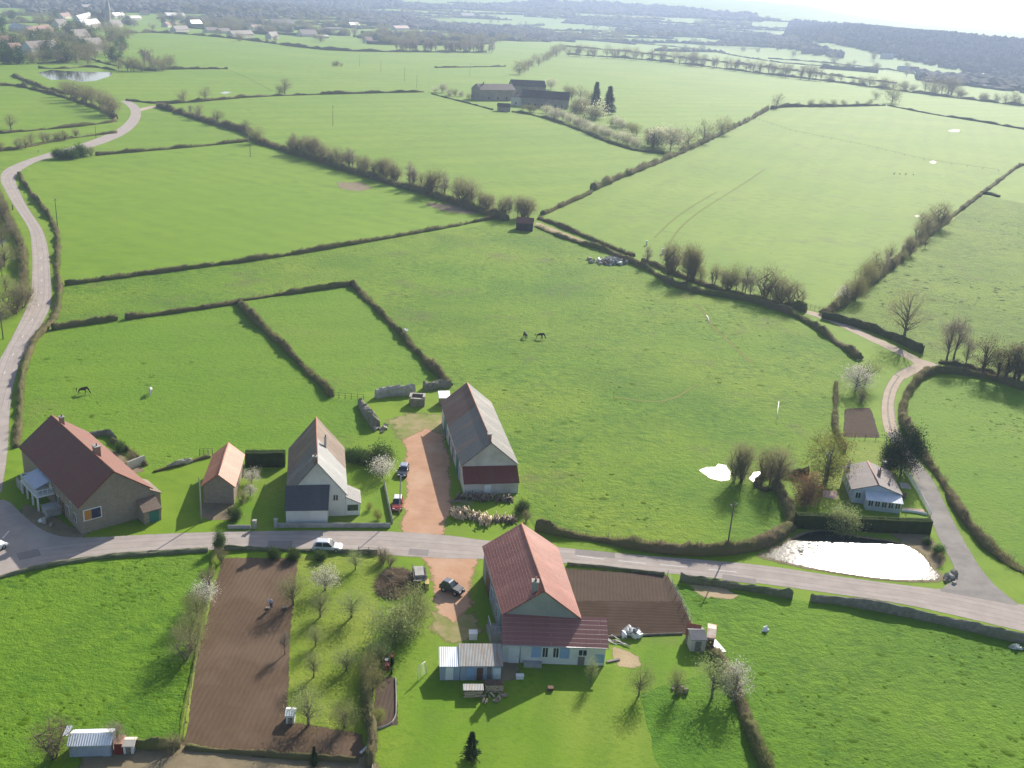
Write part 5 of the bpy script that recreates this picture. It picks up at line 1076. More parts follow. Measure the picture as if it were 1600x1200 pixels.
wood('woods', [(520, 36), (640, 30), (700, 40), (820, 44), (860, 52), (760, 52), (640, 46)], 18, 12, Wd, .4)
wood('woods', [(640, 8), (820, 5), (1000, 9), (1085, 15), (1085, 22), (900, 14), (760, 14), (640, 16)], 18, 13, Wd, .4)
wood('woods', [(300, 36), (360, 32), (430, 30), (440, 24), (340, 25)], 14, 12, Wd, .4)
wood('woods', [(440, 30), (540, 27), (640, 29), (650, 24), (540, 20), (450, 22)], 15, 13, Wd, .4)
wood('woods', [(690, 50), (760, 44), (850, 50), (880, 60), (850, 66), (800, 60), (740, 58)], 13, 12, Wd, .4)
wood('woods', [(560, 62), (620, 56), (690, 58), (690, 64), (620, 66)], 12, 10, Wd, .4)
wood('woods', [(880, 36), (980, 44), (1080, 50), (1180, 62), (1080, 44), (960, 36), (890, 30)], 16, 12, Wd, .4)
wood('woods', [(100, 26), (180, 20), (280, 22), (280, 14), (180, 13), (100, 18)], 15, 13, Wd, .4)
wood('woods', [(45, 22), (110, 20), (108, 14), (50, 15)], 16, 13, Wd)
wood('woods', [(1440, 128), (1520, 136), (1640, 152), (1640, 132), (1520, 122), (1440, 118)], 18, 11, Wd, .4)
# ---- near trees and bushes
row([(1148, 753), (1154, 750), (1160, 755)], 3, ['thicket'], (6.5, 8), 'bare grey thicket tree standing in the small pond', 'thicket trees in the small pond', .4, wide=(.5, .6))
row([(1194, 752), (1204, 758), (1214, 762)], 4, ['thicket', 'bare'], (5, 8), 'bare grey tree between the small pond and bungalow garden', 'bare trees right of the small pond', .6, wide=(.5, .7))
tree('yellow', gp(1292, 752), 8.5, 'yellowish weeping tree on the bungalow lawn'); tree('redbush', gp(1258, 788), 5.5, 'reddish budding bush on the bungalow lawn'); tree('willow', gp(1314, 832), 4.2, 'round pale green bush on the bank of the big pond', 'bush', None, 'bush', 1.0)
tree('evergreen', gp(1407, 740), 8.2, 'big dark evergreen tree overhanging the lane by the bungalow', wide=.8); tree('evergreen', gp(1389, 736), 5, 'smaller dark evergreen beside the big one by the bungalow', wide=.75)
tree('white', gp(1337, 612), 6.0, 'round cream blossoming tree at the hedge end by the lane', wide=.95); tree('bare', gp(1352, 600), 6, 'small bare tree beside the cream blossoming tree'); tree('thicket', gp(1345, 628), 3, 'grey bush above the small vegetable plot', 'bush', None, 'bush')
tree('fruit', gp(458, 945), 3.8, 'bare fruit tree leaning over the edge of the brown plot'); tree('white', gp(508, 922), 3.4, 'white blossoming fruit tree near the road in the orchard')
tree('fruit', gp(500, 964), 3.1, 'round grey fruit tree below the white blossoming one'); tree('fruit', gp(549, 965), 3.6, 'fruit tree with reddish crown in the middle of the orchard'); tree('fruit', gp(493, 1010), 2.6, 'small bare fruit tree in the middle of the orchard', wide=.8)
tree('fruit', gp(541, 1048), 2.6, 'low white blossoming shrub on the right side of the orchard', 'shrub', None, 'shrub', 1.3); tree('fruit', gp(481, 1134), 4.2, 'largest olive fruit tree beside the white garden box'); tree('fruit', gp(538, 1138), 3.2, 'olive fruit tree in the lower right corner of the orchard'); tree('fruit', gp(490, 1058), 3.2, 'thin bare fruit tree above the largest one', wide=.7); tree('slim', gp(445, 1022), 3.2, 'thin sapling on the edge of the brown plot')
tree('fruit', gp(555, 890), 2.6, 'pale fruit tree near the roadside wall', wide=.9); tree('shrub', gp(500, 874), 1.2, 'dark green round bush beside the white car', 'bush'); tree('shrub', gp(430, 872), 1.3, 'left dark bush above the brown plot', 'bush'); tree('shrub', gp(457, 873), 1.4, 'right dark bush above the brown plot', 'bush'); tree('shrub', gp(343, 858), 2.4, 'dark upright bush at the roadside corner of the plot', 'bush', None, 'bush', .5); tree('thicket', gp(345, 880), 2.2, 'brownish bush at the top corner of the brown plot', 'bush', None, 'bush')
row([(594, 868), (598, 884), (602, 898)], 3, ['thicket'], (1.5, 2.2), 'brown scrub beside the cart', 'scrub beside the cart', .6, 'bush', name='bush')
tree('willow', gp(612, 1003), 5.2, 'largest pale willow bush in front of the drive', 'bush', None, 'bush', 1.0); tree('willow', gp(643, 972), 4.6, 'right pale willow bush nearest the dark car', 'bush', None, 'bush', .95); tree('willow', gp(590, 1035), 2.9, 'low pale willow bush beside the rusty machine', 'bush', None, 'bush', .9); tree('bud', gp(582, 1090), 4.0, 'olive tree over the narrow lawn plot', wide=.7); tree('bud', gp(577, 1060), 3.6, 'olive tree left of the rusty machine', wide=.7); tree('yellow', gp(592, 1128), 1.6, 'small bright green shrub at the end of the narrow plot', 'shrub', None, 'shrub')
tree('white', gp(320, 945), 3.2, 'white blossoming shrub on the left bank of the brown plot', 'shrub', None, 'shrub'); tree('bud', gp(308, 968), 3.6, 'olive tree below the white blossoming shrub', wide=.9); tree('bud', gp(297, 1008), 4.4, 'largest olive tree on the bank casting a long shadow', wide=.9); tree('thicket', gp(290, 1030), 4.0, 'brown thicket at the foot of the largest bank tree', 'bush', None, 'bush'); tree('thicket', gp(325, 915), 2.6, 'grey shrub at the top of the bank', 'shrub', None, 'shrub')
tree('fruit', gp(923, 1066), 3.0, 'leaning bare sapling at the corner of the white annex', wide=.5); tree('fruit', gp(998, 1087), 3.6, 'slender bare fruit tree on the foreground lawn', wide=.8); tree('fruit', gp(1056, 1088), 3.4, 'grey fruit tree over the stump on the lawn', wide=.7); tree('fruit', gp(1112, 1090), 4.8, 'tallest blossoming fruit tree on the lawn near the hedge', wide=.9, v=0); tree('white', gp(1148, 1092), 4.4, 'whitish blossoming tree in the straggling lawn hedge', wide=.8)
tree('cypress', gp(736, 1186), 3.5, 'small dark cypress on the foreground lawn', 'cypress'); tree('cypress', gp(491, 1196), 2.4, 'tiny dark conifer on the bank at the bottom edge', 'conifer', None, 'conifer', .7)
tree('white', gp(597, 746), 3.6, 'white flowering garden shrub by the earth yard', 'shrub', None, 'shrub'); tree('shrub', gp(592, 728), 3.2, 'grey green garden shrub behind the white flowering one', 'shrub'); tree('shrub', gp(560, 722), 2.2, 'yellow green round shrub right of the grey roofed house', 'shrub'); tree('shrub', gp(545, 720), 1.8, 'small dark shrub touching the grey roofed house', 'shrub'); tree('yellow', gp(590, 812), 1.6, 'small yellow shrub in the garden corner', 'shrub', None, 'shrub'); tree('yellow', gp(577, 797), 1.2, 'tiny yellow shrub on the garden lawn', 'shrub', None, 'shrub')
tree('white', gp(393, 755), 2.4, 'white flowering bush in the garden by the orange shed', 'bush', None, 'bush'); tree('white', gp(391, 775), 1.8, 'small pale bush second from the orange shed', 'bush', None, 'bush'); tree('shrub', gp(365, 812), 1.8, 'round grey green bush by the garden wall', 'bush', None, 'bush', .8); tree('thicket', gp(377, 788), 2.6, 'brown bush against the orange roofed shed', 'bush', None, 'bush', .7)
tree('thicket', gp(85, 1185), 5.0, 'straw coloured thicket left of the white tin shed', 'bush', None, 'bush', .9); tree('slim', gp(184, 1168), 3.6, 'thin bare sapling between the tin shed and hutch', wide=1.2); tree('thicket', gp(270, 1175), 2.2, 'grey brown bush at the lower left corner of the plot', 'bush', None, 'bush', 1.0)
tree('shrub', gp(815, 800), 1.6, 'green shrub behind the barn lean-to', 'shrub'); tree('thicket', gp(822, 815), 1.8, 'brown shrub at the hedge end above the red roof', 'shrub', None, 'shrub'); tree('shrub', gp(190, 705), 1.4, 'green garden shrub behind the long farmhouse', 'shrub'); tree('thicket', gp(205, 722), 1.8, 'brown garden shrub behind the long farmhouse', 'shrub', None, 'shrub')
row([(1452, 845), (1465, 870), (1478, 892)], 4, ['thicket', 'shrub'], (.9, 1.4), 'low straw coloured tuft on the right bank of the big pond', 'tufts on the pond bank', .5, 'shrub', name='shrub')
# ---- rough grass
def tufts(name, P, n, hr_, wr, m, dens=.03, thr=.5, seed=21, sx=1.0):
    G = np.array(px(P))[:, :2]; mn, mx = G.min(0), G.max(0); q = RNG.uniform(mn, mx, (n*6, 2)); ins = np.zeros(len(q), bool); j = len(G)-1
    for i in range(len(G)):
        a, e = G[i], G[j]; c = ((a[1] > q[:, 1]) != (e[1] > q[:, 1])) & (q[:, 0] < (e[0]-a[0])*(q[:, 1]-a[1])/(e[1]-a[1]+1e-9)+a[0]); ins ^= c; j = i
    v = vnoise(q[:, 0]*dens, q[:, 1]*dens, seed)*.6+vnoise(q[:, 0]*dens*4, q[:, 1]*dens*4, seed+1)*.4
    q = q[ins & (RNG.uniform(0, 1, len(q)) < np.clip((v-thr+.16)/.4, .04, 1)**1.5)]; q = q[:int(n*.04)]; n = len(q); k = 6
    r = RNG.uniform(*wr, n); h = RNG.uniform(*hr_, n)*.3; r = r*RNG.uniform(.3, 1, n)**1.3; a0 = RNG.uniform(0, 6.28, n); el_ = RNG.uniform(.6, 1.6, n)
    A_ = a0[:, None]+np.arange(k)[None]*2*math.pi/k; rr_ = r[:, None]*RNG.uniform(.7, 1.25, (n, k))
    base = np.stack([q[:, :1]+np.cos(A_)*rr_*el_[:, None], q[:, 1:]+np.sin(A_)*rr_, np.zeros((n, k))], 2)
    mid = np.stack([q[:, :1]+np.cos(A_)*rr_*.62*el_[:, None], q[:, 1:]+np.sin(A_)*rr_*.62, h[:, None]*RNG.uniform(.5, 1.0, (n, k))], 2)
    top = np.stack([q[:, 0], q[:, 1], h*1.05], 1)[:, None]
    V = np.concatenate([base, mid, top], 1); m_ = 2*k+1; F = []
    for i in range(k): F += [(i, (i+1) % k, k+(i+1) % k, k+i)]
    F3 = [(k+i, k+(i+1) % k, 2*k) for i in range(k)]
    Fa = [tuple(o+x for x in f) for o in range(0, n*m_, m_) for f in F+F3]
    b = MB(); b.v = [tuple(p) for p in V.reshape(-1, 3).tolist()]; b.f = Fa; b.m = [0]*len(Fa); b.uv = [None]*len(Fa); b.sm = [True]*len(Fa)
    return tag(b.build(name, m), None, None, None, 'stuff')
T_n = mat('tuft_grass', (.10, .215, .008), (.145, .26, .012), .3, .9, .1, transl=.45); T_m = mat('meadow_tufts', (.115, .21, .012), (.16, .255, .018), .2, .9, .1, transl=.45); T_r = mat('rush_tufts', (.09, .145, .03), (.14, .20, .045), .2, .9, .1, transl=.4)
tufts('grass', [(1060, 925), (1250, 950), (1400, 972), (1610, 1015), (1750, 1230), (1230, 1240), (1195, 1180), (1150, 1070), (1085, 965)], 9000, (.08, .3), (.2, .6), T_n, .06, .42)
tufts('grass', [(-40, 910), (120, 885), (320, 870), (310, 940), (280, 1150), (100, 1150), (-60, 1210)], 7000, (.07, .26), (.2, .55), T_n, .06, .45, 31)
tufts('grass', [(800, 365), (940, 410), (1060, 470), (1200, 495), (1330, 560), (1300, 690), (1210, 770), (1210, 820), (1080, 850), (900, 830), (720, 610), (600, 480), (690, 400)], 16000, (.10, .34), (.25, .8), T_m, .022, .5, 41)
tufts('grass', [(1310, 490), (1470, 370), (1535, 312), (1600, 325), (1640, 590), (1470, 560), (1400, 520)], 6000, (.15, .5), (.4, 1.2), T_r, .03, .5, 51)
tufts('grass', [(95, 520), (370, 485), (500, 625), (560, 640), (440, 705), (240, 725), (60, 690), (50, 570)], 2500, (.08, .25), (.25, .7), T_m, .04, .6, 61)
tufts('grass', [(1430, 620), (1530, 605), (1640, 640), (1640, 880), (1540, 830), (1440, 700)], 3000, (.08, .28), (.25, .7), T_m, .04, .55, 71)
tufts('grass', [(110, 450), (400, 412), (720, 365), (560, 440), (200, 492), (95, 505)], 2500, (.1, .3), (.3, .9), T_m, .03, .55, 81)
tufts('grass', [(470, 875), (585, 875), (570, 1090), (455, 1130)], 2500, (.08, .22), (.12, .35), G_orch, .1, .35, 91)
# ------------------------------------------------------------------ poles, walls, fences
def pole(x, y, h, label, arm=True, m=None, lean=0.0, r=.13):
    p = gp(x, y); o = empty('utility_pole', p, label, 'pole', 'utility poles'); b = MB()
    b.tube([p+np.array([0, 0, -.1]), p+np.array([lean, 0, h])], [r, r*.72], 8); b.build('mast', m or P_post, o)
    if arm:
        b = MB(); q = p+np.array([lean*.96, 0, h*.95]); b.box(tuple(q), (1.3, .1, .1), .5); b.build('crossarm', m or P_post, o)
        for k in (-1, 0, 1):
            b = MB(); t_ = q+np.array([math.cos(.5)*k*.55, math.sin(.5)*k*.55, .05]); b.tube([t_, t_+np.array([0, 0, .22])], [.06, .05], 6); b.build('insulator', P_white, o)
    return o
C_pole = mat('pale_pole', (.42, .40, .36), (.34, .32, .29), 1.2, .85)
for a in ((1135, 865, 8.5, 'tall dark pole in the hedge above the road left of the big pond'), (90, 355, 9.0, 'pole beside the hedge of the winding road in the upper left'), (520, 197, 11.6, 'pole alone in the middle of the broad far meadow'), (391, 245, 9.0, 'pole in front of the round dense olive tree'),
          (150, 216, 7.0, 'pole by the road bend near the shrub row'), (1283, 775, 8.2, 'slanted pole on the bungalow lawn'), (5, 530, 9.0, 'pole among bare trees at the left edge'), (562, 104, 12, 'far field pole first from the left of its line'), (595, 114, 12, 'far field pole second from the left of its line'),
          (632, 127, 12, 'far field pole third from the left of its line'), (651, 138, 11, 'far field pole nearest the long far hedge'), (734, 119, 13, 'far field pole nearest the manor farm')): pole(*a)
pole(315, 815, 7.3, 'pale concrete pole beside the orange roofed shed', False, C_pole, -.05, .12); pole(624, 804, 6.6, 'pale thin pole by the red car in the earth yard', False, C_pole, .05, .11)
def post(x, y, h, label, m, r=.07, name='post'):
    p = gp(x, y); b = MB(); b.tube([(0, 0, 0), (0, 0, h*.93), (0, 0, h)], [r, r, r*.5], 6); o = b.build(name, m, None, tuple(p), (0, 0, 0)); return tag(o, label, name)
post(20, 328, 1.7, 'short dark post beside the winding road', P_post, .2); post(60, 238, 1.3, 'short pale post at the road bend', C_pole, .12)
W_dry = mat('dry_stone', (.27, .24, .20), (.19, .17, .14), 1.6, .95, .1, .8, 2.5, c3=(.16, .17, .10), s3=.4)
W_cap = mat('pale_cap_stone', (.46, .43, .38), (.33, .30, .26), 1.5, .95, .1, .6, 3)
W_moss = mat('mossy_stone', (.20, .19, .13), (.12, .14, .06), .8, .95, .1, .8, 2.5)
def wall(P, w, h, m, label, capm=None, wv=.12, name='stone_wall', ws=False):
    return hedge(P, w, h, m, label, name=name, twig=0, wv=wv, cat='wall', ws=ws)
wall([(1266, 939), (1312, 943), (1400, 959), (1500, 981), (1560, 996), (1640, 1012), (1800, 1046)], .6, 1.25, W_dry, 'long grey stone wall between the road and lower right pasture')
wall([(1062, 908), (1110, 914), (1180, 924), (1238, 935)], .7, 1.1, W_moss, 'dark mossy wall along the road from the plot to the gap', wv=.2)
wall([(-40, 915), (25, 896), (70, 886), (117, 877), (200, 868), (325, 861)], .6, .55, W_moss, 'low overgrown wall between the road and lower left pasture', wv=.25)
wall([(350, 859), (440, 860), (520, 863), (590, 866)], .5, .6, W_moss, 'low overgrown wall along the road above the orchard', wv=.25)
wall([(886, 883), (960, 889), (1038, 899)], .35, .45, W_moss, 'low dark edging wall between road and dark vegetable plot', wv=.15)
wall([(563, 632), (570, 645), (578, 658), (588, 670)], 1.3, 1.7, W_dry, 'thick ruined stone wall above the earth yard', wv=.2)
wall([(587, 622), (610, 618), (635, 617), (648, 616)], .8, 1.5, W_cap, 'pale capped ruined wall behind the earth yard', wv=.2)
wall([(664, 609), (684, 606), (704, 605)], 1.6, 1.2, W_dry, 'heap of dark stones at the hedge end near the barn', wv=.35, name='stone_heap')
wall([(140, 684), (158, 680), (172, 679), (181, 690)], .5, 1.1, W_dry, 'stone garden wall behind the long farmhouse')
wall([(200, 734), (226, 724)], .35, 1.5, W_rend, 'pale rendered wall at the corner of the long farmhouse', wv=.03)
wall([(262, 732), (285, 726), (300, 722)], .5, .7, W_cap, 'tumbled pale stones along the scrub beside the farmhouse', wv=.4)
wall([(432, 824), (500, 824), (560, 824), (610, 824)], .3, .75, C_conc, 'low concrete wall along the road before the grey roofed house', wv=.02, name='garden_wall')
wall([(356, 826), (392, 826)], .3, .6, C_conc, 'short low concrete wall in front of the shed garden', wv=.02, name='garden_wall')
wall([(601, 758), (606, 785), (613, 818)], .22, .8, C_conc, 'thin garden wall between lawn and earth yard', wv=.02, name='garden_wall')
wall([(618, 1060), (619, 1100), (618, 1126), (602, 1137), (586, 1140)], .12, .25, C_conc, 'thin concrete edging round the narrow lawn plot', wv=.02, name='edging')
wall([(583, 1140), (583, 1170), (581, 1210)], .1, .3, C_conc, 'straight concrete edging below the narrow lawn plot', wv=.02, name='edging')
wall([(930, 997), (1000, 993), (1066, 991)], .25, .25, W_dry, 'low stone edging below the dark vegetable plot', wv=.1, name='edging')
def pillar(x, y, h, label):
    p = gp(x, y); b = MB(); b.box((0, 0, h/2), (.45, .45, h)); b.box((0, 0, h+.06), (.58, .58, .12)); tag(b.build('gate_pillar', C_conc, None, tuple(p), (0, 0, 0)), label, 'pillar')
pillar(398, 826, 1.3, 'square gate pillar at the end of the short garden wall'); pillar(431, 825, 1.4, 'square gate pillar beside the grey roofed house')
# open stone pen by the ruin
p = gp(652, 632); o = empty('stone_pen', p, 'small square roofless stone pen beside the capped ruined wall', 'pen')
for k, (dx, dy, sx, sy) in enumerate(((0, -1.2, 2.6, .4), (0, 1.2, 2.6, .4), (-1.3, 0, .4, 2.0), (1.3, 0, .4, 2.0))):
    b = MB(); b.box((p[0]+dx, p[1]+dy, .85+.05*k), (sx, sy, 1.7+.1*k)); b.box((p[0]+dx, p[1]+dy, 1.72+.1*k), (sx+.06, sy+.06, .1), 0, 1); b.build('wall', [W_dry, W_cap], o)
def fence(P, h, label, m, sp=1.6, rails=(.55, .95), pales=0.0, name='fence', pr=.06, ws=False):
    C = resample(np.array(px(P)) if not ws else np.array(P, float), sp); o = empty(name, C[len(C)//2], label, 'fence')
    for q in C[:100]:
        b = MB(); b.tube([q+np.array([0, 0, -.1]), q+np.array([0, 0, h])], [pr, pr*.8], 5); b.build('post', m, o)
    b = MB()
    for z_ in rails: b.tube([q+np.array([0, 0, h*z_]) for q in C], [pr*.45]*len(C), 4)
    b.build('rail', m, o)
    if pales:
        D_ = resample(C, pales); b = MB()
        for q in D_: b.box((q[0], q[1], h*.5), (.05, .05, h*.85))
        b.build('palings', m, o)
    return o
fence([(520, 622), (545, 624), (568, 626)], 1.3, 'old wooden fence between the hedge end and ruined wall', P_post, 1.3)
fence([(312, 712), (332, 711)], 1.3, 'dark wooden gate fence left of the orange roofed shed', P_post, .8, (.35, .65, .95))
fence([(1260, 480), (1286, 487)], 1.2, 'wooden field gate on the lane by the rising hedge', P_grey, 1.2, (.3, .5, .7, .95), name='gate')
fence([(1412, 735), (1425, 757), (1440, 782), (1454, 808)], 1.1, 'white picket fence between the bungalow and the lane', P_white, 2.0, (.3, .9), .3)
fence([(1043, 902), (1055, 925), (1070, 955), (1086, 990)], 1.2, 'wire fence beside the dark vegetable plot', C_pole, 2.2, (.3, .6, .95), 0, 'wire_fence', .05)
fence([(286, 1160), (293, 1110), (305, 1050), (320, 980), (333, 900)], 1.0, 'wire fence along the left bank of the brown plot', P_post, 3.0, (.5, .95), 0, 'wire_fence', .045)
fence([(560, 866), (592, 868)], 1.3, 'short posts by the road above the orchard', P_post, 1.6, (.9,), 0, 'wire_fence', .05)
fence([(1180, 186), (1240, 206), (1340, 226), (1450, 252), (1560, 268)], 1.2, 'thin wire fence crossing the broad right meadow', P_post, 9.0, (.9,), 0, 'wire_fence', .09)
fence([(355, 110), (385, 122), (425, 143)], 1.2, 'thin wire fence crossing the far field to the long hedge', P_post, 9.0, (.9,), 0, 'wire_fence', .1)
fence([(880, 838), (950, 845)], 1.4, 'a few posts standing in the roadside hedge', P_post, 3.0, (.9,), 0, 'wire_fence', .05)
fence([(1320, 684), (1350, 685), (1385, 688)], 1.0, 'low dark fence below the small vegetable plot', P_post, 2.0, (.5, .95), 0, 'wire_fence', .06)
# ------------------------------------------------------------------ heaps, wood, clutter
def rocks(name, label, P, n, sz, m, cat='heap', hgt=.4, flat=.6):
    G = np.array(px(P))[:, :2]; c0 = G.mean(0); sd = G.std(0)+.2; b = MB()
    for i in range(n):
        q = c0+RNG.normal(0, 1, 2)*sd*.75; s = RNG.uniform(*sz); zc = max(0.05, hgt*(1-np.hypot(*((q-c0)/sd))*.55)); R3 = RNG.normal(size=(3, 3)); R3, _ = np.linalg.qr(R3)
        K = np.array([[x, y, z_] for x in (-1, 1) for y in (-1, 1) for z_ in (-1, 1)], float)*RNG.uniform(.55, 1, (8, 3))*s*np.array([.6, .45, .38])
        K = K@R3.T+np.array([q[0], q[1], RNG.uniform(.1*s, zc+.15*s)])
        b.add(K, [(0, 1, 3, 2), (4, 6, 7, 5), (0, 4, 5, 1), (2, 3, 7, 6), (0, 2, 6, 4), (1, 5, 7, 3)], i % len(m))
    return tag(b.build(name, m, None, V3(c0, 0), V3(c0, 0)), label, cat)
rocks('rubble_heap', 'heap of pale rubble against the green lane hedge', [(936, 408), (970, 411), (945, 413), (963, 407)], 110, (.8, 1.7), [W_cap, W_dry, P_white], hgt=1.0)
rocks('stone_heap', 'few stones at the end of the ruined wall', [(584, 670), (596, 674), (590, 668)], 8, (.6, 1.1), [W_cap, W_dry], hgt=.3)
rocks('junk_heap', 'pale junk heap under tarpaulins at the edge of the dark plot', [(978, 990), (997, 990), (988, 996)], 16, (.5, 1.3), [P_white, TIN_w, P_grey], hgt=.7)
rocks('stump', 'grey stump ringed with stones under the lawn fruit tree', [(1054, 1080), (1068, 1082), (1060, 1076)], 14, (.4, .9), [W_dry, P_grey], hgt=.7)
rocks('stone_heap', 'scattered stones on the right bank of the big pond', [(1475, 893), (1492, 905), (1485, 908)], 14, (.4, 1.0), [W_dry, W_cap], hgt=.2)
rocks('stone_heap', 'pale broken stones at the hedge corner left of the bungalow garden', [(1226, 785), (1232, 795), (1236, 800)], 12, (.5, 1.1), [P_white, W_cap], hgt=.4)
rocks('stone_heap', 'white broken stones at the foot of the grey road wall', [(1583, 1012), (1598, 1015), (1590, 1016)], 7, (.4, .9), [P_white, W_cap], hgt=.2)
rocks('salt_block', 'small white block lying in the lower right pasture', [(1195, 985), (1198, 986), (1196, 988)], 3, (.5, .7), [P_white], 'block', .2)
rocks('sack', 'white sack beside the hedge of the rectangular paddock', [(632, 517), (634, 518), (633, 519)], 3, (.7, 1.0), [P_white], 'sack', .3)
rocks('stone', 'pale loose stone on the verge nearest the long farmhouse', [(62, 814), (64, 815), (63, 816)], 1, (.7, .8), [P_white], 'stone', .1)
rocks('stone', 'grey loose stone on the verge toward the road', [(84, 822), (86, 823), (85, 824)], 1, (.7, .8), [W_dry], 'stone', .1)
W_log = mat('split_wood', (.74, .58, .40), (.60, .44, .28), 1.5, .85); W_log2 = mat('old_logs', (.36, .29, .22), (.26, .21, .16), 1.5, .9); W_bark2 = mat('log_bark', (.19, .13, .09), (.14, .10, .07), 2, .9)
def logs(label, P, n, ln, rad, m, hgt=.8, yaw=None, name='log_pile', spread=1.0):
    G = np.array(px(P))[:, :2]; b = MB(); L = np.linalg.norm(G[1]-G[0]); d = (G[1]-G[0])/L; v = np.array([-d[1], d[0]])
    for i in range(n):
        u = RNG.uniform(0, 1); q = G[0]+d*u*L+v*RNG.normal(0, .45*spread); z_ = abs(RNG.normal(0, hgt*.5)); a = (yaw if yaw is not None else RNG.uniform(0, 3.14))+RNG.normal(0, .25); l2 = ln*RNG.uniform(.7, 1.2)/2; e = np.array([math.cos(a)*l2, math.sin(a)*l2, RNG.normal(0, .1)*ln])
        c = np.array([q[0], q[1], rad+min(z_, hgt)]); b.tube([c-e, c+e], [rad*RNG.uniform(.7, 1.2)]*2, 6, i % len(m))
    c0 = (G[0]+G[1])/2; return tag(b.build(name, m, None, V3(c0, 0), V3(c0, 0)), label, 'wood pile')
logs('heap of freshly split pale logs at the roadside below the barn', [(706, 806), (733, 808)], 110, 1.1, .11, [W_log], 1.2, 1.9)
logs('tan heap of split logs in the middle of the roadside wood', [(735, 808), (752, 812)], 60, .9, .10, [W_log, W_log2], .8, 1.7)
logs('second pale heap of split logs nearest the red roof', [(750, 816), (766, 818)], 70, 1.1, .11, [W_log], 1.0, 1.8)
logs('row of old grey logs leaning along the wall below the barn', [(712, 778), (800, 782)], 150, 1.3, .10, [W_log2, W_bark2], .7, 1.5)
logs('grey old logs at the right end of the roadside wood', [(770, 812), (806, 816)], 80, 1.2, .10, [W_log2, W_bark2], .6, 1.5)
logs('loose branches lying on the ground left of the old log row', [(712, 782), (735, 792)], 14, 2.6, .05, [W_log2], .2, .4)
logs('cut stakes lying on the grass right of the white annex', [(946, 1000), (975, 1005)], 14, 1.8, .05, [W_log2, P_white], .2, 2.8)
logs('loose round logs scattered at the corner of the tin shed', [(755, 1096), (792, 1088)], 16, .7, .11, [W_log2, W_log], .2)
def stack(label, P0, P1, h, dep, tarp=None):
    a, e = gp(*P0)[:2], gp(*P1)[:2]; L = np.linalg.norm(e-a); d = (e-a)/L; v = np.array([-d[1], d[0]]); o = empty('woodpile', V3((a+e)/2, 0), label, 'wood pile'); b = MB(); r = .115
    for j in range(int(h/(r*1.8))):
        for i in range(int(L/(r*2.05))):
            q = a+d*(r+i*r*2.05+(j % 2)*r); z_ = r+j*r*1.8; j_ = RNG.uniform(-.05, .05); rr2 = r*RNG.uniform(.82, 1.0)
            b.tube([V3(q+v*j_, z_), V3(q+v*dep, z_)], [rr2, rr2], 7, 0, False); k = len(b.v)-14; b.f.append(tuple(range(k+6, k-1, -1))); b.m.append(1); b.uv.append(None); b.sm.append(False)
    b.build('logs', [W_bark2, W_log], o)
    if tarp: b = MB(); b.box((*((a+e)/2+v*dep/2), h+.05), (L+.15, dep+.2, .06), math.atan2(d[1], d[0])); b.build('cover', tarp, o)
    return o
stack('left stack of firewood under a grey sheet before the tin shed', (724, 1090), (754, 1090), 1.0, 1.0, TIN_g)
stack('right stack of firewood with bare log ends before the tin shed', (757, 1083), (787, 1083), 1.1, 1.2)
# brush heap by the cart: a mound of dead twigs
p = gp(618, 912); th = RNG.uniform(0, 6.28, 5200); rd = RNG.uniform(0, 1, 5200)**.5; b = MB()
Q = np.stack([p[0]+np.cos(th)*rd*2.6, p[1]+np.sin(th)*rd*4.0, 1.15*(1-rd**1.5)*(.6+.5*np.sin(th*3+1))*RNG.uniform(.3, 1, 5200)+.05], 1); D = RNG.normal(size=(5200, 3)); D[:, 2] *= .5
b.tris(slivers(Q, D, 1.0*RNG.uniform(.5, 1.2, 5200), .07), 0); o = b.build('brush_heap', mat('dead_twigs', (.34, .27, .19), (.24, .185, .13), .6, .95, .05, transl=.3), None, tuple(p), tuple(p)); tag(o, 'brown mound of cut brushwood beside the cart', 'brush heap')
def crate(x, y, s, label, m, name='crate', rz=.1, lid=None):
    p = gp(x, y); o = empty(name, p, label, name, None, rz); b = MB(); b.box((0, 0, s[2]/2), s); b.build('body', m, o, off=(0, 0, 0)); b = MB(); b.box((0, 0, s[2]+.03), (s[0]+.06, s[1]+.06, .06)); b.build('lid', lid or m, o, off=(0, 0, 0)); return o
crate(739, 997, (1.0, .9, .9), 'white square box on the lawn left of the stair', P_white, 'box'); crate(812, 1060, (.9, .5, .45), 'small white bench seat on bare ground before the annex', P_white, 'bench'); crate(860, 1078, (.6, .5, .35), 'small brown planter on the lawn before the annex', P_wood, 'planter'); crate(667, 918, (.5, 1.2, .9), 'yellowish crate stood behind the cart', mat('straw_board', (.55, .42, .18), (.45, .33, .14), 1), 'crate')
crate(1010, 383, (.5, .4, 1.5), 'left white drinking tank in the right meadow beyond the lane', P_white, 'tank'); crate(1035, 397, (.5, .4, 1.7), 'right white drinking tank in the right meadow beyond the lane', P_white, 'tank')
crate(1385, 728, (1.6, 1.0, .9), 'white covered box under the evergreens by the bungalow', P_white, 'box'); crate(144, 824, (1.3, .7, .7), 'white signboard box below the poster on the farmhouse corner', P_white, 'box', .6); crate(70, 818, (.5, .5, .9), 'pale bin on the verge before the long farmhouse', C_conc, 'bin')
crate(160, 822, (1.2, .5, .5), 'pale garden seat against the farmhouse gable', C_conc, 'bench', .6)
crate(1412, 778, (.5, .5, .9), 'dark bin beside the bungalow corner', P_post, 'bin'); crate(570, 1172, (.25, 1.4, .12), 'white board lying beside the concrete edging', P_white, 'board', -.5); crate(958, 1033, (1.7, .3, .12), 'pale plank leaning out from the annex corner', P_grey, 'plank', .4)
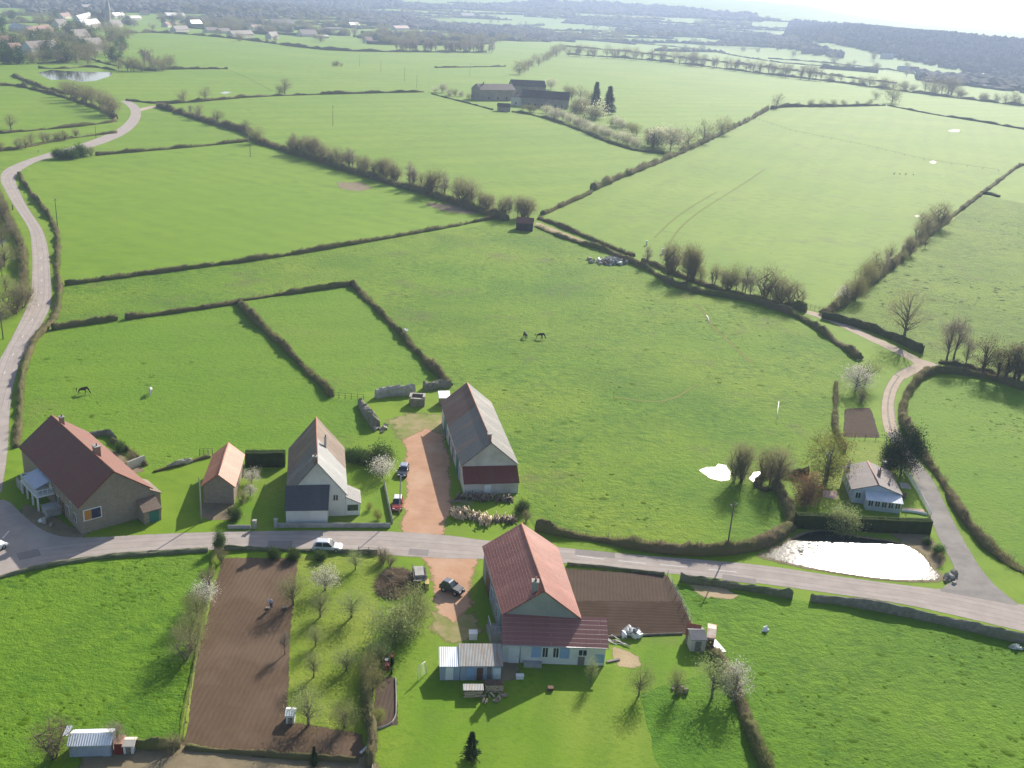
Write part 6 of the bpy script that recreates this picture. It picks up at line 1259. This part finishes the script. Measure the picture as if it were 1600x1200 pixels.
# patio and path of the bungalow
C_pink = mat('pink_paving', (.50, .36, .29), (.42, .30, .24), 1, .9)
sheet('patio', [(1284, 766), (1308, 767), (1309, 780), (1286, 777)], .02, C_pink); sheet('patio', [(1405, 753), (1420, 756), (1424, 764), (1408, 763)], .02, C_conc); sheet('path', [(1410, 793), (1444, 796), (1446, 800), (1411, 797)], .02, C_pink)
wall([(1409, 799), (1430, 801), (1448, 805)], .2, .4, P_white, 'low pale wall at the front corner of the bungalow garden', wv=.02, name='garden_wall')
# leaning frame on the lawn
p = gp(660, 1058); o = empty('clothes_frame', p, 'white metal frame standing slanted on the foreground lawn', 'frame', None, 1.0)
b = MB(); b.tube([(-.9, 0, 0), (-.7, .2, 1.7)], [.035, .035], 5); b.tube([(.9, 0, 0), (.7, .2, 1.7)], [.035, .035], 5); b.tube([(-.7, .2, 1.7), (.7, .2, 1.7)], [.035, .035], 5); b.build('frame', P_white, o, off=(0, 0, 0))
b = MB()
for k in np.linspace(.3, 1.5, 6): b.tube([(-.88+.1*k, .12*k, k), (.88-.1*k, .12*k, k)], [.018, .018], 4)
b.build('bars', P_white, o, off=(0, 0, 0))
# ------------------------------------------------------------------ vehicles
Tyre = mat('tyre_rubber', (.02, .02, .02), None, rough=.8); Rim = mat('steel_rim', (.5, .5, .52), None, rough=.35, spec=.6, metal=.7); Lamp = mat('lamp_glass', (.75, .75, .72), None, rough=.15, spec=.8); Tail = mat('tail_red', (.35, .02, .02), None, rough=.3); Black = mat('black_trim', (.025, .025, .027), None, rough=.6)
def paint(name, c): return mat(name, c, None, rough=.25, spec=.7)
def car(x, y, yaw, pm, label, L=4.1, Wd=1.7, Hh=1.45, style='hatch', roofm=None):
    p = gp(x, y); p[2] = .03; root = empty('parked_car', p, label, 'car', None, yaw); kw = dict(off=(0, 0, 0)); hl = L/2; w = Wd/2
    hood = .80 if style != 'suv' else 1.0; sill = .22 if style != 'suv' else .36; gl = Hh
    st = [(-hl, .45, hood*.95, .86), (-hl+.12, sill, hood*1.03, .95), (-hl+.6, sill, hood*1.06, 1.0), (0, sill, hood*1.08, 1.0), (hl-1.2, sill, hood*1.05, 1.0), (hl-.35, sill, hood*.92, .96), (hl-.08, sill+.05, hood*.78, .9), (hl, .45, hood*.62, .82)]
    b = MB(); V = []
    for (X, z0, z1, k) in st: V += [(X, -w*k*.92, z0), (X, -w*k, (z0+z1)*.52), (X, -w*k*.93, z1), (X, w*k*.93, z1), (X, w*k, (z0+z1)*.52), (X, w*k*.92, z0)]
    n = len(st); F = [(i*6+j, (i+1)*6+j, (i+1)*6+(j+1) % 6, i*6+(j+1) % 6) for i in range(n-1) for j in range(6)]+[tuple(range(5, -1, -1)), tuple(range((n-1)*6, n*6))]
    b.add(V, F, 0, None, False); body = b.build('body', pm, root, **kw)
    r0, r1 = (-hl+.25, -hl+.55) if style != 'sedan' else (-hl+.8, -hl+1.35); f0, f1 = hl-1.15, hl-1.85; zb = hood*1.04
    b = MB(); ks = .90; kt = .74
    V = [(r0, -w*ks, zb), (f0, -w*ks, zb), (f0, w*ks, zb), (r0, w*ks, zb), (r1, -w*kt, gl-.04), (f1, -w*kt, gl-.04), (f1, w*kt, gl-.04), (r1, w*kt, gl-.04)]
    b.add(V, [(0, 1, 5, 4), (1, 2, 6, 5), (2, 3, 7, 6), (3, 0, 4, 7), (4, 5, 6, 7)]); b.build('windows', Glass, root, **kw)
    b = MB(); V = [(r1-.12, -w*.76, gl-.05), (f1+.1, -w*.76, gl-.05), (f1+.1, w*.76, gl-.05), (r1-.12, w*.76, gl-.05), (r1+.05, -w*.64, gl+.02), (f1-.1, -w*.64, gl+.02), (f1-.1, w*.64, gl+.02), (r1+.05, w*.64, gl+.02)]
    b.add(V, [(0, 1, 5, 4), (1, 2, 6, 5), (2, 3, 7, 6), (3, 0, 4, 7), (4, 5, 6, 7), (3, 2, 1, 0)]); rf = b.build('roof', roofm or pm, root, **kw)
    b = MB()
    for s in (-1, 1):
        for (xa, za, xb, zb2) in ((f0, zb, f1, gl-.03), ((f1+r1)/2, zb, (f1+r1)/2, gl-.03), (r0+.05, zb, r1, gl-.03)): b.tube([(xa, s*w*.905, za), (xb, s*w*.755, zb2)], [.045, .045], 4)
    b.build('pillars', pm, root, **kw)
    for X in (hl-.75, -hl+.75):
        for s in (-1, 1):
            R_ = .31 if style != 'suv' else .37; b = MB(); b.tube([(X, s*(w-.2), R_), (X, s*(w+.015), R_)], [R_, R_], 14, 0, True, False); t_ = b.build('wheel', Tyre, root, **kw)
            b = MB(); b.tube([(X, s*(w+.005), R_), (X, s*(w+.03), R_)], [R_*.6, R_*.5], 10); b.build('rim', Rim, t_, **kw)
    for s in (-1, 1):
        b = MB(); b.box((hl-.07, s*w*.62, hood*.70), (.14, .34, .15)); b.build('headlight', Lamp, root, **kw)
        b = MB(); b.box((-hl+.03, s*w*.72, hood*.78), (.1, .22, .2)); b.build('tail_light', Tail, root, **kw)
        b = MB(); b.box((f0-.15, s*(w*.98+.06), zb+.08), (.12, .18, .12)); b.build('mirror', pm, root, **kw)
    for X in (hl-.02, -hl+.02): b = MB(); b.box((X, 0, .42), (.16, Wd*.86, .18)); b.build('bumper', Black if style == 'suv' else pm, root, **kw)
    b = MB(); b.box((hl+.055, 0, .45), (.02, .5, .11)); b.build('number_plate', P_white, root, **kw)
    return root
car(706, 925, -.5, paint('dark_blue_paint', (.035, .04, .055)), 'dark off road car parked on the drive left of the red roof', 3.3, 1.5, 1.6, 'suv', paint('grey_roof_paint', (.14, .155, .2)))
car(630, 740, -1.6, paint('black_paint', (.03, .04, .06)), 'dark blue car parked on the grass edge of the earth yard', 3.8, 1.6, 1.45, 'hatch', paint('grey_blue_paint', (.28, .32, .42)))
car(621, 792, -1.5, paint('red_paint', (.42, .035, .025)), 'red car with a reflection painted white on its roof parked beside the garden wall', 3.7, 1.6, 1.5, 'hatch', paint('reflection_white_roof', (.8, .8, .78)))  # white roof colour stands in for the windscreen's reflection
car(512, 859, 0.05, paint('silver_paint', (.62, .64, .68)), 'silver white estate car standing on the road above the orchard', 4.1, 1.75, 1.5, 'hatch')
car(-13, 862, 1.1, paint('white_paint_car', (.75, .77, .78)), 'white car cut off by the left edge at the junction', 4.1, 1.7, 1.45, 'hatch')
# cart with slatted sides
p = gp(655, 905); o = empty('cart', p, 'farm cart with slatted grey sides at the top of the drive', 'cart', None, 1.75); kw = dict(off=(0, 0, 0))
b = MB(); b.box((0, 0, .75), (3.4, 1.7, .12)); b.build('bed', P_grey, o, **kw)
for s in (-1, 1):
    b = MB()
    for z_ in (.95, 1.15, 1.35): b.box((0, s*.86, z_), (3.4, .05, .12))
    for X in (-1.6, -.55, .55, 1.6): b.box((X, s*.90, 1.1), (.08, .06, .75))
    b.build('side_board', P_grey, o, **kw)
    for X in (-1.0, 1.0):
        b = MB(); b.tube([(X, s*.72, .4), (X, s*.9, .4)], [.4, .4], 14); w_ = b.build('wheel', Tyre, o, **kw); b = MB(); b.tube([(X, s*.88, .4), (X, s*.93, .4)], [.2, .18], 8); b.build('rim', Rim, w_, **kw)
b = MB(); b.tube([(-1.7, 0, .6), (-3.0, 0, .45)], [.05, .05], 6); b.build('drawbar', P_wood, o, **kw)
b = MB(); b.box((.3, 0, 1.0), (2.4, 1.3, .35)); b.build('load', C_conc, o, **kw)
# old dark red tractor under the willow
p = gp(604, 1043); o = empty('tractor', p, 'old dark red tractor parked under the willow bushes', 'tractor', None, -1.4); Rd = mat('dull_red_paint', (.17, .025, .018), (.11, .02, .015), 2, .5)
b = MB(); b.box((.75, 0, .95), (1.5, .6, .6), 0, 0, .9); b.box((-.3, 0, .75), (.9, .55, .45)); b.build('bonnet', Rd, o, **kw)
b = MB(); b.box((-.65, 0, 1.15), (.5, .5, .1)); b.box((-.9, 0, 1.4), (.1, .5, .45)); b.build('seat', Black, o, **kw)
b = MB(); b.tube([(-.1, 0, 1.15), (-.25, 0, 1.5)], [.03, .03], 5); b.tube([(-.25+.2*math.sin(t_), .2*math.cos(t_), 1.5+.06*math.sin(t_)) for t_ in np.linspace(0, 6.28, 10)], [.02]*10, 4); b.build('steering_wheel', Black, o, **kw)
for s in (-1, 1):
    b = MB(); b.tube([(-.6, s*.5, .65), (-.6, s*.85, .65)], [.65, .65], 16); w_ = b.build('wheel', Tyre, o, **kw); b = MB(); b.tube([(-.6, s*.82, .65), (-.6, s*.88, .65)], [.32, .3], 10); b.build('rim', Rd, w_, **kw)
    b = MB(); b.tube([(1.2, s*.45, .35), (1.2, s*.62, .35)], [.35, .35], 12); w_ = b.build('wheel', Tyre, o, **kw); b = MB(); b.tube([(1.2, s*.60, .35), (1.2, s*.65, .35)], [.18, .16], 8); b.build('rim', Rd, w_, **kw)
    b = MB(); b.box((-.6, s*.68, 1.34), (1.0, .36, .06)); b.build('mudguard', Rd, o, **kw)
b = MB(); b.tube([(.9, .15, 1.2), (.9, .15, 1.9)], [.04, .04], 6); b.build('exhaust', Black, o, **kw); b = MB(); b.box((.2, 0, 1.28), (.5, .45, .08)); b.build('cover', P_white, o, **kw)
# ------------------------------------------------------------------ animals and the gardener
def skin(name, V, E, R, m, parent=None, root=0, sub=1, loc=None):
    me = bpy.data.meshes.new(name); me.from_pydata([tuple(map(float, v)) for v in V], E, []); me.materials.append(m)
    o = bpy.data.objects.new(name, me); link(o, parent, loc); o.modifiers.new('skin', 'SKIN'); me = o.data
    for i, r in enumerate(R): s = me.skin_vertices[0].data[i]; s.radius = (r, r) if np.isscalar(r) else r; s.use_root = (i == root)
    if sub: o.modifiers.new('sub', 'SUBSURF').levels = sub; o.modifiers['sub'].render_levels = sub
    return o
def horse(x, y, yaw, m, mane, label, graze=True, s=1.0, name='horse'):
    p = gp(x, y); root = empty(name, p, label, name, None, yaw); root.scale = (s, s, s)
    V = [(0, 0, 1.22), (.45, 0, 1.12), (.9, 0, 1.15), (1.22, 0, 1.25)]; R = [(.30, .30), (.33, .32), (.32, .33), (.25, .27)]; E = [(0, 1), (1, 2), (2, 3)]
    N_ = [(1.48, 0, 1.22), (1.72, 0, .88), (1.86, 0, .62), (1.98, 0, .32), (2.02, 0, .14)] if graze else [(1.42, 0, 1.5), (1.62, 0, 1.85), (1.76, 0, 1.98), (2.02, 0, 1.78), (2.14, 0, 1.62)]
    k = len(V); V += N_; R += [.19, .14, .13, .09, .07]; E += [(3, k), (k, k+1), (k+1, k+2), (k+2, k+3), (k+3, k+4)]
    for sg in (-1, 1):
        k = len(V); st = RNG.uniform(-.12, .12); V += [(1.12, sg*.15, .98), (1.12+st*.4, sg*.16, .56), (1.10+st, sg*.16, .25), (1.13+st, sg*.16, .05)]; R += [.14, .075, .05, .07]; E += [(2, k), (k, k+1), (k+1, k+2), (k+2, k+3)]
        k = len(V); st = RNG.uniform(-.12, .12); V += [(.02, sg*.17, .95), (.1, sg*.17, .82), (-.16+st, sg*.17, .5), (-.10+st, sg*.17, .25), (-.08+st, sg*.17, .05)]; R += [.18, .13, .07, .05, .07]; E += [(0, k), (k, k+1), (k+1, k+2), (k+2, k+3), (k+3, k+4)]
    for sg in (-1, 1):
        k = len(V); q = np.array(V[6]); V += [tuple(q+np.array([-.06, sg*.09, .10])), tuple(q+np.array([-.09, sg*.11, .2]))]; R += [.035, .015]; E += [(6, k), (k, k+1)]
    skin('body', V, E, R, m, root)
    skin('tail', [(-.30, 0, 1.3), (-.42, 0, 1.0), (-.42, 0, .5)], [(0, 1), (1, 2)], [.05, .08, .03], mane, root)
    skin('mane', [(1.25, 0, 1.50), (1.5, 0, 1.40), (1.74, 0, 1.06), (1.88, 0, .76)] if graze else [(1.25, 0, 1.55), (1.36, 0, 1.72), (1.52, 0, 1.95), (1.68, 0, 2.1)], [(0, 1), (1, 2), (2, 3)], [.06, .07, .06, .04], mane, root)
    return root
Hb = mat('brown_coat', (.07, .035, .02), (.05, .025, .015), 2, .7); Hd = mat('dark_coat', (.045, .028, .02), (.03, .02, .015), 2, .7); Hw = mat('white_coat', (.62, .60, .56), (.52, .50, .46), 2, .7); Hk = mat('black_mane', (.015, .012, .01), None, rough=.8)
horse(124, 616, .25, Hb, Hk, 'brown horse grazing in the paddock nearest the winding road')
horse(236, 614, -1.3, Hw, Hw, 'white horse standing in the paddock right of the brown one', True, 1.0)
horse(822, 530, 1.9, Hd, Hk, 'left dark brown horse grazing in the middle of the great meadow'); horse(839, 529, -.15, Hd, Hk, 'right dark brown horse walking in the middle of the great meadow', True, 1.05)
# sheep far away
Sw = mat('fleece', (.7, .68, .62), (.6, .58, .52), 3, .95); Sf = mat('sheep_face', (.5, .46, .4), None)
for x, y, yw in ((1396, 272, .3), (1407, 273, 2.8), (1414, 273, .1), (1427, 274, 1.2)):
    p = gp(x, y); r = empty('sheep', p, 'white sheep in the little line in the broad right meadow', 'sheep', 'white sheep of the right meadow', yw)
    V = [(0, 0, .65), (.3, 0, .66), (.65, 0, .68), (.88, 0, .72), (1.02, 0, .62)]; R = [.27, .31, .28, .13, .09]; E = [(0, 1), (1, 2), (2, 3), (3, 4)]
    for X in (.02, .62):
        for sg in (-1, 1): k = len(V); V += [(X, sg*.14, .36), (X, sg*.14, .02)]; R += [.07, .045]; E += [(0 if X < .3 else 2, k), (k, k+1)]
    skin('body', V, E, R, Sw, r)
# gardener
Sk = mat('skin', (.55, .33, .24), (.50, .29, .21), 4, .6); Sh = mat('pale_blue_shirt', (.55, .60, .72), (.48, .53, .66), 3, .85); Tr = mat('blue_trousers', (.06, .08, .14), (.05, .065, .12), 3, .9); Hr = mat('grey_hair', (.22, .20, .18), None)
p = gp(424, 951); r = empty('person', p, 'person in pale shirt and dark trousers working the brown vegetable plot', 'person', None, -1.9); p3 = (0, 0, 0)
J = dict(pel=(0, 0, .95), ab=(.03, 0, 1.12), ch=(.10, 0, 1.34), nk=(.15, 0, 1.50), hd=(.19, 0, 1.60), top=(.20, 0, 1.74))
V = list(J.values()); R = [(.15, .11), (.14, .10), (.17, .11), .055, (.085, .095), .06]; E = [(i, i+1) for i in range(5)]
for sg in (-1, 1):
    k = len(V); V += [(0, sg*.10, .88), (.05, sg*.12, .48), (-.01+.06*sg, sg*.12, .08), (.15+.06*sg, sg*.14, .035)]; R += [.095, .065, .045, .04]; E += [(0, k), (k, k+1), (k+1, k+2), (k+2, k+3)]
    k = len(V); V += [(.10, sg*.20, 1.40), (.18, sg*.25, 1.14), (.40, sg*.12, 1.02), (.47, sg*.09, 1.00), (.53, sg*.07, .985)]; R += [.055, .042, .032, .028, .024]; E += [(2, k), (k, k+1), (k+1, k+2), (k+2, k+3), (k+3, k+4)]
    h = k+4; hx, hy, hz = V[h]
    for f, (dy, ln) in enumerate(((-.03, .075), (-.01, .085), (.01, .08), (.028, .065))):
        k = len(V); V += [(hx+.03, hy+dy, hz+.01), (hx+.03+ln*.5, hy+dy, hz), (hx+.02+ln*.6, hy+dy, hz-.035)]; R += [.010, .009, .008]; E += [(h, k), (k, k+1), (k+1, k+2)]
    k = len(V); V += [(hx-.02, hy-sg*.03, hz+.01), (hx+.02, hy-sg*.055, hz-.01)]; R += [.011, .009]; E += [(h-1, k), (k, k+1)]
skin('body', V, E, R, Sk, r)
skin('shirt', [(.01, 0, .98), (.03, 0, 1.12), (.10, 0, 1.34), (.14, 0, 1.45), (.10, .20, 1.40), (.18, .25, 1.14), (.34, .16, 1.06), (.10, -.20, 1.40), (.18, -.25, 1.14), (.34, -.16, 1.06)], [(0, 1), (1, 2), (2, 3), (2, 4), (4, 5), (5, 6), (2, 7), (7, 8), (8, 9)], [(.175, .135), (.165, .13), (.195, .135), .085, .078, .062, .05, .078, .062, .05], Sh, r)
skin('trousers', [(0, 0, .96), (0, .10, .88), (.05, .12, .48), (.05, .12, .1), (0, -.10, .88), (.05, -.12, .48), (-.07, -.12, .1)], [(0, 1), (1, 2), (2, 3), (0, 4), (4, 5), (5, 6)], [(.17, .13), .115, .085, .065, .115, .085, .065], Tr, r)
skin('hair', [(.15, 0, 1.64), (.18, 0, 1.75)], [(0, 1)], [.09, .07], Hr, r)
b = MB(); b.tube([(.53, .07, 1.0), (.62, -.02, .95), (1.25, -.1, .04)], [.017, .017, .017], 6); b.box((1.28, -.1, .05), (.05, .24, .12)); b.tube([(.53, .07, 1.0), (.25, .12, 1.2)], [.017, .017], 6)
o = b.build('hoe', P_wood, None, tuple(p), (0, 0, 0)); o.rotation_euler = (0, 0, -1.9); tag(o, 'long handled hoe held by the person in the brown plot', 'hoe')
crate(445, 951, (.5, .3, .2), 'small pale box lying on the right edge of the brown plot', P_grey, 'box'); crate(418, 951, (.4, .3, .15), 'small tray on the soil at the feet of the person', P_grey, 'tray')
# pale trail markers in the great meadow: three short white water pipes
b = MB(); C = [gp(1217, 628), gp(1215, 642), gp(1214, 655)]; b.tube([q+np.array([0, 0, .06]) for q in C], [.07]*3, 5); tag(b.build('pipe', P_white, None, tuple(C[1]), tuple(C[1])), 'white pipe lying in the great meadow above the bungalow', 'pipe')
b = MB(); C = [gp(1104, 493), gp(1107, 498), gp(1108, 505)]; b.tube([q+np.array([0, 0, .06]) for q in C], [.1]*3, 5); tag(b.build('pipe', P_white, None, tuple(C[1]), tuple(C[1])), 'white pipe lying on the meadow ditch below the lane thicket', 'pipe')

# weeds afloat on the left half of the big pond, reeds along its margins
b = MB(); G2 = []
for k in range(46):
    q = gp(RNG.normal(1262, 24), RNG.normal(857, 7)); r_ = RNG.uniform(.06, .3); n_ = 7; A_ = np.arange(n_)*6.283/n_; rr3 = r_*RNG.uniform(.5, 1.2, n_); b.add([(q[0]+rr3[i]*math.cos(A_[i])*1.6, q[1]+rr3[i]*math.sin(A_[i]), .045) for i in range(n_)], [tuple(range(n_))])
tag(b.build('pond_weed', mat('pond_weed', (.30, .29, .26), (.22, .22, .19), 2)), kind='stuff')
b = MB(); M_ = resample(np.vstack([PW, PW[:1]])[:, :2], .3); M_ = M_[RNG.uniform(0, 1, len(M_)) < .55]; K_ = np.repeat(M_, 5, 0)+RNG.normal(0, .22, (len(M_)*5, 2)); b.tris(slivers(np.c_[K_, np.zeros(len(K_))], np.c_[RNG.normal(0, .25, (len(K_), 2)), np.ones(len(K_))], RNG.uniform(.15, .6, len(K_)), .06))
tag(b.build('reeds', mat('reed_straw', (.26, .23, .10), (.15, .19, .06), 1, transl=.3)), kind='stuff')
# ------------------------------------------------------------------ air
hm = bpy.data.materials.new('haze_air'); t = nodes(hm)
pv = N(t, "ShaderNodeVolumePrincipled"); pv.inputs['Density'].default_value = HAZE_D; pv.inputs['Color'].default_value = (.56, .68, 1.0, 1)
pv.inputs['Anisotropy'].default_value = .3
ou = N(t, "ShaderNodeOutputMaterial"); t.links.new(pv.outputs[0], ou.inputs['Volume'])
zmin = float(Z.min())
b = MB(); b.box((0, 0, (zmin-1+190)/2), (18400, 18400, 190-(zmin-1)))
tag(b.build('haze', hm), kind='stuff')
